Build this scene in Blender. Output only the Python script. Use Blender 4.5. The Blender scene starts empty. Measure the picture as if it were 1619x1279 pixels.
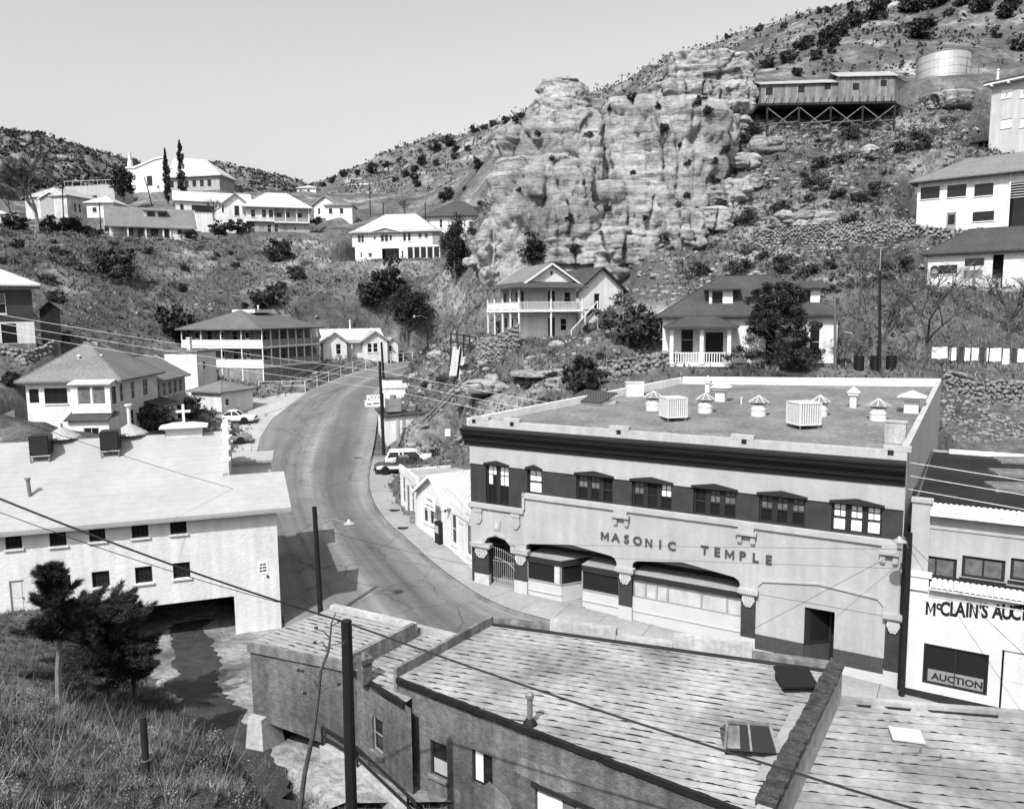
import bpy, math, random
import numpy as np
from mathutils import Vector, Matrix, noise
from mathutils.bvhtree import BVHTree

random.seed(7)
SC = bpy.context.scene
COL = SC.collection
# ------------------------------------------------------------------ camera
FPX, TH, RO, CAM = 1215.0, math.radians(6.7), math.radians(0.6), Vector((0, 0, 15.7))
_F = Vector((0, math.cos(TH), -math.sin(TH)))
_U0 = Vector((0, math.sin(TH), math.cos(TH)))
_R0 = Vector((1, 0, 0))
_R = math.cos(RO) * _R0 - math.sin(RO) * _U0
_U = math.sin(RO) * _R0 + math.cos(RO) * _U0
cd = bpy.data.cameras.new("camera")
cam = bpy.data.objects.new("camera", cd)
COL.objects.link(cam)
cd.sensor_fit = 'HORIZONTAL'
cd.sensor_width = 36
cd.lens = FPX / 1619 * 36
cd.clip_start, cd.clip_end = 0.2, 6000
cam.matrix_world = Matrix(((_R.x, _U.x, -_F.x, CAM.x), (_R.y, _U.y, -_F.y, CAM.y), (_R.z, _U.z, -_F.z, CAM.z), (0, 0, 0, 1)))
SC.camera = cam
# ------------------------------------------------------------------ light
SUN_AZ, SUN_EL = math.radians(26), math.radians(50)      # sun behind the camera, to its left
SC.world = bpy.data.worlds.new("World")
SC.world.use_nodes = True
wn = SC.world.node_tree
bg = wn.nodes["Background"]
sky = wn.nodes.new("ShaderNodeTexSky")
sky.sky_type = 'NISHITA'
sky.sun_disc = False
sky.sun_elevation = SUN_EL
sky.sun_rotation = math.pi + SUN_AZ
sky.air_density, sky.dust_density, sky.ozone_density = 1.0, 4.0, 1.0
bw = wn.nodes.new("ShaderNodeSeparateColor")             # black-and-white film, most sensitive to blue
wn.links.new(sky.outputs[0], bw.inputs[0])
wn.links.new(bw.outputs[2], bg.inputs[0])
bg.inputs[1].default_value = 0.15
sl = bpy.data.lights.new("sun", 'SUN')
sl.energy, sl.angle, sl.color = 4.4, math.radians(0.55), (1, 1, 1)
sun = bpy.data.objects.new("sun", sl)
COL.objects.link(sun)
sd = Vector((math.sin(SUN_AZ) * math.cos(SUN_EL), math.cos(SUN_AZ) * math.cos(SUN_EL), -math.sin(SUN_EL)))
sun.rotation_euler = sd.to_track_quat('-Z', 'Y').to_euler()
vs = SC.view_settings
vs.view_transform, vs.look, vs.gamma, vs.exposure, vs.use_curve_mapping = 'Standard', 'None', 1.0, 0.4, False
SC.render.engine = 'CYCLES'
SC.cycles.use_denoising = True
SC.cycles.max_bounces = 4
SC.cycles.diffuse_bounces = 3
SC.cycles.caustics_reflective = SC.cycles.caustics_refractive = False

# ------------------------------------------------------------------ surveying helpers (sight lines of the plate)
def ray(px, py):
    return _F + _R * ((px - 809.5) / FPX) - _U * ((py - 639.5) / FPX)
def at(px, py, y):
    d = ray(px, py)
    return CAM + d * (y / d.y)
def atz(px, py, z):
    d = ray(px, py)
    return CAM + d * ((z - CAM.z) / d.z)
def lerp(a, b, t):
    return a + (b - a) * t
def pl(x, pts):
    """piecewise linear"""
    if x <= pts[0][0]: return pts[0][1]
    for (a, va), (b, vb) in zip(pts, pts[1:]):
        if x <= b: return lerp(va, vb, (x - a) / (b - a))
    return pts[-1][1]
# ------------------------------------------------------------------ materials
MATS = {}
def mat(name, v, rough=0.85, var=0.18, scale=1.2, bump=0.0, bscale=14.0, pat=None, per=0.16, patdark=0.65, patbump=0.5, metal=0.0, spec=0.25, fine=0.12, streak=0.0, band=0.0):
    if name in MATS: return MATS[name]
    m = bpy.data.materials.new(name)
    m.use_nodes = True
    nt = m.node_tree
    N, L = nt.nodes, nt.links
    P = N["Principled BSDF"]
    P.inputs["Roughness"].default_value = rough
    P.inputs["Metallic"].default_value = metal
    P.inputs["Specular IOR Level"].default_value = spec
    tc = N.new("ShaderNodeTexCoord")
    geo = tc.outputs["Object"]
    def math_(op, a, b=None):
        n = N.new("ShaderNodeMath"); n.operation = op
        for i, q in enumerate((a, b)):
            if q is None: continue
            if isinstance(q, (int, float)): n.inputs[i].default_value = q
            else: L.new(q, n.inputs[i])
        return n.outputs[0]
    def nz(sc, det=4, vec=None, rg=0.55):
        n = N.new("ShaderNodeTexNoise")
        n.inputs["Scale"].default_value = sc
        n.inputs["Detail"].default_value = det
        n.inputs["Roughness"].default_value = rg
        L.new(vec or geo, n.inputs["Vector"])
        return n.outputs[0]
    def rng(x, a, b, c, d):
        n = N.new("ShaderNodeMapRange")
        L.new(x, n.inputs[0])
        for i, q in enumerate((a, b, c, d)): n.inputs[i + 1].default_value = q
        return n.outputs[0]
    f = rng(nz(scale), 0.3, 0.7, 1 - var, 1 + var)
    f = math_('MULTIPLY', f, rng(nz(scale * 9, 3), 0.3, 0.7, 1 - fine, 1 + fine))
    sep = N.new("ShaderNodeSeparateXYZ"); L.new(geo, sep.inputs[0])
    X, Y, Zc = sep.outputs
    if streak:
        mp = N.new("ShaderNodeMapping"); mp.inputs["Scale"].default_value = (2.2, 2.2, 0.18)
        L.new(geo, mp.inputs[0])
        f = math_('MULTIPLY', f, rng(nz(1.0, 5, mp.outputs[0]), 0.38, 0.62, 1 - streak, 1 + streak * 0.5))
    if band:
        mp = N.new("ShaderNodeMapping"); mp.inputs["Scale"].default_value = (0.05, 0.05, 0.9)
        L.new(geo, mp.inputs[0])
        f = math_('MULTIPLY', f, rng(nz(1.0, 6, mp.outputs[0], 0.7), 0.35, 0.6, 1 - band, 1 + band * 0.6))
    h = None
    if pat == 'clap':
        fr = math_('FRACT', math_('DIVIDE', Zc, per))
        h = fr
        f = math_('MULTIPLY', f, rng(fr, 0.0, 0.16, patdark, 1.0))
    elif pat in ('board', 'corr'):
        s = math_('ADD', X, math_('MULTIPLY', Y, 0.97))
        fr = math_('FRACT', math_('DIVIDE', s, per))
        if pat == 'board':
            f = math_('MULTIPLY', f, rng(fr, 0.0, 0.14, patdark, 1.0))
            idn = N.new("ShaderNodeTexWhiteNoise"); idn.noise_dimensions = '1D'
            L.new(math_('FLOOR', math_('DIVIDE', s, per)), idn.inputs["W"])
            f = math_('MULTIPLY', f, rng(idn.outputs[0], 0, 1, 0.78, 1.18))
            h = rng(fr, 0.0, 0.1, 0, 1)
        else:
            h = math_('SINE', math_('MULTIPLY', fr, 6.2832))
            f = math_('MULTIPLY', f, rng(h, -1, 1, patdark, 1.08))
    elif pat == 'brick':
        cb = N.new("ShaderNodeCombineXYZ")
        L.new(math_('ADD', X, Y), cb.inputs[0]); L.new(Zc, cb.inputs[1])
        bt = N.new("ShaderNodeTexBrick")
        L.new(cb.outputs[0], bt.inputs["Vector"])
        bt.inputs["Scale"].default_value = 1.0
        bt.inputs["Brick Width"].default_value = 0.22
        bt.inputs["Row Height"].default_value = 0.075
        bt.inputs["Mortar Size"].default_value = 0.008
        bt.inputs["Color1"].default_value = (1, 1, 1, 1); bt.inputs["Color2"].default_value = (0.82, 0.82, 0.82, 1)
        bt.inputs["Mortar"].default_value = (patdark,) * 3 + (1,)
        b2 = N.new("ShaderNodeRGBToBW"); L.new(bt.outputs[0], b2.inputs[0])
        f = math_('MULTIPLY', f, b2.outputs[0])
        h = math_('SUBTRACT', 1.0, bt.outputs["Fac"])
    elif pat == 'shingle':
        fr = math_('FRACT', math_('DIVIDE', Zc, per))
        h = fr
        f = math_('MULTIPLY', f, rng(fr, 0.0, 0.2, patdark, 1.0))
        mp = N.new("ShaderNodeMapping"); mp.inputs["Scale"].default_value = (5, 5, 9); L.new(geo, mp.inputs[0])
        f = math_('MULTIPLY', f, rng(nz(1, 1, mp.outputs[0]), 0.35, 0.65, 0.85, 1.12))
    val = math_('MULTIPLY', f, v)
    cc = N.new("ShaderNodeCombineColor")
    for i in range(3): L.new(val, cc.inputs[i])
    L.new(cc.outputs[0], P.inputs["Base Color"])
    if h is not None or bump:
        bp = N.new("ShaderNodeBump")
        if h is not None:
            bp.inputs["Strength"].default_value = patbump; bp.inputs["Distance"].default_value = 0.03
            L.new(h, bp.inputs["Height"])
        if bump:
            b3 = N.new("ShaderNodeBump")
            b3.inputs["Strength"].default_value = bump; b3.inputs["Distance"].default_value = 0.1 * 14 / bscale
            L.new(nz(bscale, 5), b3.inputs["Height"])
            if h is not None: L.new(bp.outputs[0], b3.inputs["Normal"])
            L.new(b3.outputs[0], P.inputs["Normal"])
        else:
            L.new(bp.outputs[0], P.inputs["Normal"])
    MATS[name] = m
    return m
M = dict(
    white=mat('white_clapboard', 0.62, var=0.09, scale=.7, pat='clap', per=0.17, patdark=0.8, patbump=0.35, streak=0.1),
    plain=mat('white_paint', 0.54, var=0.07, streak=0.09),
    stucco=mat('white_stucco', 0.58, var=0.09, scale=.5, bump=0.15, bscale=6, streak=0.1, fine=.05),
    cream=mat('cream_stucco', 0.335, var=0.09, scale=.5, streak=0.07, fine=.05),
    greywall=mat('grey_stucco', 0.36, var=0.08, streak=0.1),
    greyclap=mat('grey_clapboard', 0.34, var=0.1, pat='clap', patdark=0.75, streak=0.08),
    darkbrick=mat('dark_brick', 0.03, var=0.25, pat='brick', patdark=1.9, patbump=0.4, rough=0.7),
    cornice=mat('black_cornice', 0.009, var=0.2, rough=0.6),
    tile=mat('dark_tile', 0.06, var=0.2, pat='brick', patdark=0.5, rough=0.5),
    granite=mat('pale_granite', 0.42, var=0.05, fine=0.05),
    frame_d=mat('dark_frame', 0.02, var=0.1, rough=0.6),
    frame_w=mat('white_frame', 0.62, var=0.06),
    frame_g=mat('grey_frame', 0.25, var=0.1),
    shade=mat('window_blind', 0.75, var=0.1, scale=2.5, rough=0.6),
    curtain=mat('faded_curtain', 0.11, var=0.35, scale=3),
    roof_g=mat('grey_shingle', 0.15, var=0.12, scale=0.5, pat='shingle', per=0.14, patdark=0.75, patbump=0.2),
    roof_d=mat('dark_shingle', 0.05, var=0.2, scale=0.5, pat='shingle', per=0.14, patdark=0.7, patbump=0.2),
    roof_l=mat('pale_metal_roof', 0.45, var=0.16, scale=0.6, pat='corr', per=0.3, patdark=0.8, patbump=0.2, rough=0.5),
    roof_m=mat('weathered_metal_roof', 0.32, var=0.18, scale=0.7, pat='corr', per=0.25, patdark=0.78, patbump=0.3, rough=0.5),
    roof_church=mat('church_shingle', 0.30, var=0.1, streak=.05, scale=0.3, pat='clap', per=0.19, patdark=0.86, patbump=0.1, fine=.03),
    gravel=mat('gravel_roof', 0.145, var=0.3, scale=0.45, fine=0.3, bump=0.5, bscale=20),
    tar=mat('black_tar', 0.012, var=0.3, rough=0.7),
    roll=mat('aluminium_roofing', 0.27, var=0.42, scale=0.45, fine=0.2, rough=0.6, bump=0.1, streak=0.06),
    roll_g=mat('grey_roofing', 0.27, var=0.12, scale=0.8, fine=0.12, rough=0.7),
    wood=mat('weathered_boards', 0.2, var=0.2, pat='board', per=0.28, patdark=0.5, streak=0.25),
    wood_shade_d=mat('dark_timber_and_shade', 0.022, var=0.25, streak=0.2),  # timber; its near-black also stands for shade on the underpass lining
    wood_m=mat('grey_timber', 0.14, var=0.2, streak=0.3),
    pole=mat('creosote_pole', 0.012, var=0.3, streak=0.35, fine=0.3),
    pole_g=mat('silvered_pole', 0.12, var=0.2, streak=0.3),
    oldbrick=mat('old_brick', 0.12, var=0.4, scale=0.6, pat='brick', patdark=1.05, patbump=0.35, streak=0.22, fine=0.3, bump=0.4),
    concrete=mat('concrete', 0.33, var=0.16, scale=0.7, fine=0.18, streak=0.15, bump=0.2),
    conc_d=mat('stained_concrete', 0.16, var=0.3, scale=0.8, streak=0.35, fine=0.25, bump=0.3),
    walk=mat('sidewalk_concrete', 0.22, var=0.14, scale=0.4, fine=0.1, bump=0.05),
    kerb=mat('kerb_stone', 0.13, var=0.4, scale=0.6, fine=0.2),
    steel=mat('galvanised_steel', 0.5, rough=0.32, metal=0.6, var=0.1),
    steel_d=mat('dull_steel', 0.2, rough=0.5, metal=0.3, var=0.15),
    black=mat('black_metal', 0.01, rough=0.45, var=0.1),
    wire=mat('wire_copper', 0.012, rough=0.6, var=0.0),
    wire_l=mat('wire_bare', 0.75, rough=0.35, metal=0.2, var=0.0),
    cooler=mat('cooler_louvre', 0.55, var=0.05, rough=0.5),
    cooler_d=mat('cooler_inside', 0.22, var=0.1),
    rubber=mat('tyre_rubber', 0.015, rough=0.9, var=0.1),
    carw=mat('white_car_paint', 0.72, rough=0.18, var=0.02, fine=0.02, spec=0.5),
    card=mat('dark_car_paint', 0.03, rough=0.2, var=0.05, fine=0.02, spec=0.5),
    carg=mat('grey_car_paint', 0.14, rough=0.25, var=0.05, fine=0.02, spec=0.5),
    chrome=mat('chrome', 0.75, rough=0.12, metal=1.0, var=0.0, fine=0.0),
    ink=mat('black_lettering', 0.012, var=0.0, rough=0.6),
    ink_g=mat('grey_lettering', 0.06, var=0.0, rough=0.6),
    paper=mat('sign_board', 0.72, var=0.03),
    cloth=mat('white_laundry', 0.8, var=0.04),
    cloth_d=mat('dark_laundry', 0.04, var=0.1),
    stone=mat('rubble_stone', 0.17, var=0.5, scale=0.8, fine=0.3, bump=0.4, bscale=9),
    bark=mat('bark', 0.07, var=0.3, fine=0.3),
    bark_l=mat('pale_bark', 0.17, var=0.3, fine=0.3),
    leaf_d=mat('dark_leaves', 0.022, var=0.35, scale=0.8, rough=0.7),
    leaf_m=mat('oak_leaves', 0.036, var=0.35, scale=0.8, rough=0.7),
    leaf_g=mat('scrub_leaves', 0.10, var=0.35, scale=1.0, rough=0.8),
    twig=mat('bare_twigs', 0.12, var=0.3),
    straw=mat('dry_grass', 0.165, var=0.35, scale=0.35, fine=0.3),
    straw_d=mat('dull_grass', 0.075, var=0.35, scale=0.35, fine=0.3),
    asphalt=None, gold=None,
)
def glass_mat():
    m = bpy.data.materials.new('dark_window_glass'); m.use_nodes = True
    P = m.node_tree.nodes["Principled BSDF"]
    P.inputs["Base Color"].default_value = (0.014, 0.014, 0.014, 1)
    P.inputs["Roughness"].default_value = 0.12
    P.inputs["Specular IOR Level"].default_value = 0.35
    return m
M['glass'] = glass_mat()
# ------------------------------------------------------------------ mesh builder
class MB:
    def __init__(s): s.V = []; s.F = []
    def add(s, vs_, fs):
        o = len(s.V)
        s.V.extend([tuple(v) for v in vs_]); s.F.extend([tuple(i + o for i in f) for f in fs])
        return s
    def box(s, x0, x1, y0, y1, z0, z1):
        v = [(x0, y0, z0), (x1, y0, z0), (x1, y1, z0), (x0, y1, z0), (x0, y0, z1), (x1, y0, z1), (x1, y1, z1), (x0, y1, z1)]
        return s.add(v, [(0, 3, 2, 1), (4, 5, 6, 7), (0, 1, 5, 4), (1, 2, 6, 5), (2, 3, 7, 6), (3, 0, 4, 7)])
    def fbox(s, fr, u0, u1, z0, z1, d0, d1):
        """box in a wall frame: u along, z up, d outward"""
        O, U, Nn = fr
        v = []
        for z in (z0, z1):
            for (u, d) in ((u0, d1), (u1, d1), (u1, d0), (u0, d0)):
                p = O + U * u + Nn * d; v.append((p.x, p.y, p.z + z))
        return s.add(v, [(0, 3, 2, 1), (4, 5, 6, 7), (0, 1, 5, 4), (1, 2, 6, 5), (2, 3, 7, 6), (3, 0, 4, 7)])
    def fpoly(s, fr, uz, d0, d1):
        """prism: polygon (u,z) in a wall frame, from depth d0 to d1"""
        O, U, Nn = fr
        n = len(uz)
        v = []
        for d in (d1, d0):
            for (u, z) in uz:
                p = O + U * u + Nn * d; v.append((p.x, p.y, p.z + z))
        fs = [tuple(range(n)), tuple(range(2 * n - 1, n - 1, -1))]
        fs += [(i, i + n, (i + 1) % n + n, (i + 1) % n) for i in range(n)]
        return s.add(v, fs)
    def slab(s, pts, t):
        """closed slab under a planar polygon of 3d points, thickness t downwards"""
        n = len(pts)
        v = [tuple(p) for p in pts] + [(p[0], p[1], p[2] - t) for p in pts]
        return s.add(v, [tuple(range(n)), tuple(range(2 * n - 1, n - 1, -1))] + [(i, i + n, (i + 1) % n + n, (i + 1) % n) for i in range(n)])
    def prism(s, poly, z0, z1):
        return s.slab([(p[0], p[1], z1) for p in poly], z1 - z0)
    def bar(s, a, b, w, h=None):
        """square bar between two points"""
        a = Vector(a); b = Vector(b); h = h or w
        d = (b - a).normalized()
        up = Vector((0, 0, 1)) if abs(d.z) < 0.95 else Vector((0, 1, 0))
        sx = d.cross(up).normalized() * (w / 2); sy = sx.cross(d).normalized() * (h / 2)
        v = [p + q for p in (a, b) for q in (-sx - sy, sx - sy, sx + sy, -sx + sy)]
        return s.add(v, [(0, 1, 2, 3), (7, 6, 5, 4), (0, 4, 5, 1), (1, 5, 6, 2), (2, 6, 7, 3), (3, 7, 4, 0)])
    def tube(s, path, radii, n=6, cap=True):
        path = [Vector(p) for p in path]
        if not hasattr(radii, '__len__'): radii = [radii] * len(path)
        o = len(s.V); 
        pu = None
        for i, p in enumerate(path):
            d = (path[min(i + 1, len(path) - 1)] - path[max(i - 1, 0)]).normalized()
            if pu is None:
                pu = d.orthogonal().normalized()
            else:
                pu = (pu - d * pu.dot(d))
                pu = pu.normalized() if pu.length > 1e-6 else d.orthogonal().normalized()
            w = d.cross(pu)
            for k in range(n):
                a = 2 * math.pi * k / n
                s.V.append(tuple(p + (pu * math.cos(a) + w * math.sin(a)) * radii[i]))
        for i in range(len(path) - 1):
            for k in range(n):
                s.F.append((o + i * n + k, o + i * n + (k + 1) % n, o + (i + 1) * n + (k + 1) % n, o + (i + 1) * n + k))
        if cap:
            s.F.append(tuple(o + k for k in range(n - 1, -1, -1)))
            s.F.append(tuple(o + (len(path) - 1) * n + k for k in range(n)))
        return s
    def lathe(s, prof, c=(0, 0, 0), n=16):
        """profile [(r,z)...] round the z axis at c"""
        o = len(s.V)
        for (r, z) in prof:
            for k in range(n):
                a = 2 * math.pi * k / n
                s.V.append((c[0] + r * math.cos(a), c[1] + r * math.sin(a), c[2] + z))
        for i in range(len(prof) - 1):
            for k in range(n):
                s.F.append((o + i * n + k, o + i * n + (k + 1) % n, o + (i + 1) * n + (k + 1) % n, o + (i + 1) * n + k))
        s.F.append(tuple(o + k for k in range(n - 1, -1, -1)))
        s.F.append(tuple(o + (len(prof) - 1) * n + k for k in range(n)))
        return s
    def mesh(s, name):
        m = bpy.data.meshes.new(name); m.from_pydata(s.V, [], s.F); return m
def tag(o, label=None, cat=None, group=None, kind=None):
    for k, v in (('label', label), ('category', cat), ('group', group), ('kind', kind)):
        if v: o[k] = v
    return o
def ob(name, mb, material, parent=None, smooth=False, **kw):
    me = mb.mesh(name) if isinstance(mb, MB) else mb
    o = bpy.data.objects.new(name, me)
    COL.objects.link(o)
    if material is not None and not me.materials: me.materials.append(M[material] if isinstance(material, str) else material)
    if smooth: me.shade_smooth()
    if parent is not None: o.parent = parent
    return tag(o, **kw)
def empty(name, loc, rz=0.0, **kw):
    o = bpy.data.objects.new(name, None)
    o.empty_display_size = 0.2
    COL.objects.link(o)
    o.location = loc; o.rotation_euler = (0, 0, rz)
    return tag(o, **kw)
def np_mesh(name, V, F):
    V = np.asarray(V, dtype=np.float32); F = np.asarray(F, dtype=np.int32)
    k = F.shape[1]
    me = bpy.data.meshes.new(name)
    me.vertices.add(len(V)); me.vertices.foreach_set("co", V.ravel())
    me.loops.add(F.size); me.loops.foreach_set("vertex_index", F.ravel())
    me.polygons.add(len(F))
    me.polygons.foreach_set("loop_start", np.arange(0, F.size, k, dtype=np.int32))
    me.update(calc_edges=True)
    return me
def copy_thing(src, loc, rz=0.0, sc=1.0, **kw):
    r = src.copy(); COL.objects.link(r)
    r.location = loc; r.rotation_euler = (0, 0, rz)
    r.scale = (sc, sc, sc) if not hasattr(sc, '__len__') else sc
    for ch in src.children:
        c = ch.copy(); COL.objects.link(c); c.parent = r
        for g in ch.children:
            d = g.copy(); COL.objects.link(d); d.parent = c
    return tag(r, **kw)
def text_mesh(txt, size, ext=0.02, bold=0.0, sx=1.0):
    if txt in ('M', 'N'):                                # block capitals drawn stroke by stroke
        h, t = size * .35, size * .13
        w = size * (.36 if txt == 'M' else .3) * sx; t *= (.5 + .5 * sx)
        fr = (Vector((0, 0, 0)), Vector((1, 0, 0)), Vector((0, 0, 1)))
        P = [[(-w, -h), (-w + t, -h), (-w + t, h), (-w, h)], [(w - t, -h), (w, -h), (w, h), (w - t, h)]]
        P += [[(-w + t, h), (-w + t, h - t * 1.9), (0, -h * .45 - t), (0, -h * .45 + t * .9)], [(w - t, h), (0, -h * .45 + t * .9), (0, -h * .45 - t), (w - t, h - t * 1.9)]] if txt == 'M' else [[(-w + t, h), (-w + t, h - t * 1.6), (w - t, -h), (w - t, -h + t * 1.6)]]
        m = MB()
        for q in P:
            n = len(q); m.add([(x, y, z) for z in (-ext, ext) for x, y in q], [tuple(range(n - 1, -1, -1)), tuple(range(n, 2 * n))] + [(i, (i + 1) % n, (i + 1) % n + n, i + n) for i in range(n)])
        return m.mesh('letters')
    c = bpy.data.curves.new('letters', 'FONT')
    c.body = txt; c.size = size; c.extrude = ext; c.offset = bold
    c.align_x = 'CENTER'; c.align_y = 'CENTER'
    c.resolution_u = 3
    o = bpy.data.objects.new('letters', c); COL.objects.link(o)
    dg = bpy.context.evaluated_depsgraph_get(); dg.update()
    me = bpy.data.meshes.new_from_object(o.evaluated_get(dg))
    bpy.data.objects.remove(o)
    if sx != 1.0:
        for v in me.vertices: v.co.x *= sx
    me.materials.clear()
    return me
def text(name, parent, txt, size, fr, u, z, d, material='ink', ext=0.015, bold=0.0, sx=1.0):
    """flat lettering centred at (u,z), depth d of a wall frame"""
    me = text_mesh(txt, size, ext, bold, sx)
    o = ob(name, me, material, parent)
    O, U, Nn = fr
    p = O + U * u + Nn * d + Vector((0, 0, z))
    o.matrix_local = Matrix(((U.x, 0, Nn.x, p.x), (U.y, 0, Nn.y, p.y), (U.z, 1, Nn.z, p.z), (0, 0, 0, 1)))
    return o
# ================================================================== terrain, street, hills, cliff
S_PTS = [(15, -1.7), (33, -1.3), (40, -.6), (45, -.3), (55, .25), (65, .9), (75, 1.85), (85, 3.2), (95, 4.8), (103, 6.1), (110, 7.2), (118, 8.3), (126, 8.9), (180, 9.4)]
def S(y): return pl(y, S_PTS)
def street(px, py, dz=0.0):
    y = 50.0
    for _ in range(60):
        d = ray(px, py); ny = (S(y) + dz - CAM.z) / d.z * d.y
        y = 0.5 * y + 0.5 * max(15, min(ny, 200))
    p = at(px, py, y); p.z = S(y) + dz
    return p
# --- street stations: left edge / right kerb
ST = [((676, 567), (712, 571)), ((640, 572), (676, 578)), ((600, 578), (650, 587)), ((560, 588), (622, 601)), ((522, 603), (604, 618)), ((482, 620), (598, 640)), ((446, 645), (596, 668)),
      ((415, 682), (591, 705)), ((398, 724), (579, 752)), ((398, 770), (581, 785)), ((404, 820), (601, 822)), ((418, 880), (640, 856)), ((442, 965), (690, 903))]
SL = [street(*a) for a, b in ST]; SR = [street(*b) for a, b in ST]
FA = atz(743, 700, 8.2); FB = atz(1431, 764, 8.2); FA.z = FB.z = 0.0
FU = (FB - FA).normalized(); FN = Vector((FU.y, -FU.x, 0))        # facade line of the lodge hall, outward normal
FW = (FB - FA).length
for u in (3.0, 7.0, 12.0, 17.0, 23.0, 30.0, 38.0):
    kr = FA + FU * u + FN * 2.5
    kl = FA + FU * u + FN * pl(u, [(3, 15.5), (12, 12.5), (38, 11.5)])
    kr.z, kl.z = S(kr.y), S(kl.y)
    SR.append(kr); SL.append(kl)
def chaikin(P, n=2):
    for _ in range(n):
        Q = [P[0]]
        for a, b in zip(P, P[1:]):
            Q += [a.lerp(b, .25), a.lerp(b, .75)]
        Q.append(P[-1]); P = Q
    return P
SLs, SRs = chaikin(SL), chaikin(SR)
street_poly = [(p.x, p.y) for p in SLs] + [(p.x, p.y) for p in reversed(SRs)]
def inside(poly, X, Y):
    r = np.zeros(X.shape, bool); n = len(poly); j = n - 1
    for i in range(n):
        xi, yi = poly[i]; xj, yj = poly[j]
        if yi != yj:
            c = ((yi > Y) != (yj > Y)) & (X < (xj - xi) * (Y - yi) / (yj - yi) + xi)
            r ^= c
        j = i
    return r
def dist_poly(poly, X, Y):
    d = np.full(X.shape, 1e9); n = len(poly)
    for i in range(n):
        ax, ay = poly[i]; bx, by = poly[(i + 1) % n]
        vx, vy = bx - ax, by - ay; l2 = vx * vx + vy * vy + 1e-9
        t = np.clip(((X - ax) * vx + (Y - ay) * vy) / l2, 0, 1)
        d = np.minimum(d, np.hypot(X - ax - t * vx, Y - ay - t * vy))
    return np.where(inside(poly, X, Y), -d, d)
# --- control points: (px, py, distance)
CPX = [(-150, 1310, 7), (0, 1279, 9), (100, 1279, 9.5), (200, 1279, 10.5), (300, 1279, 11.5), (390, 1290, 12.5), (230, 1220, 13), (330, 1215, 15), (100, 1180, 14), (0, 1120, 17), (-200, 1100, 17),
       (100, 1000, 33), (100, 1080, 26), (170, 1070, 29), (60, 1150, 19), (0, 1010, 31), (-150, 1000, 30), (0, 972, 35.5), (-200, 960, 35), (60, 975, 36), (150, 1000, 36.5),
       # behind the church
       (0, 690, 58), (120, 700, 58), (220, 700, 60), (-150, 680, 56), (300, 700, 68), (0, 620, 66), (100, 600, 76),
       (0, 575, 74), (60, 560, 78), (-200, 560, 72), (120, 560, 88), (230, 690, 75), (330, 640, 96), (270, 560, 100),
       # left hillside
       (60, 500, 92), (120, 480, 100), (20, 450, 98), (-100, 420, 100), (60, 410, 112), (0, 385, 118), (100, 375, 124), (-150, 380, 120), (180, 500, 105), (180, 430, 122), (250, 500, 112), (250, 450, 124),
       (330, 480, 124), (400, 470, 127), (320, 420, 138), (420, 420, 142), (420, 450, 133), (500, 500, 121), (520, 450, 134), (470, 480, 125), (560, 500, 123), (600, 470, 128), (640, 520, 120), (700, 500, 119), (700, 460, 125),
       (620, 440, 139), (700, 430, 137), (550, 420, 145), (640, 414, 149), (720, 414, 148), (760, 470, 112), (730, 520, 108), (690, 545, 112),
       # terrace of the upper houses
       (30, 375, 150), (120, 372, 152), (230, 378, 158), (240, 372, 172), (350, 372, 165), (430, 372, 168), (470, 375, 158), (530, 365, 172), (100, 345, 190), (330, 330, 200), (270, 312, 212), (420, 335, 200), (60, 330, 205), (540, 350, 190), (640, 360, 175), (740, 385, 160), (700, 345, 195),
       # bank below the balcony house
       (700, 700, 72), (720, 680, 74), (690, 640, 82), (650, 600, 93), (720, 600, 84), (760, 640, 74), (800, 600, 76), (760, 570, 83), (830, 560, 81), (740, 545, 88), (900, 560, 79), (870, 620, 69), (940, 590, 70), (960, 545, 80), (900, 520, 88), (1000, 540, 80), (1010, 580, 68), (1000, 500, 88),
       # cliff foot and behind it
       (800, 440, 100), (900, 430, 98), (1000, 440, 94), (1060, 420, 97), (850, 330, 118), (900, 230, 128), (850, 180, 135), (1000, 330, 112), (1000, 220, 126), (1100, 300, 112), (1100, 200, 126), (1100, 130, 140), (960, 160, 145), (800, 260, 150), (770, 330, 160),
       # debris slope
       (1060, 470, 90), (1120, 430, 95), (1180, 438, 88), (1150, 370, 102), (1250, 425, 86), (1250, 390, 93), (1200, 330, 107), (1300, 340, 97), (1300, 300, 104), (1250, 250, 114), (1330, 250, 111), (1180, 270, 115), (1400, 250, 108), (1430, 300, 100), (1500, 240, 105), (1480, 160, 125), (1550, 150, 130), (1215, 208, 121), (1250, 207, 121), (1330, 208, 121), (1400, 207, 121), (1440, 195, 121), (1200, 160, 130), (1320, 148, 136), (1440, 160, 128), (1500, 156, 131), (1470, 136, 140), (1560, 128, 142), (1640, 118, 140), (1700, 200, 110),
       (1350, 400, 89), (1420, 400, 87), (1330, 440, 82), (1420, 445, 79), (1380, 420, 85), (1350, 500, 75), (1450, 480, 73), (1550, 500, 70), (1450, 540, 68.5), (1600, 540, 67), (1550, 570, 65.5), (1350, 560, 70), (1650, 560, 66), (1500, 597, 63), (1600, 600, 62.5), (1520, 625, 60), (1620, 640, 59), (1530, 660, 57), (1620, 670, 56), (1500, 690, 54)]
CP = [at(*c) for c in CPX]
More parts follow.
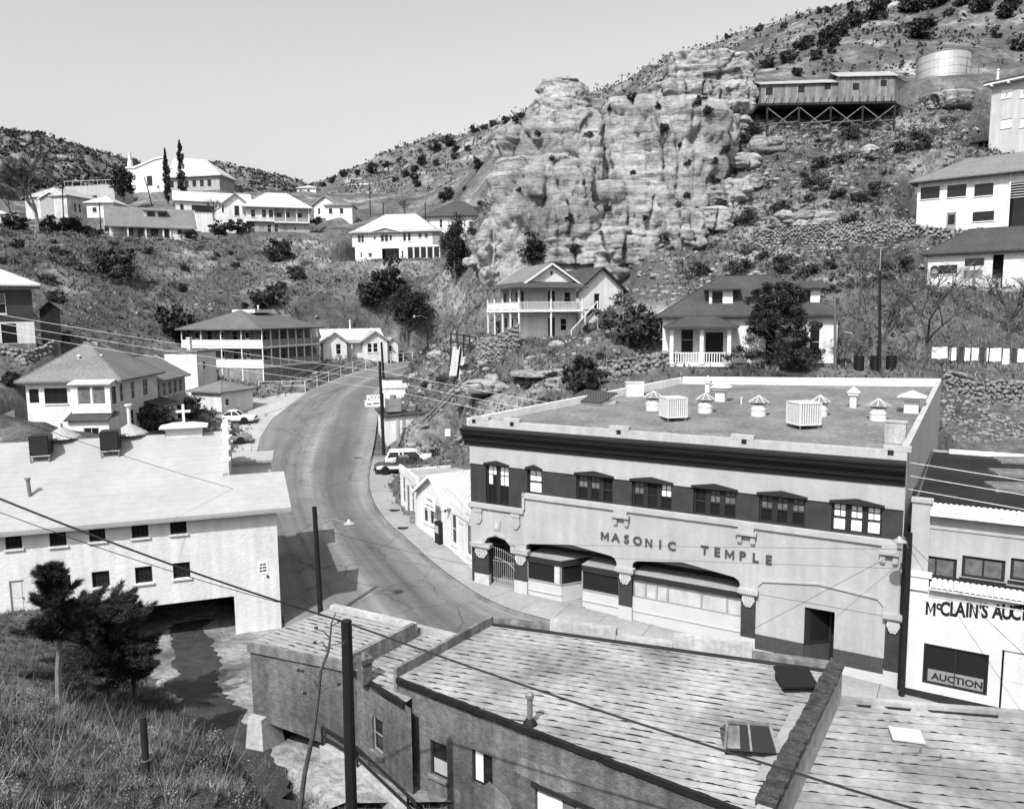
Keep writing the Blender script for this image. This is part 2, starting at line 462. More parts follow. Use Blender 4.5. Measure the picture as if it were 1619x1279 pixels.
CP += [Vector(v) for v in [(0, 2, 13.4), (0, 5, 11.2), (-6, 4, 13), (6, 4, 11), (16, 4, 11), (30, 4, 10), (0, 8, 8.3), (7, 8, 7.2), (16, 8, 7), (30, 8, 6), (-2.5, 13, 3.2), (-13, 22, 1.5), (-10, 20, 3), (-5.6, 17, 2), (-10, 26, -1), (-4, 20, -1), (2, 13, .5), (8, 12, .5), (16, 12, .5), (30, 12, .5), (2, 22, -1.5), (12, 20, -1.5), (25, 22, -1.5), (-9, 34, -1.1), (-14, 36, -1), (-14, 41, -.8), (-20, 45, 1.5), (-14, 48, .1), (-30, 50, 3.5),
                               (5, 50, 0), (15, 45, -1), (10, 55, 6.5), (20, 56, 8.5), (25, 40, -1), (36, 45, 4), (3, 60, 6.2), (30, 60, 10), (16, 63, 10.4), (30, 66, 11), (20, 70, 11.3), (28, 74, 11.6), (24, 82, 14), (45, 66, 11), (60, 60, 11),
                               (100, 200, 60), (60, 220, 60), (20, 220, 62), (0, 200, 62), (100, 150, 62), (110, 100, 40), (110, 60, 18), (110, 20, 2), (-130, 20, 12), (-130, 70, 22), (-130, 130, 32), (-130, 200, 46), (-60, 235, 52), (-20, 235, 52), (60, 160, 64), (40, 180, 66)]]
def rbf_fit(P):
    A = np.array([[p.x, p.y] for p in P]); z = np.array([p.z for p in P])
    n = len(A); K = np.hypot(A[:, None, 0] - A[None, :, 0], A[:, None, 1] - A[None, :, 1])
    Q = np.hstack([np.ones((n, 1)), A / 100])
    MM = np.block([[-K + np.eye(n) * 0.8 * -1, Q], [Q.T, np.zeros((3, 3))]])
    return A, np.linalg.solve(MM, np.concatenate([z, np.zeros(3)]))
def rbf_eval(fit, X, Y):
    A, w = fit; n = len(A)
    out = w[n] + w[n + 1] * X / 100 + w[n + 2] * Y / 100
    for i in range(n): out = out - w[i] * np.hypot(X - A[i, 0], Y - A[i, 1])
    return out
fit = rbf_fit(CP)
gx = np.arange(-130, 121, 1.0); gy = np.arange(2, 242, 1.0)
GX, GY = np.meshgrid(gx, gy)
GZ = rbf_eval(fit, GX, GY)
rough = np.empty_like(GZ)
for j in range(len(gy)):
    for i in range(len(gx)):
        v = Vector((gx[i] * .16, gy[j] * .16, 3.3))
        rough[j, i] = noise.fractal(v, 0.9, 2.1, 4) * 0.8 + noise.fractal(v * 4.1, 1.0, 2.0, 2) * 0.28
GZ += rough
def pad(poly, z, blend=3.0, up=True):
    """level a yard: inside z, easing into the slope over blend metres"""
    global GZ
    d = dist_poly(poly, GX, GY)
    t = np.clip(d / blend, 0, 1); t = t * t * (3 - 2 * t)
    GZ = np.where(d < blend, z * (1 - t) + GZ * t, GZ)
def quad_pad(L, R, depth, z, blend=3.0, m=1.0):
    u = (R - L); u.z = 0; u.normalize(); v = Vector((-u.y, u.x, 0))
    a = L - u * m - v * m; b = R + u * m - v * m; c = R + u * m + v * (depth + m); d = L - u * m + v * (depth + m)
    pad([(p.x, p.y) for p in (a, b, c, d)], z, blend)
PADS = []   # filled by the building list below
# ------------------------------------------------------------------ where the buildings stand (front-left, front-right, depth)
ANC = dict(
    mid=(at(47, 692, 65.5), at(192, 692, 66), 17), farleft=(at(-164, 562, 70.2), at(58, 560, 76), 8),
    hotel=(at(290, 602, 108), at(418, 607, 103), 13), cottage=(at(517, 567, 117), at(631, 556, 121), 8),
    four=(at(562, 415, 150), at(696, 412, 148), 11), fourb=(at(655, 378, 168), at(765, 378, 166), 10), fourc=(at(700, 398, 157), at(765, 400, 156), 8),
    bung=(at(174, 377, 153), at(306, 373, 160), 9), two=(at(280, 366, 169), at(397, 366, 175), 9), three=(at(390, 366, 164), at(490, 364, 168), 11),
    school=(at(203, 306, 216), at(345, 306, 212), 12), grey=(at(42, 348, 186), at(108, 348, 183), 12), small=(at(138, 345, 176), at(180, 345, 176), 7), five=(at(497, 346, 190), at(535, 346, 188), 8),
    balcony=(at(820, 535, 85), at(922, 531, 88), 10), wing=(at(915, 512, 93), at(985, 512, 96), 7), right=(at(1047, 577, 68), at(1322, 579, 64.8), 10),
    lowr=(at(1465, 459, 78), at(1700, 459, 70.5), 6), upr=(at(1447, 378, 93), at(1700, 374, 83), 9), tall=(at(1561, 262, 108), at(1720, 262, 99), 8),
)
for k_, (L_, R_, D_) in ANC.items():
    quad_pad(L_, R_, D_, L_.z - 0.1, 3.0, {'mid': .6, 'lowr': .6, 'four': 4.0, 'bung': 3.0}.get(k_, 1.2))
TANK = at(1490, 136, 140); pad([(TANK.x + 6 * math.cos(a), TANK.y + 6 * math.sin(a)) for a in (0, 1, 2, 3, 4, 5)], TANK.z, 12)
lot = [street(*q) for q in ((590, 760), (722, 752), (716, 702), (605, 706))]; pad([(p.x, p.y) for p in lot], 1.75, 1.5)
yard = [at(1325, 592, 63.6), at(1700, 596, 62.6), at(1700, 575, 66.5), at(1325, 570, 68)]; pad([(p.x, p.y) for p in yard], 10.9, 2.0)
# street and alley cut into the slope
sd_ = dist_poly(street_poly, GX, GY)
SZ = np.interp(GY, [a for a, b in S_PTS], [b for a, b in S_PTS])
t_ = np.clip((sd_ - 1.6) / 2.0, 0, 1)
cut = np.minimum(GZ, SZ - 0.3)
GZ = np.where(sd_ < 3.6, cut * (1 - t_) + GZ * t_, GZ)
lodge_back = [FA + FU * 5.8 - FN * 21, FA + FU * 23.3 - FN * 24.6]
lodge_poly = [(p.x, p.y) for p in (FA, FA + FU * 40, FA + FU * 40 - FN * 20, FA + FU * 23.3 - FN * 21, lodge_back[1], lodge_back[0])]
dl = dist_poly(lodge_poly, GX, GY); GZ = np.where(dl < 0.8, np.minimum(GZ, -1.6), GZ)
alley_poly = [(p.x, p.y) for p in [atz(q[0], q[1], -1.1) for q in ((206, 985), (380, 985), (400, 1040), (410, 1100), (470, 1110), (600, 1200), (800, 1300), (800, 1420), (560, 1420), (400, 1290), (300, 1185), (245, 1120))]]
da = dist_poly(alley_poly, GX, GY); ta = np.clip(da / 3.0, 0, 1)
AZ = -.85 + np.clip(38 - GY, 0, 20) * .155
GZ = np.where(da < 3, AZ * (1 - ta) + GZ * ta, GZ)
# flat ground below the near shops
da = dist_poly([(-9, 23.5), (-4, 20.5), (6, 15), (30, 15), (30, 30), (-2, 31)], GX, GY)
GZ = np.where(da < 0, np.minimum(GZ, AZ - .2), GZ)
def terrain_material():
    m = bpy.data.materials.new('dry_hillside'); m.use_nodes = True
    N, L = m.node_tree.nodes, m.node_tree.links
    P = N["Principled BSDF"]; P.inputs["Roughness"].default_value = 0.95; P.inputs["Specular IOR Level"].default_value = 0.1
    tc = N.new("ShaderNodeTexCoord")
    def nz(sc, det=6, rg=0.6):
        n = N.new("ShaderNodeTexNoise"); n.inputs["Scale"].default_value = sc; n.inputs["Detail"].default_value = det; n.inputs["Roughness"].default_value = rg
        L.new(tc.outputs["Object"], n.inputs["Vector"]); return n.outputs[0]
    def ramp(x, stops):
        r = N.new("ShaderNodeValToRGB"); L.new(x, r.inputs[0])
        while len(r.color_ramp.elements) < len(stops): r.color_ramp.elements.new(0.5)
        for e, (p, v) in zip(r.color_ramp.elements, stops): e.position = p; e.color = (v, v, v, 1)
        return r.outputs[0]
    def mul(a, b):
        n = N.new("ShaderNodeMixRGB"); n.blend_type = 'MULTIPLY'; n.inputs[0].default_value = 1; L.new(a, n.inputs[1]); L.new(b, n.inputs[2]); return n.outputs[0]
    c = ramp(nz(0.09, 8, 0.65), [(0.32, 0.06), (0.46, 0.105), (0.55, 0.155), (0.62, 0.26), (0.72, 0.4)])
    c = mul(c, ramp(nz(0.9, 8, 0.75), [(0.32, 0.5), (0.5, 0.95), (0.68, 1.5)]))
    c = mul(c, ramp(nz(6, 4, 0.7), [(0.3, 0.6), (0.7, 1.25)]))
    L.new(c, P.inputs["Base Color"])
    b = N.new("ShaderNodeBump"); b.inputs["Strength"].default_value = 0.9; b.inputs["Distance"].default_value = 0.5
    L.new(nz(1.6, 8, 0.75), b.inputs["Height"]); L.new(b.outputs[0], P.inputs["Normal"])
    return m
M['hill'] = terrain_material()
ny_, nx_ = GZ.shape
TV = np.stack([GX.ravel(), GY.ravel(), GZ.ravel()], 1)
ii = (np.arange(ny_ - 1)[:, None] * nx_ + np.arange(nx_ - 1)[None, :]).ravel()
TF = np.stack([ii, ii + 1, ii + nx_ + 1, ii + nx_], 1)
ob('terrain', np_mesh('terrain', TV, TF), 'hill', smooth=True, kind='structure', label='dry rocky canyon slopes round the town')
# --- far ground sheet to the horizon
far = MB(); far.add([(-5000, 215, 30), (5000, 215, 30), (5000, 5500, 30), (-5000, 5500, 30)], [(0, 1, 2, 3)])
ob('ground', far, 'hill', kind='structure')
def loft(name, st, rows=46, cols=130, amp=2.5, seed=0, power=1.0, back=0.5):
    """hill between foot and ridge stations (px,py,distance each), easing down behind the ridge"""
    fpt = [at(*a) for a, b in st]; rpt = [at(*b) for a, b in st]
    V = []
    n = len(st) - 1
    for r in range(rows + 1):
        t = r / rows * 1.25
        for c in range(cols + 1):
            s = c / cols * n; k = min(int(s), n - 1); f = s - k; f = f * f * (3 - 2 * f) * 0.5 + f * 0.5
            a = fpt[k].lerp(fpt[k + 1], f); b = rpt[k].lerp(rpt[k + 1], f)
            if t <= 1:
                p = a.lerp(b, t); p.z = a.z + (b.z - a.z) * (t ** power)
            else:
                p = b + (b - a) * (t - 1) * 1.5; p.z = b.z - (b.z - a.z) * (t - 1) * back * 2
            q = Vector((p.x, p.y, p.z)) * 0.022 + Vector((seed, seed * 2.1, 0))
            w = math.sin(min(t, 1) * math.pi * 0.93) * 1.0 + 0.1
            d = noise.fractal(q, 0.9, 2.0, 5) * amp * w + (noise.fractal(q * 7, 0.8, 2.1, 3) * amp * 0.16)
            p = p + Vector((0, 0, d))
            V.append(p)
    W = cols + 1
    F = [(r * W + c, r * W + c + 1, (r + 1) * W + c + 1, (r + 1) * W + c) for r in range(rows) for c in range(cols)]
    ob(name, np_mesh(name, V, F), 'hill', smooth=True, kind='structure')
    return V, F
HILLS = []
HILLS.append(loft('hill', [((-160, 330, 300), (-160, 228, 720)), ((-60, 330, 300), (-60, 212, 720)), ((10, 330, 300), (18, 204, 720)), ((60, 330, 300), (60, 213, 720)), ((130, 330, 300), (130, 232, 720)), ((210, 330, 300), (210, 253, 720)), ((250, 330, 300), (252, 276, 700)), ((300, 335, 300), (300, 305, 660)), ((350, 340, 300), (350, 330, 600))], seed=1, amp=9))
HILLS.append(loft('hill', [((180, 335, 420), (180, 300, 950)), ((250, 335, 420), (235, 276, 950)), ((300, 335, 420), (290, 264, 950)), ((350, 335, 420), (345, 260, 950)), ((420, 335, 420), (405, 270, 950)), ((460, 335, 420), (445, 283, 950)), ((520, 335, 420), (490, 296, 950)), ((560, 335, 420), (540, 312, 950)), ((640, 340, 420), (640, 330, 950))], seed=4, amp=9))
HILLS.append(loft('hill', [((440, 335, 400), (440, 318, 700)), ((500, 335, 400), (500, 290, 700)), ((560, 330, 400), (556, 268, 680)), ((600, 330, 400), (600, 246, 660)), ((640, 330, 400), (640, 226, 650)), ((690, 330, 400), (690, 214, 640)), ((730, 330, 400), (730, 217, 640)), ((800, 330, 400), (800, 215, 640))], seed=8, amp=7))
HILLS.append(loft('hill', [((470, 335, 235), (470, 312, 480)), ((560, 340, 228), (556, 281, 460)), ((620, 350, 218), (616, 272, 430)), ((690, 360, 208), (690, 232, 400)), ((760, 370, 200), (760, 197, 380)), ((840, 310, 190), (840, 176, 360)), ((960, 250, 170), (960, 143, 340)), ((1040, 190, 160), (1040, 111, 320)), ((1180, 158, 152), (1180, 50, 300)), ((1300, 140, 146), (1300, 14, 290)), ((1400, 128, 146), (1400, -6, 280)), ((1500, 122, 150), (1500, -25, 270)), ((1700, 105, 152), (1700, -60, 260)), ((1900, 100, 152), (1900, -80, 260))], rows=90, cols=260, seed=11, amp=5, power=0.9))
# --- cliff: weathered limestone masses standing on the slope
import bmesh as _bm
def ico(sub):
    b = _bm.new(); _bm.ops.create_icosphere(b, subdivisions=sub, radius=1.0)
    V = [v.co.copy() for v in b.verts]; F = [tuple(x.index for x in f.verts) for f in b.faces]; b.free(); return V, F
ICO6, ICO5, ICO3, ICO2 = ico(6), ico(5), ico(3), ico(2)
def rock_mass(px, py, hw, hh, y, ry=1.0, p=3.6, seed=0, tilt=0.0, sub=None, rough_=1.0):
    V, F = sub or ICO6
    sc = y / FPX
    if y < 0: y = (BVH_T.ray_cast(CAM, ray(px, py + hh * .6).normalized())[0] or at(px, py, 100)).y + .5
    sc = y / FPX
    c = at(px, py, y); rx, rz = hw * sc, hh * sc; r_y = ry * max(rx, min(rz, rx * 1.6)) * 0.8
    out = []
    for v in V:
        k = (abs(v.x) ** p + abs(v.y) ** p + abs(v.z) ** p) ** (-1 / p)
        q = Vector((v.x * k * rx, v.y * k * r_y, v.z * k * rz))
        q.x += tilt * q.z
        w = c + q
        wd = w + noise.noise_vector(w * .11 + Vector((seed, 0, 0))) * 1.6
        wd2 = wd + noise.noise_vector(w * .5) * .35
        c1 = noise.cell(Vector((wd.x * .2, wd.y * .2, wd.z * .23)) + Vector((seed, 0, 0))) - .5
        c2 = noise.cell(Vector((wd2.x * .48, wd2.y * .48, wd2.z * .8)) + Vector((0, seed, 0))) - .5
        c3_ = noise.cell(Vector((wd2.x * 1.15, wd2.y * 1.15, wd2.z * 2.2))) - .5
        led = noise.noise(Vector((seed * .7, 3.1, wd.z * 0.5))) + .5 * noise.noise(Vector((2, 9.1, wd.z * 1.7)))
        big = noise.fractal(w * 0.13 + Vector((seed, 0, 0)), 0.8, 2.1, 4)
        crk = -max(0, 0.09 - abs(noise.noise(Vector((w.x * .26, w.y * .26, w.z * .07 + seed))))) * 16.0
        hz = Vector((v.x, v.y, 0)) * 1.0
        d = (c1 * .7 + c2 * .26 + c3_ * .16 + led * .45 * min(1, (1.25 - abs(v.z)) * 2) + crk * .8 + big * .95 + .14 * noise.fractal(w * 1.3, .7, 2, 3)) * rough_
        out.append(c + q + hz * d + Vector((0, 0, v.z * (0.5 * big + .3 * c1 + .1 * c2) * rough_)))
    return out, F
BVH_T = BVHTree.FromPolygons([Vector(v) for v in TV.tolist()], [tuple(f) for f in TF.tolist()])
CV, CF = [], []
for a in [dict(px=886, py=190, hw=50, hh=62, y=119, seed=1, p=2.8, tilt=.1), dict(px=872, py=275, hw=82, hh=85, y=115, seed=2, p=4, tilt=.1), dict(px=806, py=238, hw=25, hh=34, y=112, seed=3, p=3, sub=ICO5),
          dict(px=856, py=380, hw=84, hh=120, y=109, seed=4, p=5), dict(px=782, py=425, hw=32, hh=80, y=105, seed=5, p=4), dict(px=940, py=196, hw=30, hh=44, y=121, seed=6, p=3, sub=ICO5),
          dict(px=1040, py=280, hw=96, hh=112, y=117, seed=7, p=6), dict(px=985, py=385, hw=88, hh=92, y=110, seed=8, p=4), dict(px=1108, py=244, hw=48, hh=70, y=119, seed=9, p=3.4),
          dict(px=1112, py=128, hw=72, hh=34, y=130, seed=10, p=6), dict(px=1104, py=170, hw=80, hh=32, y=127, seed=11, p=4), dict(px=1168, py=204, hw=28, hh=20, y=122, seed=12, p=4, sub=ICO5), dict(px=1172, py=258, hw=30, hh=14, y=-1, seed=31, p=3.4, sub=ICO5, rough_=.8), dict(px=1215, py=232, hw=30, hh=13, y=-1, seed=32, p=4, sub=ICO5, rough_=.8), dict(px=1150, py=305, hw=36, hh=20, y=-1, seed=33, p=3.4, sub=ICO5, rough_=.8), dict(px=1120, py=352, hw=34, hh=22, y=-1, seed=34, p=3, sub=ICO5, rough_=.8), dict(px=1200, py=290, hw=24, hh=10, y=-1, seed=35, p=3, sub=ICO5, rough_=.7),
          dict(px=1085, py=375, hw=40, hh=48, y=103, seed=13, p=3, sub=ICO5), dict(px=945, py=408, hw=105, hh=44, y=107, seed=14, p=4), dict(px=1150, py=330, hw=30, hh=34, y=110, seed=15, p=3, sub=ICO5),
          dict(px=920, py=310, hw=36, hh=100, y=110.5, seed=16, p=4), dict(px=1270, py=350, hw=52, hh=13, y=-1, seed=17, p=4, sub=ICO5, rough_=.8), dict(px=1500, py=162, hw=34, hh=12, y=-1, seed=20, p=4, sub=ICO5, rough_=.8), ]:
    v_, f_ = rock_mass(**a)
    o_ = len(CV); CV += v_; CF += [tuple(i + o_ for i in f) for f in f_]
def rock_material():
    m = bpy.data.materials.new('limestone'); m.use_nodes = True
    N, L = m.node_tree.nodes, m.node_tree.links
    P = N["Principled BSDF"]; P.inputs["Roughness"].default_value = 0.9; P.inputs["Specular IOR Level"].default_value = 0.15
    tc = N.new("ShaderNodeTexCoord")
    def nz(sc, det=6, rg=0.6, scale=None):
        n = N.new("ShaderNodeTexNoise"); n.inputs["Scale"].default_value = sc; n.inputs["Detail"].default_value = det; n.inputs["Roughness"].default_value = rg
        src = tc.outputs["Object"]
        if scale:
            mp = N.new("ShaderNodeMapping"); mp.inputs["Scale"].default_value = scale; L.new(src, mp.inputs[0]); src = mp.outputs[0]
        L.new(src, n.inputs["Vector"]); return n.outputs[0]
    def ramp(x, stops):
        r = N.new("ShaderNodeValToRGB"); L.new(x, r.inputs[0])
        while len(r.color_ramp.elements) < len(stops): r.color_ramp.elements.new(0.5)
        for e, (p, v) in zip(r.color_ramp.elements, stops): e.position = p; e.color = (v, v, v, 1)
        return r.outputs[0]
    def mul(a, b):
        n = N.new("ShaderNodeMixRGB"); n.blend_type = 'MULTIPLY'; n.inputs[0].default_value = 1; L.new(a, n.inputs[1]); L.new(b, n.inputs[2]); return n.outputs[0]
    c = ramp(nz(0.12, 8, 0.7), [(0.28, 0.16), (0.42, 0.3), (0.55, 0.42), (0.72, 0.58)])
    c = mul(c, ramp(nz(1.0, 6, 0.7, (0.1, 0.1, 1.3)), [(0.34, 0.4), (0.44, 0.92), (0.7, 1.15)]))
    c = mul(c, ramp(nz(1.0, 4, 0.7, (0.22, 0.22, 5.0)), [(0.36, 0.45), (0.43, 1.0), (0.7, 1.06)]))
    c = mul(c, ramp(nz(1.0, 6, 0.7, (0.6, 0.6, .07)), [(0.34, 0.5), (0.44, 1.0), (0.7, 1.1)]))
    c = mul(c, ramp(nz(2.2, 6, 0.8), [(0.3, 0.55), (0.5, 1.0), (0.75, 1.3)]))
    L.new(c, P.inputs["Base Color"])
    b = N.new("ShaderNodeBump"); b.inputs["Strength"].default_value = 1.0; b.inputs["Distance"].default_value = 0.6
    L.new(nz(1.3, 9, 0.78, (1, 1, 2.2)), b.inputs["Height"]); L.new(b.outputs[0], P.inputs["Normal"])
    return m
M['rock'] = rock_material()
ob('cliff', np_mesh('cliff', CV, CF), 'rock', smooth=False, kind='structure', label='pale bedded limestone cliff above the balcony house')
# --- one tree for sight-line and plumb-line lookups on all ground
BV = [Vector(v) for v in TV.tolist()]; BF = [tuple(f) for f in TF.tolist()]
for (v_, f_) in HILLS:
    o_ = len(BV); BV += v_; BF += [tuple(i + o_ for i in f) for f in f_]
BVH_G = BVHTree.FromPolygons(BV, BF)
o_ = len(BV); BV += CV; BF += [tuple(i + o_ for i in f) for f in CF]
BVH = BVHTree.FromPolygons(BV, BF)
def ground(px, py, bvh=None):
    h = (bvh or BVH).ray_cast(CAM, ray(px, py).normalized())
    return h[0] if h[0] is not None else at(px, py, 300)
def hz(x, y, bvh=None):
    h = (bvh or BVH_G).ray_cast(Vector((x, y, 400)), Vector((0, 0, -1)))
    return h[0].z if h[0] is not None else 0.0
# --- street surface, pavement, kerb
def asphalt_material():
    m = bpy.data.materials.new('worn_asphalt'); m.use_nodes = True
    N, L = m.node_tree.nodes, m.node_tree.links
    P = N["Principled BSDF"]; P.inputs["Roughness"].default_value = 0.85; P.inputs["Specular IOR Level"].default_value = 0.2
    uv = N.new("ShaderNodeUVMap"); uv.uv_map = 'UVMap'
    tc = N.new("ShaderNodeTexCoord")
    def nz(sc, det, rg, src, scale=(1, 1, 1)):
        n = N.new("ShaderNodeTexNoise"); n.inputs["Scale"].default_value = sc; n.inputs["Detail"].default_value = det; n.inputs["Roughness"].default_value = rg
        mp = N.new("ShaderNodeMapping"); mp.inputs["Scale"].default_value = scale; L.new(src, mp.inputs[0]); L.new(mp.outputs[0], n.inputs["Vector"]); return n.outputs[0]
    def ramp(x, stops):
        r = N.new("ShaderNodeValToRGB"); L.new(x, r.inputs[0])
        while len(r.color_ramp.elements) < len(stops): r.color_ramp.elements.new(0.5)
        for e, (p, v) in zip(r.color_ramp.elements, stops): e.position = p; e.color = (v, v, v, 1)
        return r.outputs[0]
    def mul(a, b):
        n = N.new("ShaderNodeMixRGB"); n.blend_type = 'MULTIPLY'; n.inputs[0].default_value = 1; L.new(a, n.inputs[1]); L.new(b, n.inputs[2]); return n.outputs[0]
    sx = N.new("ShaderNodeSeparateXYZ"); L.new(uv.outputs[0], sx.inputs[0])
    c = ramp(sx.outputs[0], [(0.0, 0.18), (0.12, 0.15), (0.3, 0.12), (0.44, 0.14), (0.52, 0.19), (0.6, 0.11), (0.75, 0.095), (0.86, 0.13), (0.93, 0.18), (1.0, 0.18)])
    c = mul(c, ramp(nz(1.0, 5, 0.6, uv.outputs[0], (14, 0.05, 1)), [(0.3, 0.72), (0.5, 1.0), (0.7, 1.18)]))
    c = mul(c, ramp(nz(0.25, 5, 0.6, tc.outputs["Object"]), [(0.3, 0.82), (0.7, 1.15)]))
    c = mul(c, ramp(nz(3, 5, 0.7, tc.outputs["Object"]), [(0.3, 0.9), (0.7, 1.08)]))
    vo = N.new("ShaderNodeTexVoronoi"); vo.feature = 'DISTANCE_TO_EDGE'; vo.inputs["Scale"].default_value = 0.22
    va = N.new("ShaderNodeVectorMath"); va.operation = 'ADD'; nn = N.new("ShaderNodeTexNoise"); nn.inputs["Scale"].default_value = 0.8; nn.inputs["Detail"].default_value = 4
    L.new(tc.outputs["Object"], nn.inputs["Vector"]); L.new(tc.outputs["Object"], va.inputs[0]); L.new(nn.outputs["Color"], va.inputs[1]); L.new(va.outputs[0], vo.inputs["Vector"])
    mk = N.new('ShaderNodeMixRGB'); L.new(ramp(nz(0.12, 3, 0.5, tc.outputs['Object']), [(0.4, 0.0), (0.5, 0.9)]), mk.inputs[0]); mk.inputs[1].default_value = (1, 1, 1, 1); L.new(ramp(vo.outputs[0], [(0.0, 0.55), (0.006, 0.6), (0.013, 1.0)]), mk.inputs[2])
    c = mul(c, mk.outputs[0])
    c = mul(c, ramp(nz(0.55, 3, 0.5, tc.outputs["Object"], (1, 1.7, 1)), [(0.25, 0.6), (0.36, 1.0)]))
    L.new(c, P.inputs["Base Color"])
    b = N.new("ShaderNodeBump"); b.inputs["Strength"].default_value = 0.15; b.inputs["Distance"].default_value = 0.03
    L.new(nz(25, 3, 0.6, tc.outputs["Object"]), b.inputs["Height"]); L.new(b.outputs[0], P.inputs["Normal"])
    return m
M['asphalt'] = asphalt_material()
def ribbon(name, A, B, material, dz=0.0, cols=14, kind='structure', **kw):
    V, F, UVs = [], [], []
    acc = 0.0
    for k, (a, b) in enumerate(zip(A, B)):
        if k: acc += ((a + b) / 2 - (A[k - 1] + B[k - 1]) / 2).length
        for c in range(cols + 1):
            p = a.lerp(b, c / cols); p.z = S(p.y) + dz
            V.append(p); UVs.append((c / cols, acc))
    W = cols + 1
    for k in range(len(A) - 1):
        for c in range(cols): F.append((k * W + c, k * W + c + 1, (k + 1) * W + c + 1, (k + 1) * W + c))
    me = np_mesh(name, V, F)
    uvl = me.uv_layers.new(name='UVMap')
    idx = np.array(F, dtype=np.int32).ravel()
    uvl.data.foreach_set("uv", np.array(UVs, dtype=np.float32)[idx].ravel())
    return ob(name, me, material, kind=kind, **kw)
ribbon('road', SLs, SRs, 'asphalt', 0.0)
# apron beside the road where cars are parked
ap = [street(*q, dz=0.012) for q in ((484, 621), (440, 648), (412, 690), (400, 740), (404, 800), (330, 800), (300, 735), (345, 668), (385, 640), (408, 622))]
apron = MB(); cen = sum(ap, Vector()) / len(ap); cen.z = S(cen.y) + .012
apron.add(ap + [cen], [(i, (i + 1) % len(ap), len(ap)) for i in range(len(ap))])
ob('parking_apron', apron, mat('apron_gravel', 0.30, var=0.15, scale=0.3, fine=0.15), kind='structure')
# pavement: kerb line offset outward from the road edge
k0 = 31
def off(P, d):
    out = []
    for i, p in enumerate(P):
        t = (P[min(i + 1, len(P) - 1)] - P[max(i - 1, 0)]); t.z = 0; t.normalize()
        out.append(p + Vector((-t.y, t.x, 0)) * d)
    return out
KO = SRs[k0:]
inner = off(KO, 0.22); outer = off(KO, 4.2)
def raised(name, A, B, material, h, **kw):
    V, F = [], []
    for a, b in zip(A, B):
        for p, z in ((a, -.3), (a, h), (b, h), (b, -.3)):
            V.append((p.x, p.y, S(p.y) + z))
    for k in range(len(A) - 1):
        for c in range(3): F.append((k * 4 + c, k * 4 + c + 1, (k + 1) * 4 + c + 1, (k + 1) * 4 + c))
    F.append((3, 2, 1, 0)); n = (len(A) - 1) * 4; F.append((n, n + 1, n + 2, n + 3))
    return ob(name, np_mesh(name, V, [f for f in F]), material, **kw)
raised('kerb', KO, inner, 'kerb', 0.15, kind='structure')
walk = raised('pavement', inner, outer, 'walk', 0.13, kind='structure')
for i in range(2, len(inner) - 1, 2):      # joints between the paving slabs
    a, b = inner[i], outer[i]
    j = MB(); d = (b - a); d.z = 0
    q = [a, a + (KO[min(i + 1, len(KO) - 1)] - KO[i]).normalized() * 0.035]
    q = [(p.x, p.y, S(p.y) + .134) for p in (q[0], q[1], q[1] + d, q[0] + d)]
    ob('slab_joint', MB().add(q, [(0, 1, 2, 3)]), 'kerb', walk)

# dirt drive from the underpass
def alley_z(x, y): return -.85 + min(20, max(0, 38 - y)) * .155
av = [Vector((x, y, 0)) for x, y in alley_poly]
X0, X1, Y0, Y1 = min(v.x for v in av), max(v.x for v in av), min(v.y for v in av), max(v.y for v in av) + 8
AV, AFc = [], []
na, nb_ = 60, 60
for j in range(nb_ + 1):
    for i in range(na + 1):
        x, y = lerp(X0, X1, i / na), lerp(Y0, Y1, j / nb_)
        AV.append((x, y, alley_z(x, y) + .06 - max(0, float(dist_poly(alley_poly, np.array([x]), np.array([y]))[0]) - .2) * .9 * (0 if y > 37 else 1) + .06 * noise.fractal(Vector((x * .5, y * .5, 1)), .8, 2, 3)))
ca = np.array([AV[j * (na + 1) + i] for j in range(nb_) for i in range(na)])
ina = dist_poly(alley_poly, ca[:, 0] + .2, ca[:, 1] + .2) < 2.6
for q, (j, i) in enumerate([(j, i) for j in range(nb_) for i in range(na)]):
    if ina[q] or (ca[q, 1] > 36 and -14.6 < ca[q, 0] < -9): AFc.append((j * (na + 1) + i, j * (na + 1) + i + 1, (j + 1) * (na + 1) + i + 1, (j + 1) * (na + 1) + i))
ob('path', np_mesh('path', AV, AFc), mat('sandy_dirt', .2, var=.7, scale=.28, fine=.35, bump=.5, bscale=5), kind='structure', smooth=True)

# dark strip winding down the drive, laid over the dirt
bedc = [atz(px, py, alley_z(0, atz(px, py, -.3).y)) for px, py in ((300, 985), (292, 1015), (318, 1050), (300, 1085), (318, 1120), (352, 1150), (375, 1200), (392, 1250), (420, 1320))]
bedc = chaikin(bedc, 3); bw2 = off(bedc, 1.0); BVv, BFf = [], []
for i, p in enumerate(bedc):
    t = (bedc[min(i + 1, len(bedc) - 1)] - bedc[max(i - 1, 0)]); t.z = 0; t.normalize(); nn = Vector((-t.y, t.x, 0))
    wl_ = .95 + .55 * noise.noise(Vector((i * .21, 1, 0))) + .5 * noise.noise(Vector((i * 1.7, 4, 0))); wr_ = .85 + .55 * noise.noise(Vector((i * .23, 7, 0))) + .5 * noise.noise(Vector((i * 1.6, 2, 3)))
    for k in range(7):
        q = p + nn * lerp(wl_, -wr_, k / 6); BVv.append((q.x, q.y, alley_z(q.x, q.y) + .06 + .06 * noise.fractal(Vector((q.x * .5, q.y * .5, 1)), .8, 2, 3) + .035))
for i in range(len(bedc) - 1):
    for k in range(6): BFf.append((i * 7 + k, i * 7 + k + 1, i * 7 + k + 8, i * 7 + k + 7))
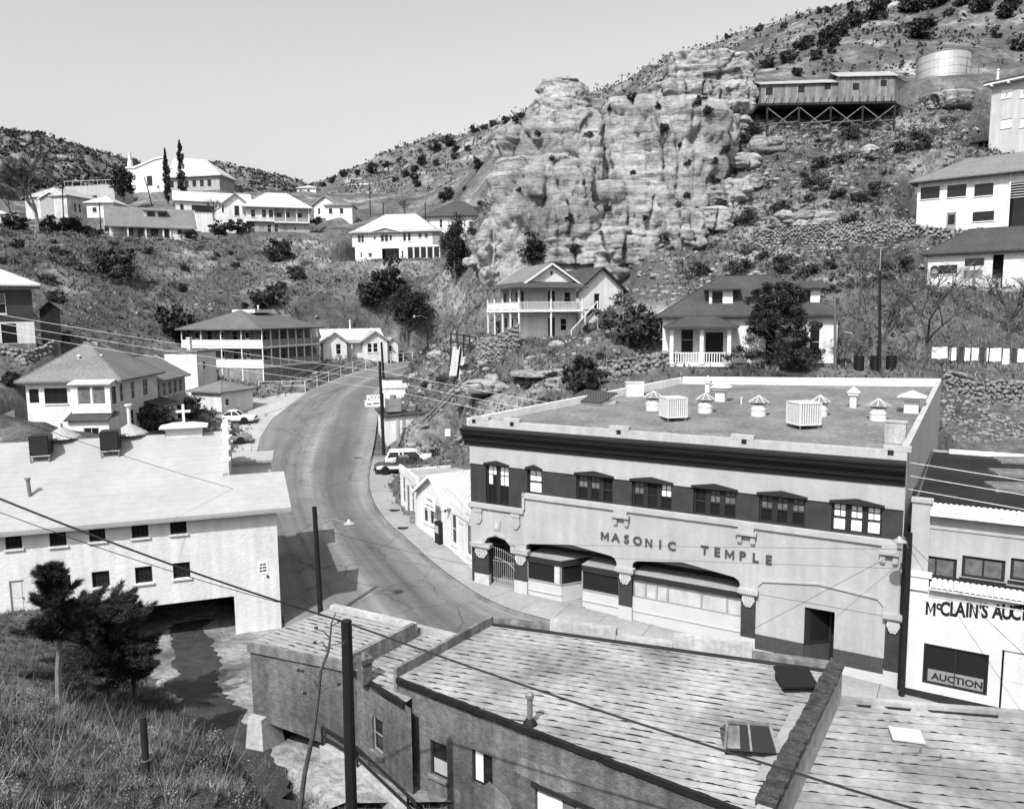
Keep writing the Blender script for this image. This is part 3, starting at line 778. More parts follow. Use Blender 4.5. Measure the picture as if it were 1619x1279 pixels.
ob('dark_channel', np_mesh('dark_channel', BVv, BFf), mat('dark_channel_dirt', .035, var=.4, scale=1.5, fine=.4, bump=.5, bscale=6), kind='structure', smooth=True, label='dark channel winding out of the underpass')
# ================================================================== building kit
X_, Y_, Z_ = Vector((1, 0, 0)), Vector((0, 1, 0)), Vector((0, 0, 1))
class B:
    def __init__(s, name, label, cat, L, R, group=None, z=None):
        s.o = Vector(L)
        if z is not None: s.o.z = z
        d = R - L
        s.W = math.hypot(d.x, d.y); s.rz = math.atan2(d.y, d.x)
        s.e = empty(name, s.o, s.rz, label=label, cat=cat, group=group)
    def loc(s, p):
        return Matrix.Rotation(-s.rz, 3, 'Z') @ (Vector(p) - s.o)
    def wor(s, p):
        return Matrix.Rotation(s.rz, 3, 'Z') @ Vector(p) + s.o
    def part(s, name, mb, m, parent=None, **kw):
        return ob(name, mb, m, parent or s.e, **kw)
    def sight(s, px, py, y0=0.0):
        """(x,z) where a sight line meets the vertical plane y=y0 of this building"""
        c = s.loc(CAM); d = Matrix.Rotation(-s.rz, 3, 'Z') @ ray(px, py)
        t = (y0 - c.y) / d.y
        p = c + d * t; return p.x, p.z
def frames(x0, x1, y0, y1):
    return {'f': ((Vector((x0, y0, 0)), X_, -Y_), x1 - x0), 'r': ((Vector((x1, y0, 0)), Y_, X_), y1 - y0),
            'b': ((Vector((x1, y1, 0)), -X_, Y_), x1 - x0), 'l': ((Vector((x0, y1, 0)), -Y_, -X_), y1 - y0)}
def open_wall(mb, fr, ln, z0, z1, rects, rev=0.16):
    us = sorted({0.0, ln, *[r[0] for r in rects], *[r[0] + r[2] for r in rects]})
    zs = sorted({z0, z1, *[r[1] for r in rects], *[r[1] + r[3] for r in rects]})
    us = [u for u in us if -1e-6 <= u <= ln + 1e-6]; zs = [z for z in zs if z0 - 1e-6 <= z <= z1 + 1e-6]
    O, U, Nn = fr
    P = lambda u, z, d: O + U * u + Nn * d + Vector((0, 0, z))
    for a, b in zip(us, us[1:]):
        for c, d in zip(zs, zs[1:]):
            uc, zc = (a + b) / 2, (c + d) / 2
            if any(r[0] < uc < r[0] + r[2] and r[1] < zc < r[1] + r[3] for r in rects): continue
            mb.add([P(a, c, 0), P(b, c, 0), P(b, d, 0), P(a, d, 0)], [(0, 1, 2, 3)])
    for (u, z, w, h) in rects:
        a, b, c, d = u, u + w, z, z + h
        q = [P(a, c, 0), P(b, c, 0), P(b, d, 0), P(a, d, 0), P(a, c, -rev), P(b, c, -rev), P(b, d, -rev), P(a, d, -rev)]
        mb.add(q, [(0, 4, 5, 1), (1, 5, 6, 2), (2, 6, 7, 3), (3, 7, 4, 0)])
def window(b, fr, u, z, w, h, nx=1, ny=2, fm='frame_w', gm='glass', rec=0.07, sill=True, panes=False, t=0.055, label=None, gms=None, name='window', mt=None):
    mb = MB(); mt = mt or t * 0.6
    mb.fbox(fr, u, u + w, z, z + t, -rec - .05, -rec).fbox(fr, u, u + w, z + h - t, z + h, -rec - .05, -rec)
    mb.fbox(fr, u, u + t, z + t, z + h - t, -rec - .05, -rec).fbox(fr, u + w - t, u + w, z + t, z + h - t, -rec - .05, -rec)
    for i in range(1, nx):
        c = u + w * i / nx; mb.fbox(fr, c - mt / 2, c + mt / 2, z + t, z + h - t, -rec - .045, -rec - .004)
    for i in range(1, ny):
        c = z + h * i / ny; mb.fbox(fr, u + t, u + w - t, c - mt / 2, c + mt / 2, -rec - .043, -rec - .006)
    o = b.part(name, mb, fm, label=label)
    if panes:
        pw, ph = w / nx, h / ny
        for i in range(nx):
            for j in range(ny):
                g = gm
                if gms: g = gms[(j * nx + i) % len(gms)]
                b.part('pane', MB().fbox(fr, u + i * pw + .012, u + (i + 1) * pw - .012, z + j * ph + .012, z + (j + 1) * ph - .012, -rec - .034, -rec - .024), g, o)
    else:
        b.part('pane', MB().fbox(fr, u + .01, u + w - .01, z + .01, z + h - .01, -rec - .034, -rec - .024), gm, o)
    if sill:
        b.part('sill', MB().fbox(fr, u - .07, u + w + .07, z - .09, z - .002, -.05, .09), sill if isinstance(sill, str) else 'frame_w', o)
    return o
def door(b, fr, u, z, w, h, m='frame_g', rec=0.08, glass=False, label=None):
    mb = MB().fbox(fr, u, u + w, z, z + h, -rec - .05, -rec)
    t = .11
    for (a0, a1, c0, c1) in ((t, w - t, .15, h * .42), (t, w - t, h * .5, h - .14)):
        mb.fbox(fr, u + a0, u + a1, z + c0, z + c1, -rec, -rec + .018)
    o = b.part('door', mb, m, label=label)
    b.part('door_handle', MB().fbox(fr, u + w - .12, u + w - .05, z + h * .45, z + h * .45 + .1, -rec + .0, -rec + .06), 'steel_d', o)
    if glass: b.part('pane', MB().fbox(fr, u + t + .03, u + w - t - .03, z + h * .52, z + h - .2, -rec + .02, -rec + .028), 'glass', o)
    return o
def walls(b, x0, x1, y0, y1, z0, z1, m, ops=None, name='wall', rev=0.16, top=True):
    """four walls with real openings; ops[side] = [('w'|'d'|'o', u, z, w, h, {options}), ...]"""
    ops = ops or {}
    mb = MB(); fs = frames(x0, x1, y0, y1)
    for side, (fr, ln) in fs.items():
        lst = ops.get(side, [])
        open_wall(mb, fr, ln, z0, z1, [o[1:5] for o in lst], rev)
        for o in lst:
            kw = o[5] if len(o) > 5 else {}
            if o[0] == 'w': window(b, fr, *o[1:5], **kw)
            elif o[0] == 'd': door(b, fr, *o[1:5], **kw)
            else: b.part('opening', MB().fbox(fr, o[1] - .05, o[1] + o[3] + .05, o[2] - .05, o[2] + o[4] + .05, -rev - .9, -rev - .85), kw.get('m', 'glass'))
    if top: mb.add([(x0, y0, z1), (x1, y0, z1), (x1, y1, z1), (x0, y1, z1)], [(0, 1, 2, 3)])
    b.part(name, mb, m)
    return fs
def hip(b, x0, x1, y0, y1, z, h, ov, m, inset=None, t=0.16, name='roof', axis=None, ridge_shift=0.0):
    x0 -= ov; x1 += ov; y0 -= ov; y1 += ov
    axis = axis or ('x' if x1 - x0 >= y1 - y0 else 'y')
    e = [(x0, y0, z), (x1, y0, z), (x1, y1, z), (x0, y1, z)]
    if axis == 'x':
        i = inset if inset is not None else (y1 - y0) / 2
        yc = (y0 + y1) / 2 + ridge_shift
        r = [(x0 + i, yc, z + h), (x1 - i, yc, z + h)]
        pf = [(0, 1, 5, 4), (1, 2, 5), (2, 3, 4, 5), (3, 0, 4)]
    else:
        i = inset if inset is not None else (x1 - x0) / 2
        xc = (x0 + x1) / 2 + ridge_shift
        r = [(xc, y0 + i, z + h), (xc, y1 - i, z + h)]
        pf = [(0, 1, 4), (1, 2, 5, 4), (2, 3, 5), (3, 0, 4, 5)]
    v = e + r + [(p[0], p[1], p[2] - t) for p in e]
    fs = pf + [(6, 7, 1, 0), (7, 8, 2, 1), (8, 9, 3, 2), (9, 6, 0, 3), (9, 8, 7, 6)]
    o = b.part(name, MB().add(v, fs), m)
    cap = MB()
    cap.bar(r[0], r[1], .16, .07)
    for k in range(4):
        cap.bar(e[k], r[0] if ((axis == 'x' and k in (0, 3)) or (axis == 'y' and k in (0, 1))) else r[1], .14, .06)
    b.part('ridge_cap', cap, m, o)
    return o
def gable(b, x0, x1, y0, y1, z, h, ov, m, axis='x', t=0.14, name='roof', wall=None, rake='frame_w', og=None):
    og = ov if og is None else og
    if axis == 'x':
        hw = (y1 - y0) / 2; yc = (y0 + y1) / 2; k = h / hw; dz = k * ov
        A = [(x0 - og, y0 - ov, z - dz), (x1 + og, y0 - ov, z - dz), (x1 + og, yc, z + h), (x0 - og, yc, z + h)]
        C_ = [(x1 + og, y1 + ov, z - dz), (x0 - og, y1 + ov, z - dz), (x0 - og, yc, z + h), (x1 + og, yc, z + h)]
        tri = [[(x0, y0, z), (x0, y1, z), (x0, yc, z + h - t * .9)], [(x1, y0, z), (x1, y1, z), (x1, yc, z + h - t * .9)]]
        ends = [(x0 - og, -1), (x1 + og, 1)]
        rk = [[((e[0] + e[1] * .03), y0 - ov, z - dz - t * .6), ((e[0] + e[1] * .03), yc, z + h - t * .6), ((e[0] + e[1] * .03), y1 + ov, z - dz - t * .6)] for e in ends]
    else:
        hw = (x1 - x0) / 2; xc = (x0 + x1) / 2; k = h / hw; dz = k * ov
        A = [(x0 - ov, y1 + og, z - dz), (x0 - ov, y0 - og, z - dz), (xc, y0 - og, z + h), (xc, y1 + og, z + h)]
        C_ = [(x1 + ov, y0 - og, z - dz), (x1 + ov, y1 + og, z - dz), (xc, y1 + og, z + h), (xc, y0 - og, z + h)]
        tri = [[(x0, y0, z), (x1, y0, z), (xc, y0, z + h - t * .9)], [(x0, y1, z), (x1, y1, z), (xc, y1, z + h - t * .9)]]
        ends = [(y0 - og, -1), (y1 + og, 1)]
        rk = [[(x0 - ov, (e[0] + e[1] * .03), z - dz - t * .6), (xc, (e[0] + e[1] * .03), z + h - t * .6), (x1 + ov, (e[0] + e[1] * .03), z - dz - t * .6)] for e in ends]
    o = b.part(name, MB().slab(A, t).slab(C_, t), m)
    if wall:
        for i_, tr in enumerate(tri):
            n_ = (Vector(tr[1]) - Vector(tr[0])).cross(Vector(tr[2]) - Vector(tr[0])).normalized()
            e_ = (Vector((x0 + x1, y0 + y1, 0)) / 2 - (Vector(tr[0]) + Vector(tr[1])) / 2); e_.z = 0
            inn = e_.normalized() * .15
            b.part('gable', MB().add([Vector(p) for p in tr] + [Vector(p) + inn for p in tr], [(0, 1, 2), (5, 4, 3), (0, 3, 4, 1), (1, 4, 5, 2), (2, 5, 3, 0)]), wall)
    if rake:
        for r in rk:
            b.part('barge_board', MB().bar(r[0], r[1], .05, .2).bar(r[1], r[2], .05, .2), rake, o)
    return o
def shed(b, pts, m, t=0.1, name='porch_roof', parent=None):
    return b.part(name, MB().slab(pts, t), m, parent)
def post(b, x, y, z0, z1, w=.14, m='frame_w', name='post'):
    mb = MB().box(x - w / 2, x + w / 2, y - w / 2, y + w / 2, z0, z1)
    mb.box(x - w * .8, x + w * .8, y - w * .8, y + w * .8, z0, z0 + .12).box(x - w * .8, x + w * .8, y - w * .8, y + w * .8, z1 - .12, z1)
    return b.part(name, mb, m)
def railing(b, p, q, h=.9, m='frame_w', step=.2, solid=False, w=.05):
    p, q = Vector(p), Vector(q); mb = MB()
    up = Vector((0, 0, 1))
    mb.bar(p + up * h, q + up * h, .08, .07).bar(p + up * .12, q + up * .12, .05, .05)
    n = max(1, int((q - p).length / step))
    if solid:
        mb.bar(p + up * (h * .52), q + up * (h * .52), .03, h * .8)
    else:
        for i in range(n + 1):
            a = p.lerp(q, i / n); mb.bar(a + up * .1, a + up * h, w, w)
    return b.part('railing', mb, m)
def chimney(b, x, y, z0, z1, w=.5, m='oldbrick'):
    mb = MB().box(x - w / 2, x + w / 2, y - w / 2, y + w / 2, z0, z1)
    mb.box(x - w * .62, x + w * .62, y - w * .62, y + w * .62, z1, z1 + .14)
    return b.part('chimney', mb, m)
def pipe(b, x, y, z0, z1, r=.07, m='steel_d'):
    return b.part('vent_pipe', MB().tube([(x, y, z0), (x, y, z1)], r, 8).lathe([(r * 1.7, z1), (r * 1.9, z1 + .04), (r * .4, z1 + .16)], (x, y, 0), 8), m)
# ================================================================== the lodge hall
lb = B('lodge_hall', 'long cream and dark brick lodge hall with black cornice and raised letters', 'building', FA, FB)
LW = FW
FF = (Vector((0, 0, 0)), X_, -Y_)
BK = [(23.25, 24.6), (5.8, 21.0)]
zr = lambda y: 9.22 + 0.045 * y
# front wall with its openings
fw = MB()
UPW = [(1.08, 2.64, 4.66), (3.88, 4.8, 5.62), (6.97, 9.12, 5.6), (10.2, 12.38, 5.6), (13.5, 15.64, 5.62), (16.72, 18.84, 5.66), (19.98, 22.08, 5.68)]
rects = [(a, z, b_ - a, 7.02 - z) for a, b_, z in UPW]
rects += [(1.28, -.45, 1.79, 3.1), (3.88, -.6, 5.66, 3.4), (10.3, -1.2, 5.73, 4.0), (18.98, -1.05, 1.32, 2.9)]
open_wall(fw, FF, LW, -1.6, 9.2, rects, .3)
# sides and back
side = [(LW, 0), BK[0], BK[1], (0, 0)]
for (a, b_) in zip(side, side[1:]):
    fw.add([(a[0], a[1], -1.6), (b_[0], b_[1], -1.6), (b_[0], b_[1], zr(b_[1]) + .0), (a[0], a[1], zr(a[1]))], [(0, 1, 2, 3)])
lb.part('wall', fw, 'darkbrick')
# right flank is rendered in grey
v = Vector((BK[0][0] - LW, BK[0][1], 0)); vl = v.length; vu = v.normalized()
FRt = (Vector((LW, 0, 0)), vu, Vector((vu.y, -vu.x, 0)))
lb.part('side_render', MB().add([Vector((LW, .0, -1.6)) + FRt[2] * .03, Vector((BK[0][0], BK[0][1], -1.6)) + FRt[2] * .03, Vector((BK[0][0], BK[0][1], 10.75)) + FRt[2] * .03, Vector((LW, 0, 9.7)) + FRt[2] * .03,
                                 Vector((LW, .0, -1.6)) - FRt[2] * .25, Vector((BK[0][0], BK[0][1], -1.6)) - FRt[2] * .25, Vector((BK[0][0], BK[0][1], 10.75)) - FRt[2] * .25, Vector((LW, 0, 9.7)) - FRt[2] * .25],
                                [(0, 1, 2, 3), (7, 6, 5, 4), (0, 4, 5, 1), (1, 5, 6, 2), (2, 6, 7, 3), (3, 7, 4, 0)]), 'greywall')
# roof deck and parapets
lb.part('roof_deck', MB().slab([(-.0, .12, zr(0)), (LW, .12, zr(0)), (BK[0][0], BK[0][1], zr(BK[0][1])), (BK[1][0], BK[1][1], zr(BK[1][1]))], .3), 'gravel')
def parapet(a, b_, h0, h1, th, m):
    a, b_ = Vector((*a, 0)), Vector((*b_, 0)); n_ = (b_ - a).normalized(); n_ = Vector((-n_.y, n_.x, 0)) * th
    q = []
    for p, h in ((a, h0), (b_, h1)):
        for s_ in (0, 1):
            for z in (zr(p.y) - .2, zr(p.y) + h): q.append(p + n_ * s_ + Vector((0, 0, z)))
    return MB().add(q, [(0, 1, 5, 4), (2, 6, 7, 3), (1, 3, 7, 5), (0, 4, 6, 2), (0, 2, 3, 1), (4, 5, 7, 6)])
lb.part('parapet', parapet(BK[1], (0, 0), .5, .42, -.25, 'stucco'), 'stucco')
lb.part('parapet', parapet(BK[0], BK[1], .55, .55, -.28, 'stucco'), 'stucco')
fp = MB().fbox(FF, -.12, LW + .02, 9.16, 9.6, -.3, .02)
for us in (.2, 2.3, 8.9, 15.3, 22.0):
    fp.fbox(FF, us, us + 1.1, 9.58, 9.8, -.35, .03)
par = lb.part('parapet', fp, 'greywall')
for us in (.32, 2.91, 9.45, 15.95, 22.3):
    lb.part('scupper', MB().fbox(FF, us - .12, us + .12, 9.4, 9.62, .022, .045), 'tar', par)
# cornice: moulded profile run along the front
def run(name, prof, u0, u1, m, parent=None):
    n = len(prof)
    vv = [(u, -d, z) for u in (u0, u1) for d, z in prof]
    return lb.part(name, MB().add(vv, [tuple(range(n)), tuple(range(2 * n - 1, n - 1, -1))] + [(i, i + n, (i + 1) % n + n, (i + 1) % n) for i in range(n)]), m, parent)
run('cornice', [(-.1, 8.08), (.12, 8.08), (.14, 8.3), (.24, 8.36), (.26, 8.62), (.42, 8.78), (.5, 8.8), (.52, 8.98), (.58, 9.02), (.58, 9.12), (.02, 9.2), (-.1, 9.2)], -.33, LW + .02, 'cornice')
# cream render
heads = []
for a, b_, z in reversed(UPW):
    heads += [(b_ + .06, 7.06), ((a + b_) / 2, 7.27), (a - .06, 7.06)] if True else []
top = [(0, 8.1), (0, 7.0)]
for a, b_, z in UPW: top += [(a - .1, 7.0), (a - .1, 7.1), ((a + b_) / 2, 7.29), (b_ + .1, 7.1), (b_ + .1, 7.0)]
top += [(LW, 7.0), (LW, 8.1)]
top[2:2] = []
lb.part('cream_band', MB().fpoly(FF, top, 0, .06), 'cream')
low = [(0, 2.1), (0.95, 2.1), (0.99, 2.38), (1.25, 2.7), (1.85, 2.88), (2.5, 2.76), (2.92, 2.42), (2.95, 2.1), (3.8, 2.1), (3.8, 2.5), (3.9, 2.65), (4.05, 2.7), (6.66, 3.03), (9.08, 2.78), (9.3, 2.65), (9.4, 2.45), (9.4, 2.1), (10.3, 2.1), (10.3, 2.5), (10.4, 2.66), (10.6, 2.74), (13.0, 3.06), (15.65, 2.74), (15.87, 2.6), (15.95, 2.4), (15.95, 2.1), (LW, 2.1), (LW, 5.3), (3.66, 5.3), (3.66, 4.45), (0, 4.45)]
lb.part('cream_wall', MB().fpoly(FF, low, 0, .07), 'cream')
bay = MB()
bay.fbox(FF, 16.72, 18.98, .05, 2.1, 0, .04).fbox(FF, 20.3, 22.42, .1, 2.1, 0, .04).fbox(FF, 18.98, 20.3, 1.85, 2.1, 0, .04)
lb.part('cream_bay', bay, 'cream')
for r_ in ((16.72, 18.98, -.7, .05, -1.5), (20.3, 22.42, -.64, .1, -1.5)):
    lb.part('tile_base', MB().fbox(FF, r_[0], r_[1], r_[2], r_[3], 0, .07), 'tile'); lb.part('granite_base', MB().fbox(FF, r_[0], r_[1], r_[4], r_[2], 0, .1), 'granite')
mld = [(16.77, 2.3), (16.77, 2.5), (17.02, 2.79), (19.56, 3.1), (22.09, 2.87), (22.35, 2.55), (22.35, 2.3)]
mm = MB()
for a, b_ in zip(mld, mld[1:]): mm.bar((a[0], -.1, a[1]), (b_[0], -.1, b_[1]), .1, .09)
lb.part('arch_moulding', mm, 'cream')
run('belt_course', [(0, 5.22), (.1, 5.22), (.12, 5.3), (.2, 5.34), (.2, 5.6), (.12, 5.62), (0, 5.62)], 3.66, LW, 'cream')
run('belt_course', [(0, 4.34), (.14, 4.34), (.22, 4.42), (.22, 4.66), (0, 4.68)], -.12, 3.7, 'cream')
lb.part('belt_return', MB().fbox(FF, 3.62, 3.78, 4.66, 5.62, 0, .2), 'cream')
def bracket(u, z, w=1.0, h=.55):
    mb = MB().fbox(FF, u - w / 2, u + w / 2, z - .16, z, .06, .34)
    mb.fpoly(FF, [(u - w * .38, z + .0), (u + w * .38, z), (u + w * .38, z + .26), (u + w * .25, z + .36), (u - w * .25, z + .36), (u - w * .38, z + .26)], .06, .29)
    for s_ in (-1, 1):
        mb.fbox(FF, u + s_ * w * .32 - .11, u + s_ * w * .32 + .11, z - h, z - .16, .06, .22).fbox(FF, u + s_ * w * .32 - .09, u + s_ * w * .32 + .09, z - h - .1, z - h, .06, .15)
    return lb.part('bracket', mb, 'cream')
bracket(9.66, 5.14); bracket(16.2, 5.14); bracket(22.45, 5.14, .8)
for u in (.55, 3.15):
    mb = MB().fbox(FF, u - .3, u + .3, 4.14, 4.34, .06, .2)
    mb.fpoly(FF, [(u - .26, 4.14), (u - .3, 3.75), (u - .12, 3.45), (u + .12, 3.45), (u + .3, 3.75), (u + .26, 4.14)], .06, .16)
    lb.part('corbel', mb, 'cream')
lb.part('keystone', MB().fpoly(FF, [(1.65, 3.2), (2.05, 3.2), (2.12, 3.75), (1.6, 3.75)], .06, .12), 'cream')
arch = [(0.95, 2.15), (0.99, 2.42), (1.25, 2.74), (1.85, 2.95), (2.5, 2.82), (2.92, 2.46), (2.95, 2.15)]
am = MB()
for a, b_ in zip(arch, arch[1:]): am.bar((a[0], -.14, a[1]), (b_[0], -.14, b_[1]), .22, .12)
lb.part('arch_moulding', am, 'cream')
lb.part('tablet', MB().fbox(FF, 1.75, 1.95, 3.3, 3.65, .12, .135), 'granite')
# piers with granite feet, caps and carved capitals
for (a, b_, zb) in ((.3, 1.28, .4), (3.07, 3.88, .43), (9.55, 10.3, .16), (16.03, 16.72, -.18), (22.44, 23.05, -.41)):
    p = lb.part('pier', MB().fbox(FF, a, b_, zb, 2.06, -.1, .13), 'darkbrick')
    lb.part('pier_foot', MB().fbox(FF, a - .02, b_ + .02, -1.5, zb, -.1, .16), 'granite', p)
    c = (a + b_) / 2; w = (b_ - a)
    lb.part('capital', MB().fbox(FF, c - w * .7, c + w * .7, 2.08, 2.3, -.05, .34).fbox(FF, c - w * .6, c + w * .6, 1.98, 2.08, -.05, .26), 'cream', p)
    orn = MB().fpoly(FF, [(c - w * .4, 1.97), (c - w * .45, 1.72), (c - w * .18, 1.4), (c + w * .18, 1.4), (c + w * .45, 1.72), (c + w * .4, 1.97)], .13, .2)
    for k in range(5): orn.fbox(FF, c - w * .3 + k * w * .13, c - w * .22 + k * w * .13, 1.5 + .05 * (k % 2), 1.9, .2, .25)
    lb.part('carving', orn, 'granite', p)
# letters
for k, ch in enumerate("MASONIC"): text('letter', lb.e, ch, .62, FF, 8.72 + k * .622, 3.82, .1, 'ink_g', .03, .006 if ch in 'MN' else .018)
for k, ch in enumerate("TEMPLE"): text('letter', lb.e, ch, .62, FF, 14.16 + k * .622, 3.86, .1, 'ink_g', .03, .006 if ch in 'MN' else .018)
# upper windows
for i, (a, b_, z) in enumerate(UPW):
    ns = 3 if b_ - a > 2 else (2 if b_ - a > 1.2 else 1)
    mb = MB(); h1 = 7.02; rec = .2
    mb.fbox(FF, a, b_, z, z + .07, -rec - .06, -rec + .04).fbox(FF, a, b_, h1 - .1, h1, -rec - .06, -rec + .06)
    sw = (b_ - a) / ns; zm = z + (h1 - z) * .48
    for k in range(ns + 1):
        t = .13 if 0 < k < ns else .09
        u = a + sw * k; u0 = max(a, u - t); u1 = min(b_, u + t)
        mb.fbox(FF, u0, u1, z + .07, h1 - .1, -rec - .06, -rec + .05)
    for k in range(ns):
        u0 = a + sw * k + .1; u1 = a + sw * (k + 1) - .1
        mb.fbox(FF, u0, u1, zm - .04, zm + .04, -rec - .04, -rec + .03)
        cu, cz = (u0 + u1) / 2, (zm + h1) / 2
        mb.fbox(FF, cu - .018, cu + .018, zm + .04, h1 - .1, -rec - .03, -rec + .01).fbox(FF, u0, u1, cz - .018, cz + .018, -rec - .028, -rec + .012)
    w_ = lb.part('window', mb, 'frame_d', label='window with pale blinds drawn' if i in (1, 6) else None)
    for k in range(ns):
        u0 = a + sw * k + .1; u1 = a + sw * (k + 1) - .1; cu, cz = (u0 + u1) / 2, (zm + h1) / 2
        lowm = {0: 'glass', 1: 'shade', 6: 'shade'}.get(i, 'glass')
        lb.part('pane', MB().fbox(FF, u0 - .02, u1 + .02, z + .05, zm, -rec - .026, -rec - .016), lowm, w_)
        for (q0, q1, r0, r1, n_) in ((u0, cu, zm, cz, 0), (cu, u1, zm, cz, 1), (u0, cu, cz, h1 - .08, 2), (cu, u1, cz, h1 - .08, 3)):
            um = 'shade' if i in (0, 1, 6) or (i == 3 and k == 2) else ('curtain' if (i * 7 + k * 3) % 4 else 'glass')
            if i == 0 and (k, n_) == (0, 1): um = 'glass'
            lb.part('pane', MB().fbox(FF, q0 + .002, q1 - .002, r0 + .002, r1 - .002, -rec - .026, -rec - .016), um, w_)
    lb.part('window_head', MB().fpoly(FF, [(a - .1, 7.02), (b_ + .1, 7.02), (b_ + .1, 7.12), ((a + b_) / 2, 7.31), (a - .1, 7.12)], -.02, .11), 'frame_d', w_)
# porch of the entrance with iron gate
lb.part('entrance_recess', MB().box(1.25, 3.1, 1.6, 1.7, -.6, 2.7).box(1.2, 1.27, .25, 1.6, -.6, 2.7).box(3.08, 3.15, .25, 1.6, -.6, 2.7).box(1.27, 3.08, .25, 1.6, 2.6, 2.7), 'darkbrick')
lb.part('entrance_floor', MB().box(1.27, 3.08, -.1, 1.6, -.6, -.3), 'walk')
gt = MB()
for k in range(13):
    u = 1.36 + k * .135; h = 1.35 + .55 * abs(math.cos((u - 1.4) * .9))
    gt.bar((u, .32, -.22), (u, .32, h), .022); gt.bar((u, .32, h), (u, .32, h + .12), .045)
gt.bar((1.3, .32, -.18), (3.04, .32, -.18), .05).bar((1.3, .32, .12), (3.04, .32, .12), .04).bar((1.3, .32, 1.2), (3.04, .32, 1.2), .03)
for k in range(10): gt.bar((1.4 + k * .17, .31, -.12), (1.5 + k * .17, .31, .08), .025).bar((1.5 + k * .17, .31, -.12), (1.4 + k * .17, .31, .08), .025)
for k in range(7):
    a0, a1 = k / 7 * 1.57, (k + 1) / 7 * 1.57
    gt.bar((1.4 + 1.6 * math.sin(a0), .31, .3 + 1.1 * math.cos(a0)), (1.4 + 1.6 * math.sin(a1), .31, .3 + 1.1 * math.cos(a1)), .035)
lb.part('iron_gate', gt, mat('gate_iron', .3, rough=.5))
# shop 1: two glazed bays either side of a recessed entry
def plan_prism(poly, z0, z1): return MB().prism(poly, z0, z1)
b1 = [(3.9, -.02), (6.04, -.02), (7.15, 1.5), (3.9, 1.5)]; b2 = [(7.36, -.02), (9.54, -.02), (9.54, 1.5), (7.36, 1.5)]
for poly, u0, u1 in ((b1, 3.9, 6.04), (b2, 7.36, 9.54)):
    bk = lb.part('shop_bulkhead', plan_prism(poly, -1.0, .56), 'granite')
    lb.part('bulkhead_ledge', plan_prism([(poly[0][0] - .0, poly[0][1] - .06), (poly[1][0] + .03, poly[1][1] - .06), (poly[1][0] + .03, .3), (poly[0][0], .3)], -.02, .03), 'granite', bk)
    ins = lambda p, c, s_: (c[0] + (p[0] - c[0]) * s_, c[1] + (p[1] - c[1]) * s_)
    cc = ((u0 + u1) / 2, .8)
    lb.part('shop_glass', plan_prism([ins(p, cc, .97) for p in poly], .56, 1.72), 'glass')
    fr_ = MB()
    for (p, q) in ((poly[0], poly[1]), (poly[1], poly[2]) if u0 < 5 else (poly[0], poly[3])):
        fr_.bar((*p, .6), (*q, .6), .06, .08).bar((*p, 1.69), (*q, 1.69), .06, .06)
    for p in poly[:3] if u0 < 5 else (poly[0], poly[1], poly[3]): fr_.bar((*p, .56), (*p, 1.72), .06)
    lb.part('shop_frame', fr_, 'frame_g')
    h_ = lb.part('shop_header', plan_prism([(poly[0][0], poly[0][1] - .12), (poly[1][0] + .06, poly[1][1] - .12), (poly[2][0] + .05, 1.5), (poly[3][0], 1.5)], 1.72, 2.02), 'frame_d')
    lb.part('header_top', plan_prism([(poly[0][0], poly[0][1] - .12), (poly[1][0] + .06, poly[1][1] - .12), (poly[2][0] + .05, 1.5), (poly[3][0], 1.5)], 2.024, 2.05), 'roll_g', h_)
lb.part('brick_strip', MB().fbox(FF, 5.62, 5.95, .62, 1.68, .0, .05), mat('white_brick', .6, pat='brick', patdark=.2))
lb.part('shop_back', MB().box(3.8, 16.1, 1.52, 1.6, -1.3, 3.1).box(3.8, 9.6, .3, 1.52, 2.72, 2.8).box(10.2, 16.1, .3, 1.52, 2.76, 2.84), 'darkbrick')
lb.part('shop_door', MB().box(6.9, 7.36, 1.4, 1.5, -.6, 1.9), 'wood_m')
lb.part('entry_floor', MB().box(5.9, 7.5, -.1, 1.55, -.9, -.36), 'walk')
# shop 2: long window with blinds
s2 = lb.part('shop_bulkhead', MB().fbox(FF, 10.3, 16.03, -1.5, .72, -1.4, .0), 'granite')
lb.part('bulkhead_ledge', MB().fbox(FF, 10.3, 16.03, -.04, .02, 0, .05), 'granite', s2)
edges = [10.34, 11.0, 11.62, 12.22, 14.0, 15.3, 16.02]
for k, (a, b_) in enumerate(zip(edges, edges[1:])):
    w_ = lb.part('shop_window', MB().fbox(FF, a, a + .05, .74, 1.72, -.12, -.02).fbox(FF, b_ - .05, b_, .74, 1.72, -.12, -.02).fbox(FF, a + .05, b_ - .05, .74, .8, -.12, -.02).fbox(FF, a + .05, b_ - .05, 1.66, 1.72, -.12, -.02), 'frame_g')
    lb.part('blind', MB().fbox(FF, a + .05, b_ - .05, .8, 1.66, -.1, -.08), mat('shop_blind', .5, pat='clap', per=.06, patdark=.75), w_)
h2 = lb.part('shop_header', MB().fbox(FF, 10.3, 16.03, 1.72, 2.02, -1.4, .1), 'frame_d')
lb.part('header_top', MB().fbox(FF, 10.3, 16.03, 2.024, 2.05, -1.4, .1), 'roll_g', h2)
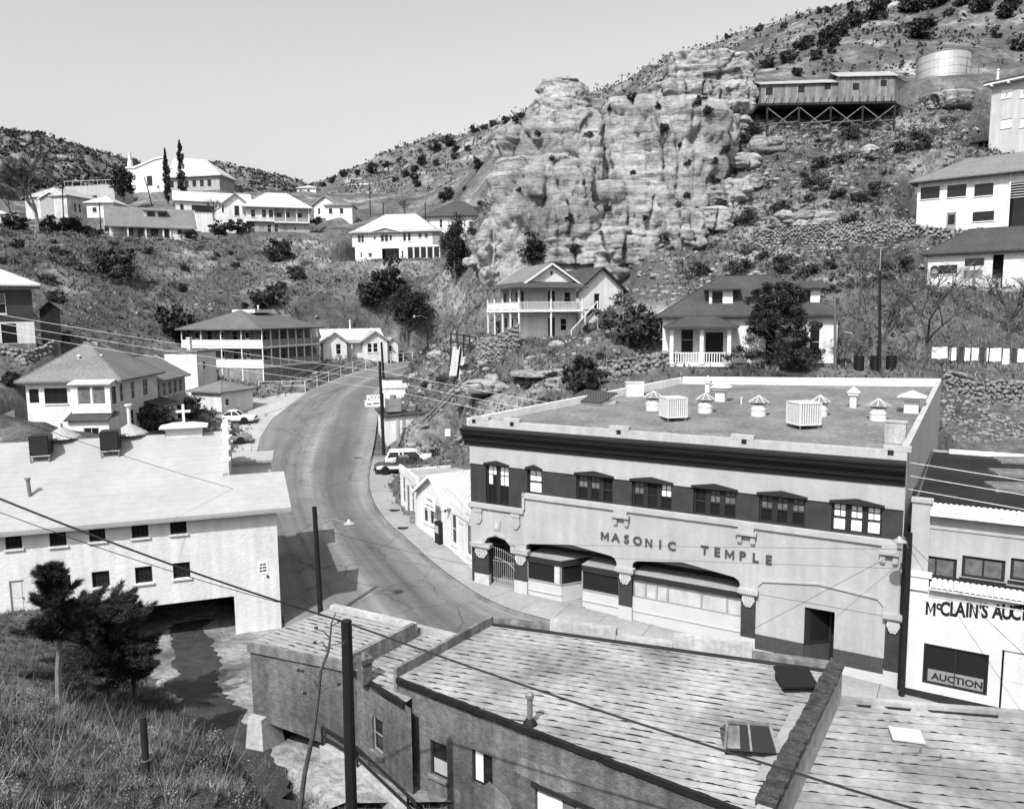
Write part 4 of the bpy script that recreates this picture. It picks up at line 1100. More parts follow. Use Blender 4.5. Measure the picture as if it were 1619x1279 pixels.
# corner entry of the bay
lb.part('entry_recess', MB().box(18.9, 20.4, 1.3, 1.4, -1.2, 1.9).box(20.3, 20.38, .3, 1.3, -1.2, 1.9).box(18.9, 20.3, .3, 1.3, 1.85, 1.93), 'frame_d')
lb.part('display_bulkhead', plan_prism([(18.98, .0), (20.0, .95), (18.98, .95)], -1.3, .05), 'tile')
lb.part('display_glass', plan_prism([(19.0, .03), (19.98, .94), (19.0, .94)], .05, 1.7), 'glass')
lb.part('display_frame', MB().bar((18.99, -.01, .06), (20.01, .95, .06), .06, .1).bar((20.0, .94, -.9), (20.0, .94, 1.8), .07).bar((18.99, -.01, .05), (18.99, -.01, 1.85), .05), 'frame_d')
lb.part('doorstep', MB().box(18.98, 20.3, -.15, 1.3, -1.4, -1.0), 'granite')
lb.part('downpipe', MB().tube([(LW + .15, -.12, -1.2), (LW + .15, -.12, 6.5), (LW + .3, 2, 7.6)], .07, 8), 'black')
# ------------------------------------------------------------------ things standing on the roof
def on_roof(px, py):
    c = lb.loc(CAM); d = Matrix.Rotation(-lb.rz, 3, 'Z') @ ray(px, py)
    t = (9.22 + .045 * c.y - c.z) / (d.z - .045 * d.y)
    p = c + d * t; return lb.wor(p), p
def cowl(px, py, label, r=.44, h=.68):
    w, p = on_roof(px, py)
    e = empty('roof_vent', w, lb.rz, label=label, cat='vent', group='round vents on the lodge roof')
    ob('drum', MB().lathe([(r, -.08), (r, h * .5), (r * 1.06, h * .52), (r * 1.06, h * .62), (r * .97, h * .64), (r * .97, h)], n=20), 'cooler', e, smooth=False)
    cap = MB().lathe([(r * 1.38, h + .12), (r * .05, h + .5)], n=8)
    c_ = ob('cowl', cap, 'steel_d', e)
    rb = MB()
    for k in range(8):
        a = k * math.pi / 4
        rb.bar((r * 1.38 * math.cos(a), r * 1.38 * math.sin(a), h + .13), (0, 0, h + .52), .035)
    ob('rib', rb, 'cooler', c_)
    st = MB()
    for k in range(4):
        a = k * math.pi / 2 + .4; st.bar((r * .9 * math.cos(a), r * .9 * math.sin(a), h - .05), (r * 1.1 * math.cos(a), r * 1.1 * math.sin(a), h + .2), .04)
    ob('stay', st, 'steel_d', e)
cowl(1033, 648, 'round steel roof vent half hidden behind the louvred cooler beside the parapet hatch', .47)
cowl(1115, 652, 'round steel roof vent standing beside the square chimney-like vent')
cowl(1199, 657, 'round steel roof vent alone at the middle of the gravel roof')
cowl(1296, 657, 'round steel roof vent peeping out behind a louvred cooler', .42)
cowl(1388, 664, 'round steel roof vent next to the square capped vent near the roof corner')
def boxvent(px, py, label, w=.7, h=.75, cap=True):
    wp, p = on_roof(px, py)
    e = empty('roof_vent', wp, lb.rz, label=label, cat='vent')
    ob('shaft', MB().box(-w / 2, w / 2, -w / 2, w / 2, -.08, h), 'cooler', e)
    if cap: ob('cap', MB().box(-w * .8, w * .8, -w * .8, w * .8, h, h + .16).add([(-w, -w, h + .17), (w, -w, h + .17), (w, w, h + .17), (-w, w, h + .17), (0, 0, h + .55)], [(0, 1, 4), (1, 2, 4), (2, 3, 4), (3, 0, 4), (3, 2, 1, 0)]), 'cooler', e)
boxvent(1140, 634, 'square white vent with pyramid cap in the far row on the roof', .62)
boxvent(1441, 652, 'square white vent with pyramid cap by the sloping side wall', .75)
boxvent(1119, 620, 'slim white capped flue farthest back on the gravel roof', .3, .65)
boxvent(1349, 644, 'slim white capped flue between two round vents', .36, .75)
wp, p = on_roof(1172, 639); ob('vent_stack', MB().tube([(0, 0, -.05), (0, 0, .45)], .05, 8).lathe([(.08, .4), (.08, .46)], n=8), 'cooler', None, label='short thin white pipe on the gravel roof', cat='pipe').location = wp
def cooler(px, py, label, s=1.25, h=1.15, rz=.75):
    wp, p = on_roof(px, py)
    e = empty('swamp_cooler', wp, lb.rz + rz, label=label, cat='cooler', group='louvred coolers on the lodge roof')
    ob('housing', MB().box(-s / 2 + .04, s / 2 - .04, -s / 2 + .04, s / 2 - .04, .2, .2 + h - .03), 'cooler_d', e)
    fr_ = MB()
    for z in (.2, .2 + h - .06): fr_.box(-s / 2, s / 2, -s / 2, s / 2, z, z + .06)
    for x in (-1, 1):
        for y in (-1, 1): fr_.box(x * s / 2 - .04 * (x > 0), x * s / 2 + .04 * (x < 0), y * s / 2 - .04 * (y > 0), y * s / 2 + .04 * (y < 0), .26, .14 + h)
    ob('casing', fr_, 'cooler', e)
    for sx, sy in ((0, -1), (0, 1), (-1, 0), (1, 0)):
        lv = MB()
        for k in range(9):
            q = -s / 2 + s * (k + .7) / 9.5
            if sy: lv.box(q - .035, q + .035, sy * (s / 2 - .03) - .012, sy * (s / 2 - .03) + .012, .26, .14 + h)
            else: lv.box(sx * (s / 2 - .03) - .012, sx * (s / 2 - .03) + .012, q - .035, q + .035, .26, .14 + h)
        ob('louvre', lv, 'cooler', e)
    for x in (-1, 1):
        for y in (-1, 1): ob('leg', MB().box(x * (s / 2 - .1) - .03, x * (s / 2 - .1) + .03, y * (s / 2 - .1) - .03, y * (s / 2 - .1) + .03, -.06, .2), 'steel_d', e)
cooler(1064, 664, 'louvred cooler in front of a round vent near the corrugated hatch')
cooler(1270, 676, 'louvred cooler on the middle of the lodge roof facing the street', 1.3, 1.2)
wp, p = on_roof(1415, 700); e_ = empty('roof_hatch', wp, lb.rz, label='pale upright plywood box at the street corner of the roof', cat='hatch')
ob('box', MB().box(-.45, .45, -.2, .3, -.05, 1.0), 'concrete', e_); ob('lid', MB().box(-.5, .5, -.24, .34, 1.0, 1.05), 'concrete', e_)
wp, p = on_roof(935, 637); e_ = empty('roof_hatch', wp, lb.rz - .35, label='low lean-to hatch with dark corrugated lid at the parapet', cat='hatch')
ob('curb', MB().box(-1.5, 1.5, -.6, .8, -.15, .25), 'stucco', e_); ob('lid', MB().slab([(-1.6, -.75, .2), (1.6, -.75, .2), (1.6, .9, .75), (-1.6, .9, .75)], .08), mat('dark_corrugated', .06, pat='corr', per=.24, patdark=.4, rough=.5), e_)
wp, p = on_roof(1003, 626); ob('roof_stack', MB().box(-.6, .6, -.3, .3, -.1, .95).box(-.65, .65, -.35, .35, .95, 1.0), 'stucco', label='stubby white chimney block against the roof parapet', cat='chimney').location = wp
# ------------------------------------------------------------------ auction shop next door
ab = B('auction_shop', 'two tier auction shop with tiled copings and bold painted lettering', 'shop', FA + FU * 23.25, FA + FU * 33)
AW = ab.W
sg = lambda px, py, y0=0.0: ab.sight(px, py, y0)
U0 = .0
aw = MB(); FFa = (Vector((0, 0, 0)), X_, -Y_)
upr = []
for (xa, xb, yt, yb) in ((1447, 1513, 880, 905), (1521, 1590, 882, 910), (1598, 1668, 886, 914), (1676, 1740, 890, 918)):
    a = sg(xa, 890)[0]; b_ = sg(xb, 890)[0]; z1 = sg((xa + xb) / 2, yt)[1]; upr.append((a, z1 - .95, b_ - a, .95))
open_wall(aw, FFa, AW, 2.0, 7.15, upr, .2)
aw.add([(0, 0, -1.5), (0, 18, -1.5), (0, 18, 6.9), (0, 0, 7.15)], [(0, 1, 2, 3)])
aw.add([(0, 18, -1.5), (AW, 18, -1.5), (AW, 18, 6.9), (0, 18, 6.9)], [(0, 1, 2, 3)])
ab.part('upper_wall', aw, 'cream')
for k, r in enumerate(upr):
    window(ab, FFa, *r, nx=2, ny=1, fm='frame_d', gm=('curtain', 'curtain', 'curtain')[k % 3], rec=.1, sill='frame_d', t=.12)
ab.part('pilaster', MB().fbox(FFa, 0, .72, 2.0, 7.45, 0, .12).fbox(FFa, -.05, .8, 7.45, 7.6, -.3, .2), 'cream')
ab.part('string_course', MB().fbox(FFa, .72, AW, 6.35, 6.42, 0, .05), 'cream')
ab.part('roof_deck', MB().slab([(0, .25, 6.6), (AW, .25, 6.6), (AW, 18, 6.75), (0, 18, 6.75)], .2), mat('black_roof', .013, var=.5, scale=.35, fine=.4, rough=.8))
ab.part('coping', MB().box(.9, AW, 17.7, 18.0, 6.75, 7.0), 'stucco')
def tiles(u0, u1, z, d0, m, par):
    n = int((u1 - u0) / .2)
    t1 = None
    for row in range(2):
        for k in range(n):
            u = u0 + (k + .5) * (u1 - u0) / n
            if t1 is None:
                mb = MB(); vv = []
                for q, rr in ((0, .1), (.26, .085)):
                    for j in range(7):
                        a = math.pi * j / 6
                        vv.append((math.cos(a) * rr, -q * .75, math.sin(a) * rr * .8 - q * .65))
                mb.add(vv, [(j, j + 1, j + 8, j + 7) for j in range(6)])
                t1 = ob('roof_tile', mb, m, par); t1.location = (u, -d0, z)
            else:
                c = t1.copy(); COL.objects.link(c); c.parent = par; c.location = (u, -d0 - row * .15, z - row * .14 + .012 * row)
tp = ab.part('tile_coping', MB().slab([(.72, -.42, 7.1), (AW, -.42, 7.1), (AW, .1, 7.42), (.72, .1, 7.42)], .12), 'plain')
tiles(.75, 6.2, 7.42, .02, 'plain', tp)
# white shop front, a step forward
DF = .45
FFl = (Vector((0, -DF, 0)), X_, -Y_)
wx0, wz1 = sg(1461, 1016, -DF); wx1, _ = sg(1565, 1024, -DF); _, wz0 = sg(1461, 1078, -DF)
dx0, dz1 = sg(1585, 1027, -DF)
zl = sg(1436, 908, -DF)[1]; zt = sg(1470, 931, -DF - .3)[1]
lw = MB(); open_wall(lw, FFl, AW, -1.0, zt, [(wx0, wz0, wx1 - wx0, wz1 - wz0), (dx0, -1.0, 1.6, dz1 + 1.0)], .12)
lw.add([(0, 0, -1.0), (0, -DF, -1.0), (0, -DF, zt), (0, 0, zt)], [(0, 1, 2, 3)])
ab.part('shop_front', lw, 'plain')
ab.part('shop_plinth', MB().fbox(FFl, .0, dx0, -1.5, -.85, 0, .04), 'frame_d')
ab.part('front_pilaster', MB().fbox(FFl, -.0, .8, zt - .2, zl, -.3, .1).fbox(FFl, -.05, .9, zl, zl + .12, -.4, .16), 'plain')
ab.part('front_line', MB().fbox(FFl, .8, AW, zt - .42, zt - .38, 0, .03), 'plain')
ab.part('ledge_roof', MB().slab([(.8, -DF, zt + .3), (AW, -DF, zt + .3), (AW, 0, zt + .42), (.8, 0, zt + .42)], .1), 'tar')
tp2 = ab.part('tile_coping', MB().slab([(.85, -DF - .3, zt + .02), (AW, -DF - .3, zt + .02), (AW, -DF + .1, zt + .34), (.85, -DF + .1, zt + .34)], .06), 'plain')
tiles(.9, 6.2, zt + .36, DF + .02, 'plain', tp2)
dr = door(ab, FFl, dx0 + .08, -.98, 1.44, dz1 + .96, 'plain')
w_ = ab.part('show_window', MB().fbox(FFl, wx0, wx1, wz0, wz0 + .06, -.12, .02).fbox(FFl, wx0, wx1, wz1 - .06, wz1, -.12, -.02).fbox(FFl, wx0, wx0 + .05, wz0 + .06, wz1 - .06, -.12, -.02).fbox(FFl, wx1 - .05, wx1, wz0 + .06, wz1 - .06, -.12, -.02).fbox(FFl, (wx0 + wx1) / 2 - .02, (wx0 + wx1) / 2 + .02, wz0 + .06, wz1 - .06, -.11, -.03), 'frame_d')
ab.part('pane', MB().fbox(FFl, wx0 + .02, wx1 - .02, wz0 + .02, wz1 - .02, -.1, -.09), 'glass', w_)
ab.part('window_card', MB().fbox(FFl, wx0 + .2, wx1 - .15, wz0 + .08, wz0 + .62, -.085, -.07), mat('card_grey', .2, var=.1), w_)
text('window_lettering', w_, 'AUCTION', .42, FFl, (wx0 + wx1) / 2 + .1, wz0 + .32, -.066, 'ink', .003, .012)
tx0 = sg(1464, 962, -DF); tx1 = sg(1619, 975, -DF)
hgt = .52
for ch, px_ in zip("McCLAIN'S AUCTION", (1471.5, 1483.7, 1494, 1507, 1518.5, 1529.5, 1539.6, 1549.8, 1557, 0, 1577.3, 1592, 1606, 1619, 1628, 1638, 1651)):
    if ch == ' ': continue
    px_ += 0
    u, z = sg(px_, 962 + (px_ - 1472) * .055, -DF)
    if ch == 'c': text('letter', ab.e, 'c', .55, FFl, u, z + .16, .012, 'ink', .004, .024, .7)
    else: text('letter', ab.e, ch, .84, FFl, u, z, .012, 'ink', .004, .012 if ch in 'MN' else .03, .62)
# lumber stored on the black roof
for k, (px, py, l) in enumerate(((1574, 732, 5), (1569, 752, 5.5), (1564, 774, 6))):
    c = ab.loc(CAM); d = Matrix.Rotation(-ab.rz, 3, 'Z') @ ray(px, py); t = (6.62 - c.z) / d.z; p = c + d * t
    e_ = empty('board_stack', ab.wor(p), ab.rz + .35, label=('stack of grey boards on the black roof by the back wall', 'middle stack of grey boards on the black roof', 'stack of grey boards on the black roof by the tile coping')[k], cat='lumber', group='board stacks on the auction shop roof')
    for j in range(4): ob('board', MB().box(0, l, -.75 + j * .37, -.42 + j * .37, .02 + .02 * (j % 2), .24 + .05 * (j % 2)), 'wood_m', e_)
# ================================================================== near shops with rolled roofs
def clip_range(poly, o, u, v, s):
    """x-range of the line o+v*s along u inside a convex polygon"""
    ts = []
    n = len(poly)
    for i in range(n):
        a = Vector(poly[i]) - o; b_ = Vector(poly[(i + 1) % n]) - o
        sa, sb = a.dot(v) - s, b_.dot(v) - s
        if (sa < 0) != (sb < 0):
            t = sa / (sa - sb); ts.append((a.lerp(b_, t)).dot(u))
    return (min(ts), max(ts)) if len(ts) >= 2 else None
def strip_roof(b, poly, a, c, pitch, roofm, z_of, jag=.07, gap=.012, rs=1, name='roofing_strip'):
    """dark underlay with overlapping lengths of rolled roofing laid parallel to a->c"""
    base = b.part('roof', MB().slab([(p.x, p.y, z_of(p)) for p in poly], .25), 'tar')
    u = (c - a); u.z = 0; u.normalize(); v = Vector((u.y, -u.x, 0))
    o = Vector(a); o.z = 0
    smax = max((Vector((p.x, p.y, 0)) - o).dot(v) for p in poly)
    s = 0.0; k = 0
    rnd = random.Random(rs)
    while s < smax - .05:
        w = pitch * rnd.uniform(.93, 1.07)
        r0 = clip_range([(p.x, p.y, 0) for p in poly], o, u, v, min(s + .03, smax - .02)); r1 = clip_range([(p.x, p.y, 0) for p in poly], o, u, v, min(s + w, smax - .01))
        if r0 and r1:
            n = max(2, int(max(r0[1] - r0[0], r1[1] - r1[0]) / .09))
            mb = MB(); V = []
            for i in range(n + 1):
                t = i / n
                ua = lerp(r0[0], r0[1], t); ub = lerp(r1[0], r1[1], t)
                q = noise.noise(Vector((ub * 3.1, s * 7.7 + rs, rs))) + .6 * noise.noise(Vector((ub * 6.2, s * 9 + rs, 2)))
                cutb = .03 + min(max(0, q - .05) * .16, .06)
                pa = o + u * ua + v * (s - .02); pb = o + u * ub + v * (min(s + w, smax) - cutb)
                za = z_of(pa) + .008; zb = z_of(pb) + .022 + .006 * noise.noise(Vector((ub * 2, s, 5)))
                V += [(pa.x, pa.y, za), (pb.x, pb.y, zb), (pb.x, pb.y, zb - .012)]
            mb.add(V, [(3 * i, 3 * i + 1, 3 * i + 4, 3 * i + 3) for i in range(n)] + [(3 * i + 1, 3 * i + 2, 3 * i + 5, 3 * i + 4) for i in range(n)])
            b.part(name, mb, roofm, base)
        s += w; k += 1
    return base
ZC = 5.0
c0, c1, c2, c3 = atz(628, 1072, ZC), atz(780, 988, ZC), atz(1312, 1062, ZC), atz(1196, 1290, ZC)
nb = B('corner_shop', 'low brick shop with broad streaked silver roof and stained brick back wall', 'shop', Vector((c0.x, c0.y, 0)), Vector((c3.x, c3.y, 0)), z=0.0)
Lc = [nb.loc(p) for p in (c0, c1, c2, c3)]
flat = lambda z: (lambda p: z)
strip_roof(nb, Lc, Lc[1], Lc[2], .285, 'roll', flat(ZC), jag=.1, gap=.014, rs=3)
cw = nb.W
FN_ = (Vector((0, 0, 0)), X_, -Y_)
def sn(px, py, y0=0.0): return nb.sight(px, py, y0)
wl = []
for (xa, xb, ya, yb) in ((680, 706, 1168, 1222), (746, 778, 1183, 1235), (846, 930, 1243, 1300)):
    a, z1 = sn(xa, ya); b_, _ = sn(xb, ya); _, z0 = sn(xa, yb); wl.append((a, z0, b_ - a, z1 - z0))
nw = MB(); open_wall(nw, FN_, cw, -1.7, ZC - .06, wl, .18)
for p, q in ((Lc[3], Lc[2]), (Lc[2], Lc[1]), (Lc[1], Lc[0])):
    nw.add([(p.x, p.y, -1.7), (q.x, q.y, -1.7), (q.x, q.y, ZC - .1), (p.x, p.y, ZC - .1)], [(0, 1, 2, 3)])
nb.part('wall', nw, 'oldbrick')
window(nb, FN_, *wl[0], nx=1, ny=2, fm='frame_d', gm='glass', sill='conc_d', gms=('greywall', 'glass'), panes=True)
window(nb, FN_, *wl[1], nx=2, ny=1, fm='frame_d', sill=False, panes=True, gms=('shade', 'glass'))
bw_ = nb.part('boarded_window', MB().fbox(FN_, wl[2][0], wl[2][0] + wl[2][2], wl[2][1], wl[2][1] + .1, -.15, -.05), 'wood_m')
for k in range(4):
    u = wl[2][0] + wl[2][2] * k / 4
    nb.part('board', MB().fbox(FN_, u + .01, u + wl[2][2] / 4 - .01, wl[2][1] + .1, wl[2][1] + wl[2][3], -.16, -.1 + .02 * (k % 2)), ('shade', 'shade', 'wood_m', 'shade')[k], bw_)
nb.part('lintel', MB().fbox(FN_, wl[2][0] - .1, wl[2][0] + wl[2][2] + .2, wl[2][1] + wl[2][3], wl[2][1] + wl[2][3] + .12, -.1, .06), 'wood_shade_d')
rk = random.Random(5)
for (px, py, w_, h_) in ((712, 1255, .55, .28), (780, 1262, .7, .5), (650, 1230, .5, .5), (860, 1225, 1.3, .4)):      # patches of bare plaster
    u, z = sn(px, py); pts = [(u + w_ * math.cos(t) * rk.uniform(.6, 1), z + h_ * math.sin(t) * rk.uniform(.6, 1)) for t in [i * .628 for i in range(10)]]
    nb.part('plaster_patch', MB().fpoly(FN_, pts, 0, .012), 'conc_d')
ed = MB()
for k in range(40):
    a, b_ = k / 40 * cw, (k + 1) / 40 * cw
    dz = .03 * noise.noise(Vector((k * .5, 2, 0))); ed.fbox(FN_, a, b_, ZC - .12 + dz, ZC + .03 + dz, -.05, .06 + .02 * noise.noise(Vector((k * .7, 0, 3))))
nb.part('eave_flashing', ed, 'tar')
# raised coping along the lower neighbour
sdv = (Lc[1] - Lc[0]).normalized(); sl_ = (Lc[1] - Lc[0]).length; sn_ = Vector((-sdv.y, sdv.x, 0))
nb.part('party_wall', MB().add([Lc[0] + sn_ * d + sdv * (-.02 if e == 0 else 0) + sdv * (sl_ if e else 0) + Vector((0, 0, z - ZC)) for e in (0, 1) for d in (0, .13) for z in (4.2, ZC + .32)], [(0, 1, 3, 2), (4, 6, 7, 5), (0, 4, 5, 1), (2, 3, 7, 6), (1, 5, 7, 3), (0, 2, 6, 4)]), 'conc_d')
# street parapet in lengths of uneven height
sv = (Lc[2] - Lc[1]).normalized(); sw_ = (Lc[2] - Lc[1]).length; svn = Vector((-sv.y, sv.x, 0))
seg = [(0, .19, .22, 'conc_d'), (.19, .4, .42, 'concrete'), (.4, .57, .2, 'concrete'), (.57, .795, .48, 'concrete'), (.795, 1.0, .24, 'conc_d')]
for (a, b_, h, m_) in seg:
    A_ = Lc[1] + sv * sw_ * a; B_ = Lc[1] + sv * (sw_ * b_ - .01)
    nb.part('parapet', MB().add([p + svn * d + Vector((0, 0, z - ZC)) for p in (A_, B_) for d in (-.02, .28) for z in (4.0, ZC + h)], [(0, 1, 3, 2), (4, 6, 7, 5), (0, 4, 5, 1), (2, 3, 7, 6), (1, 5, 7, 3), (0, 2, 6, 4)]), m_)
    nb.part('tar_edge', MB().add([p - svn * d + Vector((0, 0, .03 + z)) for p in (A_, B_) for d, z in ((.022, .06), (.14, 0), (.022, 0))], [(0, 3, 4, 1), (0, 1, 2), (3, 5, 4)]), 'tar')
# wall towards the lower right roof, its top thick with tar
pv = (Lc[2] - Lc[3]).normalized(); pw = (Lc[2] - Lc[3]).length; pn = Vector((pv.y, -pv.x, 0))
nb.part('party_wall', MB().add([Lc[3] + pv * s_ + pn * d + Vector((0, 0, z - ZC)) for s_ in (-.5, pw + .02) for d in (.02, .34) for z in (3.3, ZC + .3)], [(0, 1, 3, 2), (4, 6, 7, 5), (0, 4, 5, 1), (2, 3, 7, 6), (1, 5, 7, 3), (0, 2, 6, 4)]), 'concrete')
tw = MB()
for k in range(34):
    a = pw * k / 34; h = .34 + .06 * noise.noise(Vector((k * .6, 7, 1))) + (.06 if k < 14 else 0)
    w2 = .22 + .05 * noise.noise(Vector((k * .8, 1, 1)))
    tw.add([Lc[3] + pv * (a + q) + pn * (.18 + d) + Vector((0, 0, z)) for q in (0, pw / 34) for d in (-w2, w2) for z in (.24, h)], [(0, 1, 3, 2), (4, 6, 7, 5), (0, 4, 5, 1), (2, 3, 7, 6), (1, 5, 7, 3)])
nb.part('wall_capping', tw, mat('tarry_capping', .045, var=.6, scale=3, fine=.5, bump=.6, bscale=8))
fl = MB()
for d0, d1, z0, z1 in ((-.5, 0.02, .03, .1),):
    fl.add([Lc[3] + pv * s_ - pn * d + Vector((0, 0, z)) for s_ in (1.2, pw * .66) for d, z in ((.0, .14), (.42, .035))], [(0, 1, 3, 2)])
nb.part('felt_patch', fl, 'roll_g')
# roof furniture
def on_flat(px, py, z=ZC): p = atz(px, py, z); return p
def roof_pipe(px, py, h, r, label):
    p = on_flat(px, py); e = empty('flue_pipe', p, 0, label=label, cat='flue')
    ob('pipe', MB().tube([(0, 0, -.02), (0, 0, h)], r, 10), 'steel_d', e); ob('collar', MB().lathe([(r * 2.6, 0.02), (r * 2.2, .1), (r * 1.2, .2)], n=10), 'tar', e); ob('cap', MB().lathe([(r * 1.5, h - .06), (r * 1.5, h + .04), (r * .6, h + .1)], n=10), 'steel_d', e)
roof_pipe(838, 1146, .82, .075, 'grey metal flue standing alone on the streaked roof')
p = on_flat(1182, 1180); e_ = empty('skylight', p, nb.rz + .5, label='ridged skylight with cracked glass beside the tarred wall', cat='skylight')
ob('curb', MB().box(-.6, .6, -.45, .45, 0, .16), 'tar', e_)
ob('glazing', MB().add([(-.62, -.5, .16), (.62, -.5, .16), (.62, .5, .16), (-.62, .5, .16), (-.5, 0, .6), (.5, 0, .6)], [(0, 1, 5, 4), (1, 2, 5), (2, 3, 4, 5), (3, 0, 4)]), 'glass', e_)
ob('pane', MB().slab([(-.56, -.47, .21), (-.25, -.47, .21), (-.22, -.06, .57), (-.48, -.06, .57)], .01), 'conc_d', e_)
ob('bar', MB().bar((-.62, -.51, .18), (-.5, 0, .62), .06).bar((.62, -.51, .18), (.5, 0, .62), .06).bar((0, -.51, .18), (0, 0, .62), .05).bar((-.5, 0, .62), (.5, 0, .62), .07), 'conc_d', e_)
p = on_flat(1258, 1086); e_ = empty('roof_hatch', p, nb.rz + .62, label='black felted hatch leaning on the tarred wall by the street', cat='hatch')
ob('box', MB().box(-.45, .45, -.35, .45, 0, .22), 'tar', e_); ob('lid', MB().slab([(-.5, -.42, .22), (.5, -.42, .22), (.5, .5, .4), (-.5, .5, .4)], .05), 'black', e_)
# lower roof between
ZB = 4.55
q0, q1, q2, q3 = atz(545, 1052, ZB), atz(648, 996, ZB), atz(760, 1024, ZB), atz(640, 1112, ZB)
mb_ = B('lean_to_shop', 'narrow lower shop roof with brick chimney between two higher roofs', 'shop', Vector((q0.x, q0.y, 0)), Vector((q3.x, q3.y, 0)), z=0.0)
Lq = [mb_.loc(p) for p in (q0, q1, q2, q3)]
strip_roof(mb_, Lq, Lq[1], Lq[2], .27, 'roll', flat(ZB), jag=.1, gap=.014, rs=8)
FQ = (Vector((0, 0, 0)), X_, -Y_)
wq = MB(); a, z1 = mb_.sight(588, 1130); b__, _ = mb_.sight(604, 1130); _, z0 = mb_.sight(588, 1182)
rq = [(a, z0, b__ - a, z1 - z0)]
open_wall(wq, FQ, mb_.W + .3, -1.7, ZB - .03, rq, .15)
for p_, r_ in ((Lq[0], Lq[1]), (Lq[1], Lq[2])): wq.add([(p_.x, p_.y, -1.7), (r_.x, r_.y, -1.7), (r_.x, r_.y, ZB - .1), (p_.x, p_.y, ZB - .1)], [(0, 1, 2, 3)])
mb_.part('wall', wq, 'oldbrick')
window(mb_, FQ, *rq[0], nx=1, ny=2, fm='frame_g', sill='conc_d')
mb_.part('eave_flashing', MB().fbox(FQ, -.02, mb_.W, ZB - .1, ZB + .03, -.05, .05), 'tar')
e1, e2 = Lq[1], Lq[2]; dv = (e2 - e1).normalized(); dn = Vector((-dv.y, dv.x, 0))
mb_.part('parapet', MB().add([p_ + dn * d + Vector((0, 0, z - ZB)) for p_ in (e1, e2) for d in (-.02, .25) for z in (3.8, ZB + .18)], [(0, 1, 3, 2), (4, 6, 7, 5), (0, 4, 5, 1), (2, 3, 7, 6), (1, 5, 7, 3), (0, 2, 6, 4)]), 'concrete')
cp = mb_.loc(atz(577, 1076, ZB))
chimney(mb_, cp.x, cp.y, ZB - .05, ZB + .62, .34)
mb_.part('chimney_pot', MB().lathe([(.09, ZB + .75), (.07, ZB + .9)], (cp.x, cp.y, 0), 8), 'conc_d')
# corner roof
ZA = 4.9
a0, a1, a2, a3 = atz(395, 1016, ZA), atz(522, 962, ZA), atz(653, 993, ZA), atz(546, 1046, ZA)
cb_ = B('end_shop', 'end shop with sloping grey boarded roof and bare brick wall over the alley', 'shop', Vector((a0.x, a0.y, 0)), Vector((a3.x, a3.y, 0)), z=0.0)
La = [cb_.loc(p) for p in (a0, a1, a2, a3)]
strip_roof(cb_, La, La[1], La[2], .24, 'roll_g', flat(ZA), jag=.03, rs=12)
FAa = (Vector((0, 0, 0)), X_, -Y_)
bl = cb_.sight(408, 1136); br = cb_.sight(536, 1186)
aw_ = MB().fpoly(FAa, [(0, ZA - .05), (0, bl[1]), (cb_.W + .05, br[1]), (cb_.W + .05, ZA - .05)], -.35, 0)
for p_, r_ in ((La[0], La[1]), (La[1], La[2]), (La[2], La[3])): aw_.add([(p_.x, p_.y, -1.7), (r_.x, r_.y, -1.7), (r_.x, r_.y, ZA - .1), (p_.x, p_.y, ZA - .1)], [(0, 1, 2, 3)])
cb_.part('wall', aw_, 'oldbrick')
cb_.part('fascia', MB().fbox(FAa, -.05, cb_.W + .05, ZA - .28, ZA + .05, 0, .09), 'conc_d')
dv = (La[2] - La[3]); dl_ = dv.length; dv.normalize(); dn = Vector((dv.y, -dv.x, 0))
cb_.part('coping', MB().add([La[3] + dv * s_ + dn * d + Vector((0, 0, z - ZA)) for s_ in (-.05, dl_) for d in (-.05, .12) for z in (4.2, ZA + .2)], [(0, 1, 3, 2), (4, 6, 7, 5), (0, 4, 5, 1), (2, 3, 7, 6), (1, 5, 7, 3), (0, 2, 6, 4)]), 'conc_d')
dv = (La[2] - La[1]); dl_ = dv.length; dv.normalize(); dn = Vector((-dv.y, dv.x, 0))
cb_.part('parapet', MB().add([La[1] + dv * s_ + dn * d + Vector((0, 0, z - ZA)) for s_ in (0, dl_) for d in (-.02, .25) for z in (4.0, ZA + .12)], [(0, 1, 3, 2), (4, 6, 7, 5), (0, 4, 5, 1), (2, 3, 7, 6), (1, 5, 7, 3), (0, 2, 6, 4)]), 'concrete')
u0_, zb_ = cb_.sight(408, 1200)
cb_.part('pier', MB().add([(u0_ + d, y, z) for (z, w_) in ((.8, .4), (bl[1] + .15, .12)) for d, y in ((-.1, -.15 - w_), (w_ + .35, -.15 - w_), (w_ + .35, .6), (-.1, .6))], [(0, 1, 5, 4), (1, 2, 6, 5), (2, 3, 7, 6), (3, 0, 4, 7), (4, 5, 6, 7)]), 'concrete')
cb_.part('cellar_wall', MB().box(0.3, cb_.W + .1, 1.4, 1.5, -1.7, 3.0), 'conc_d')
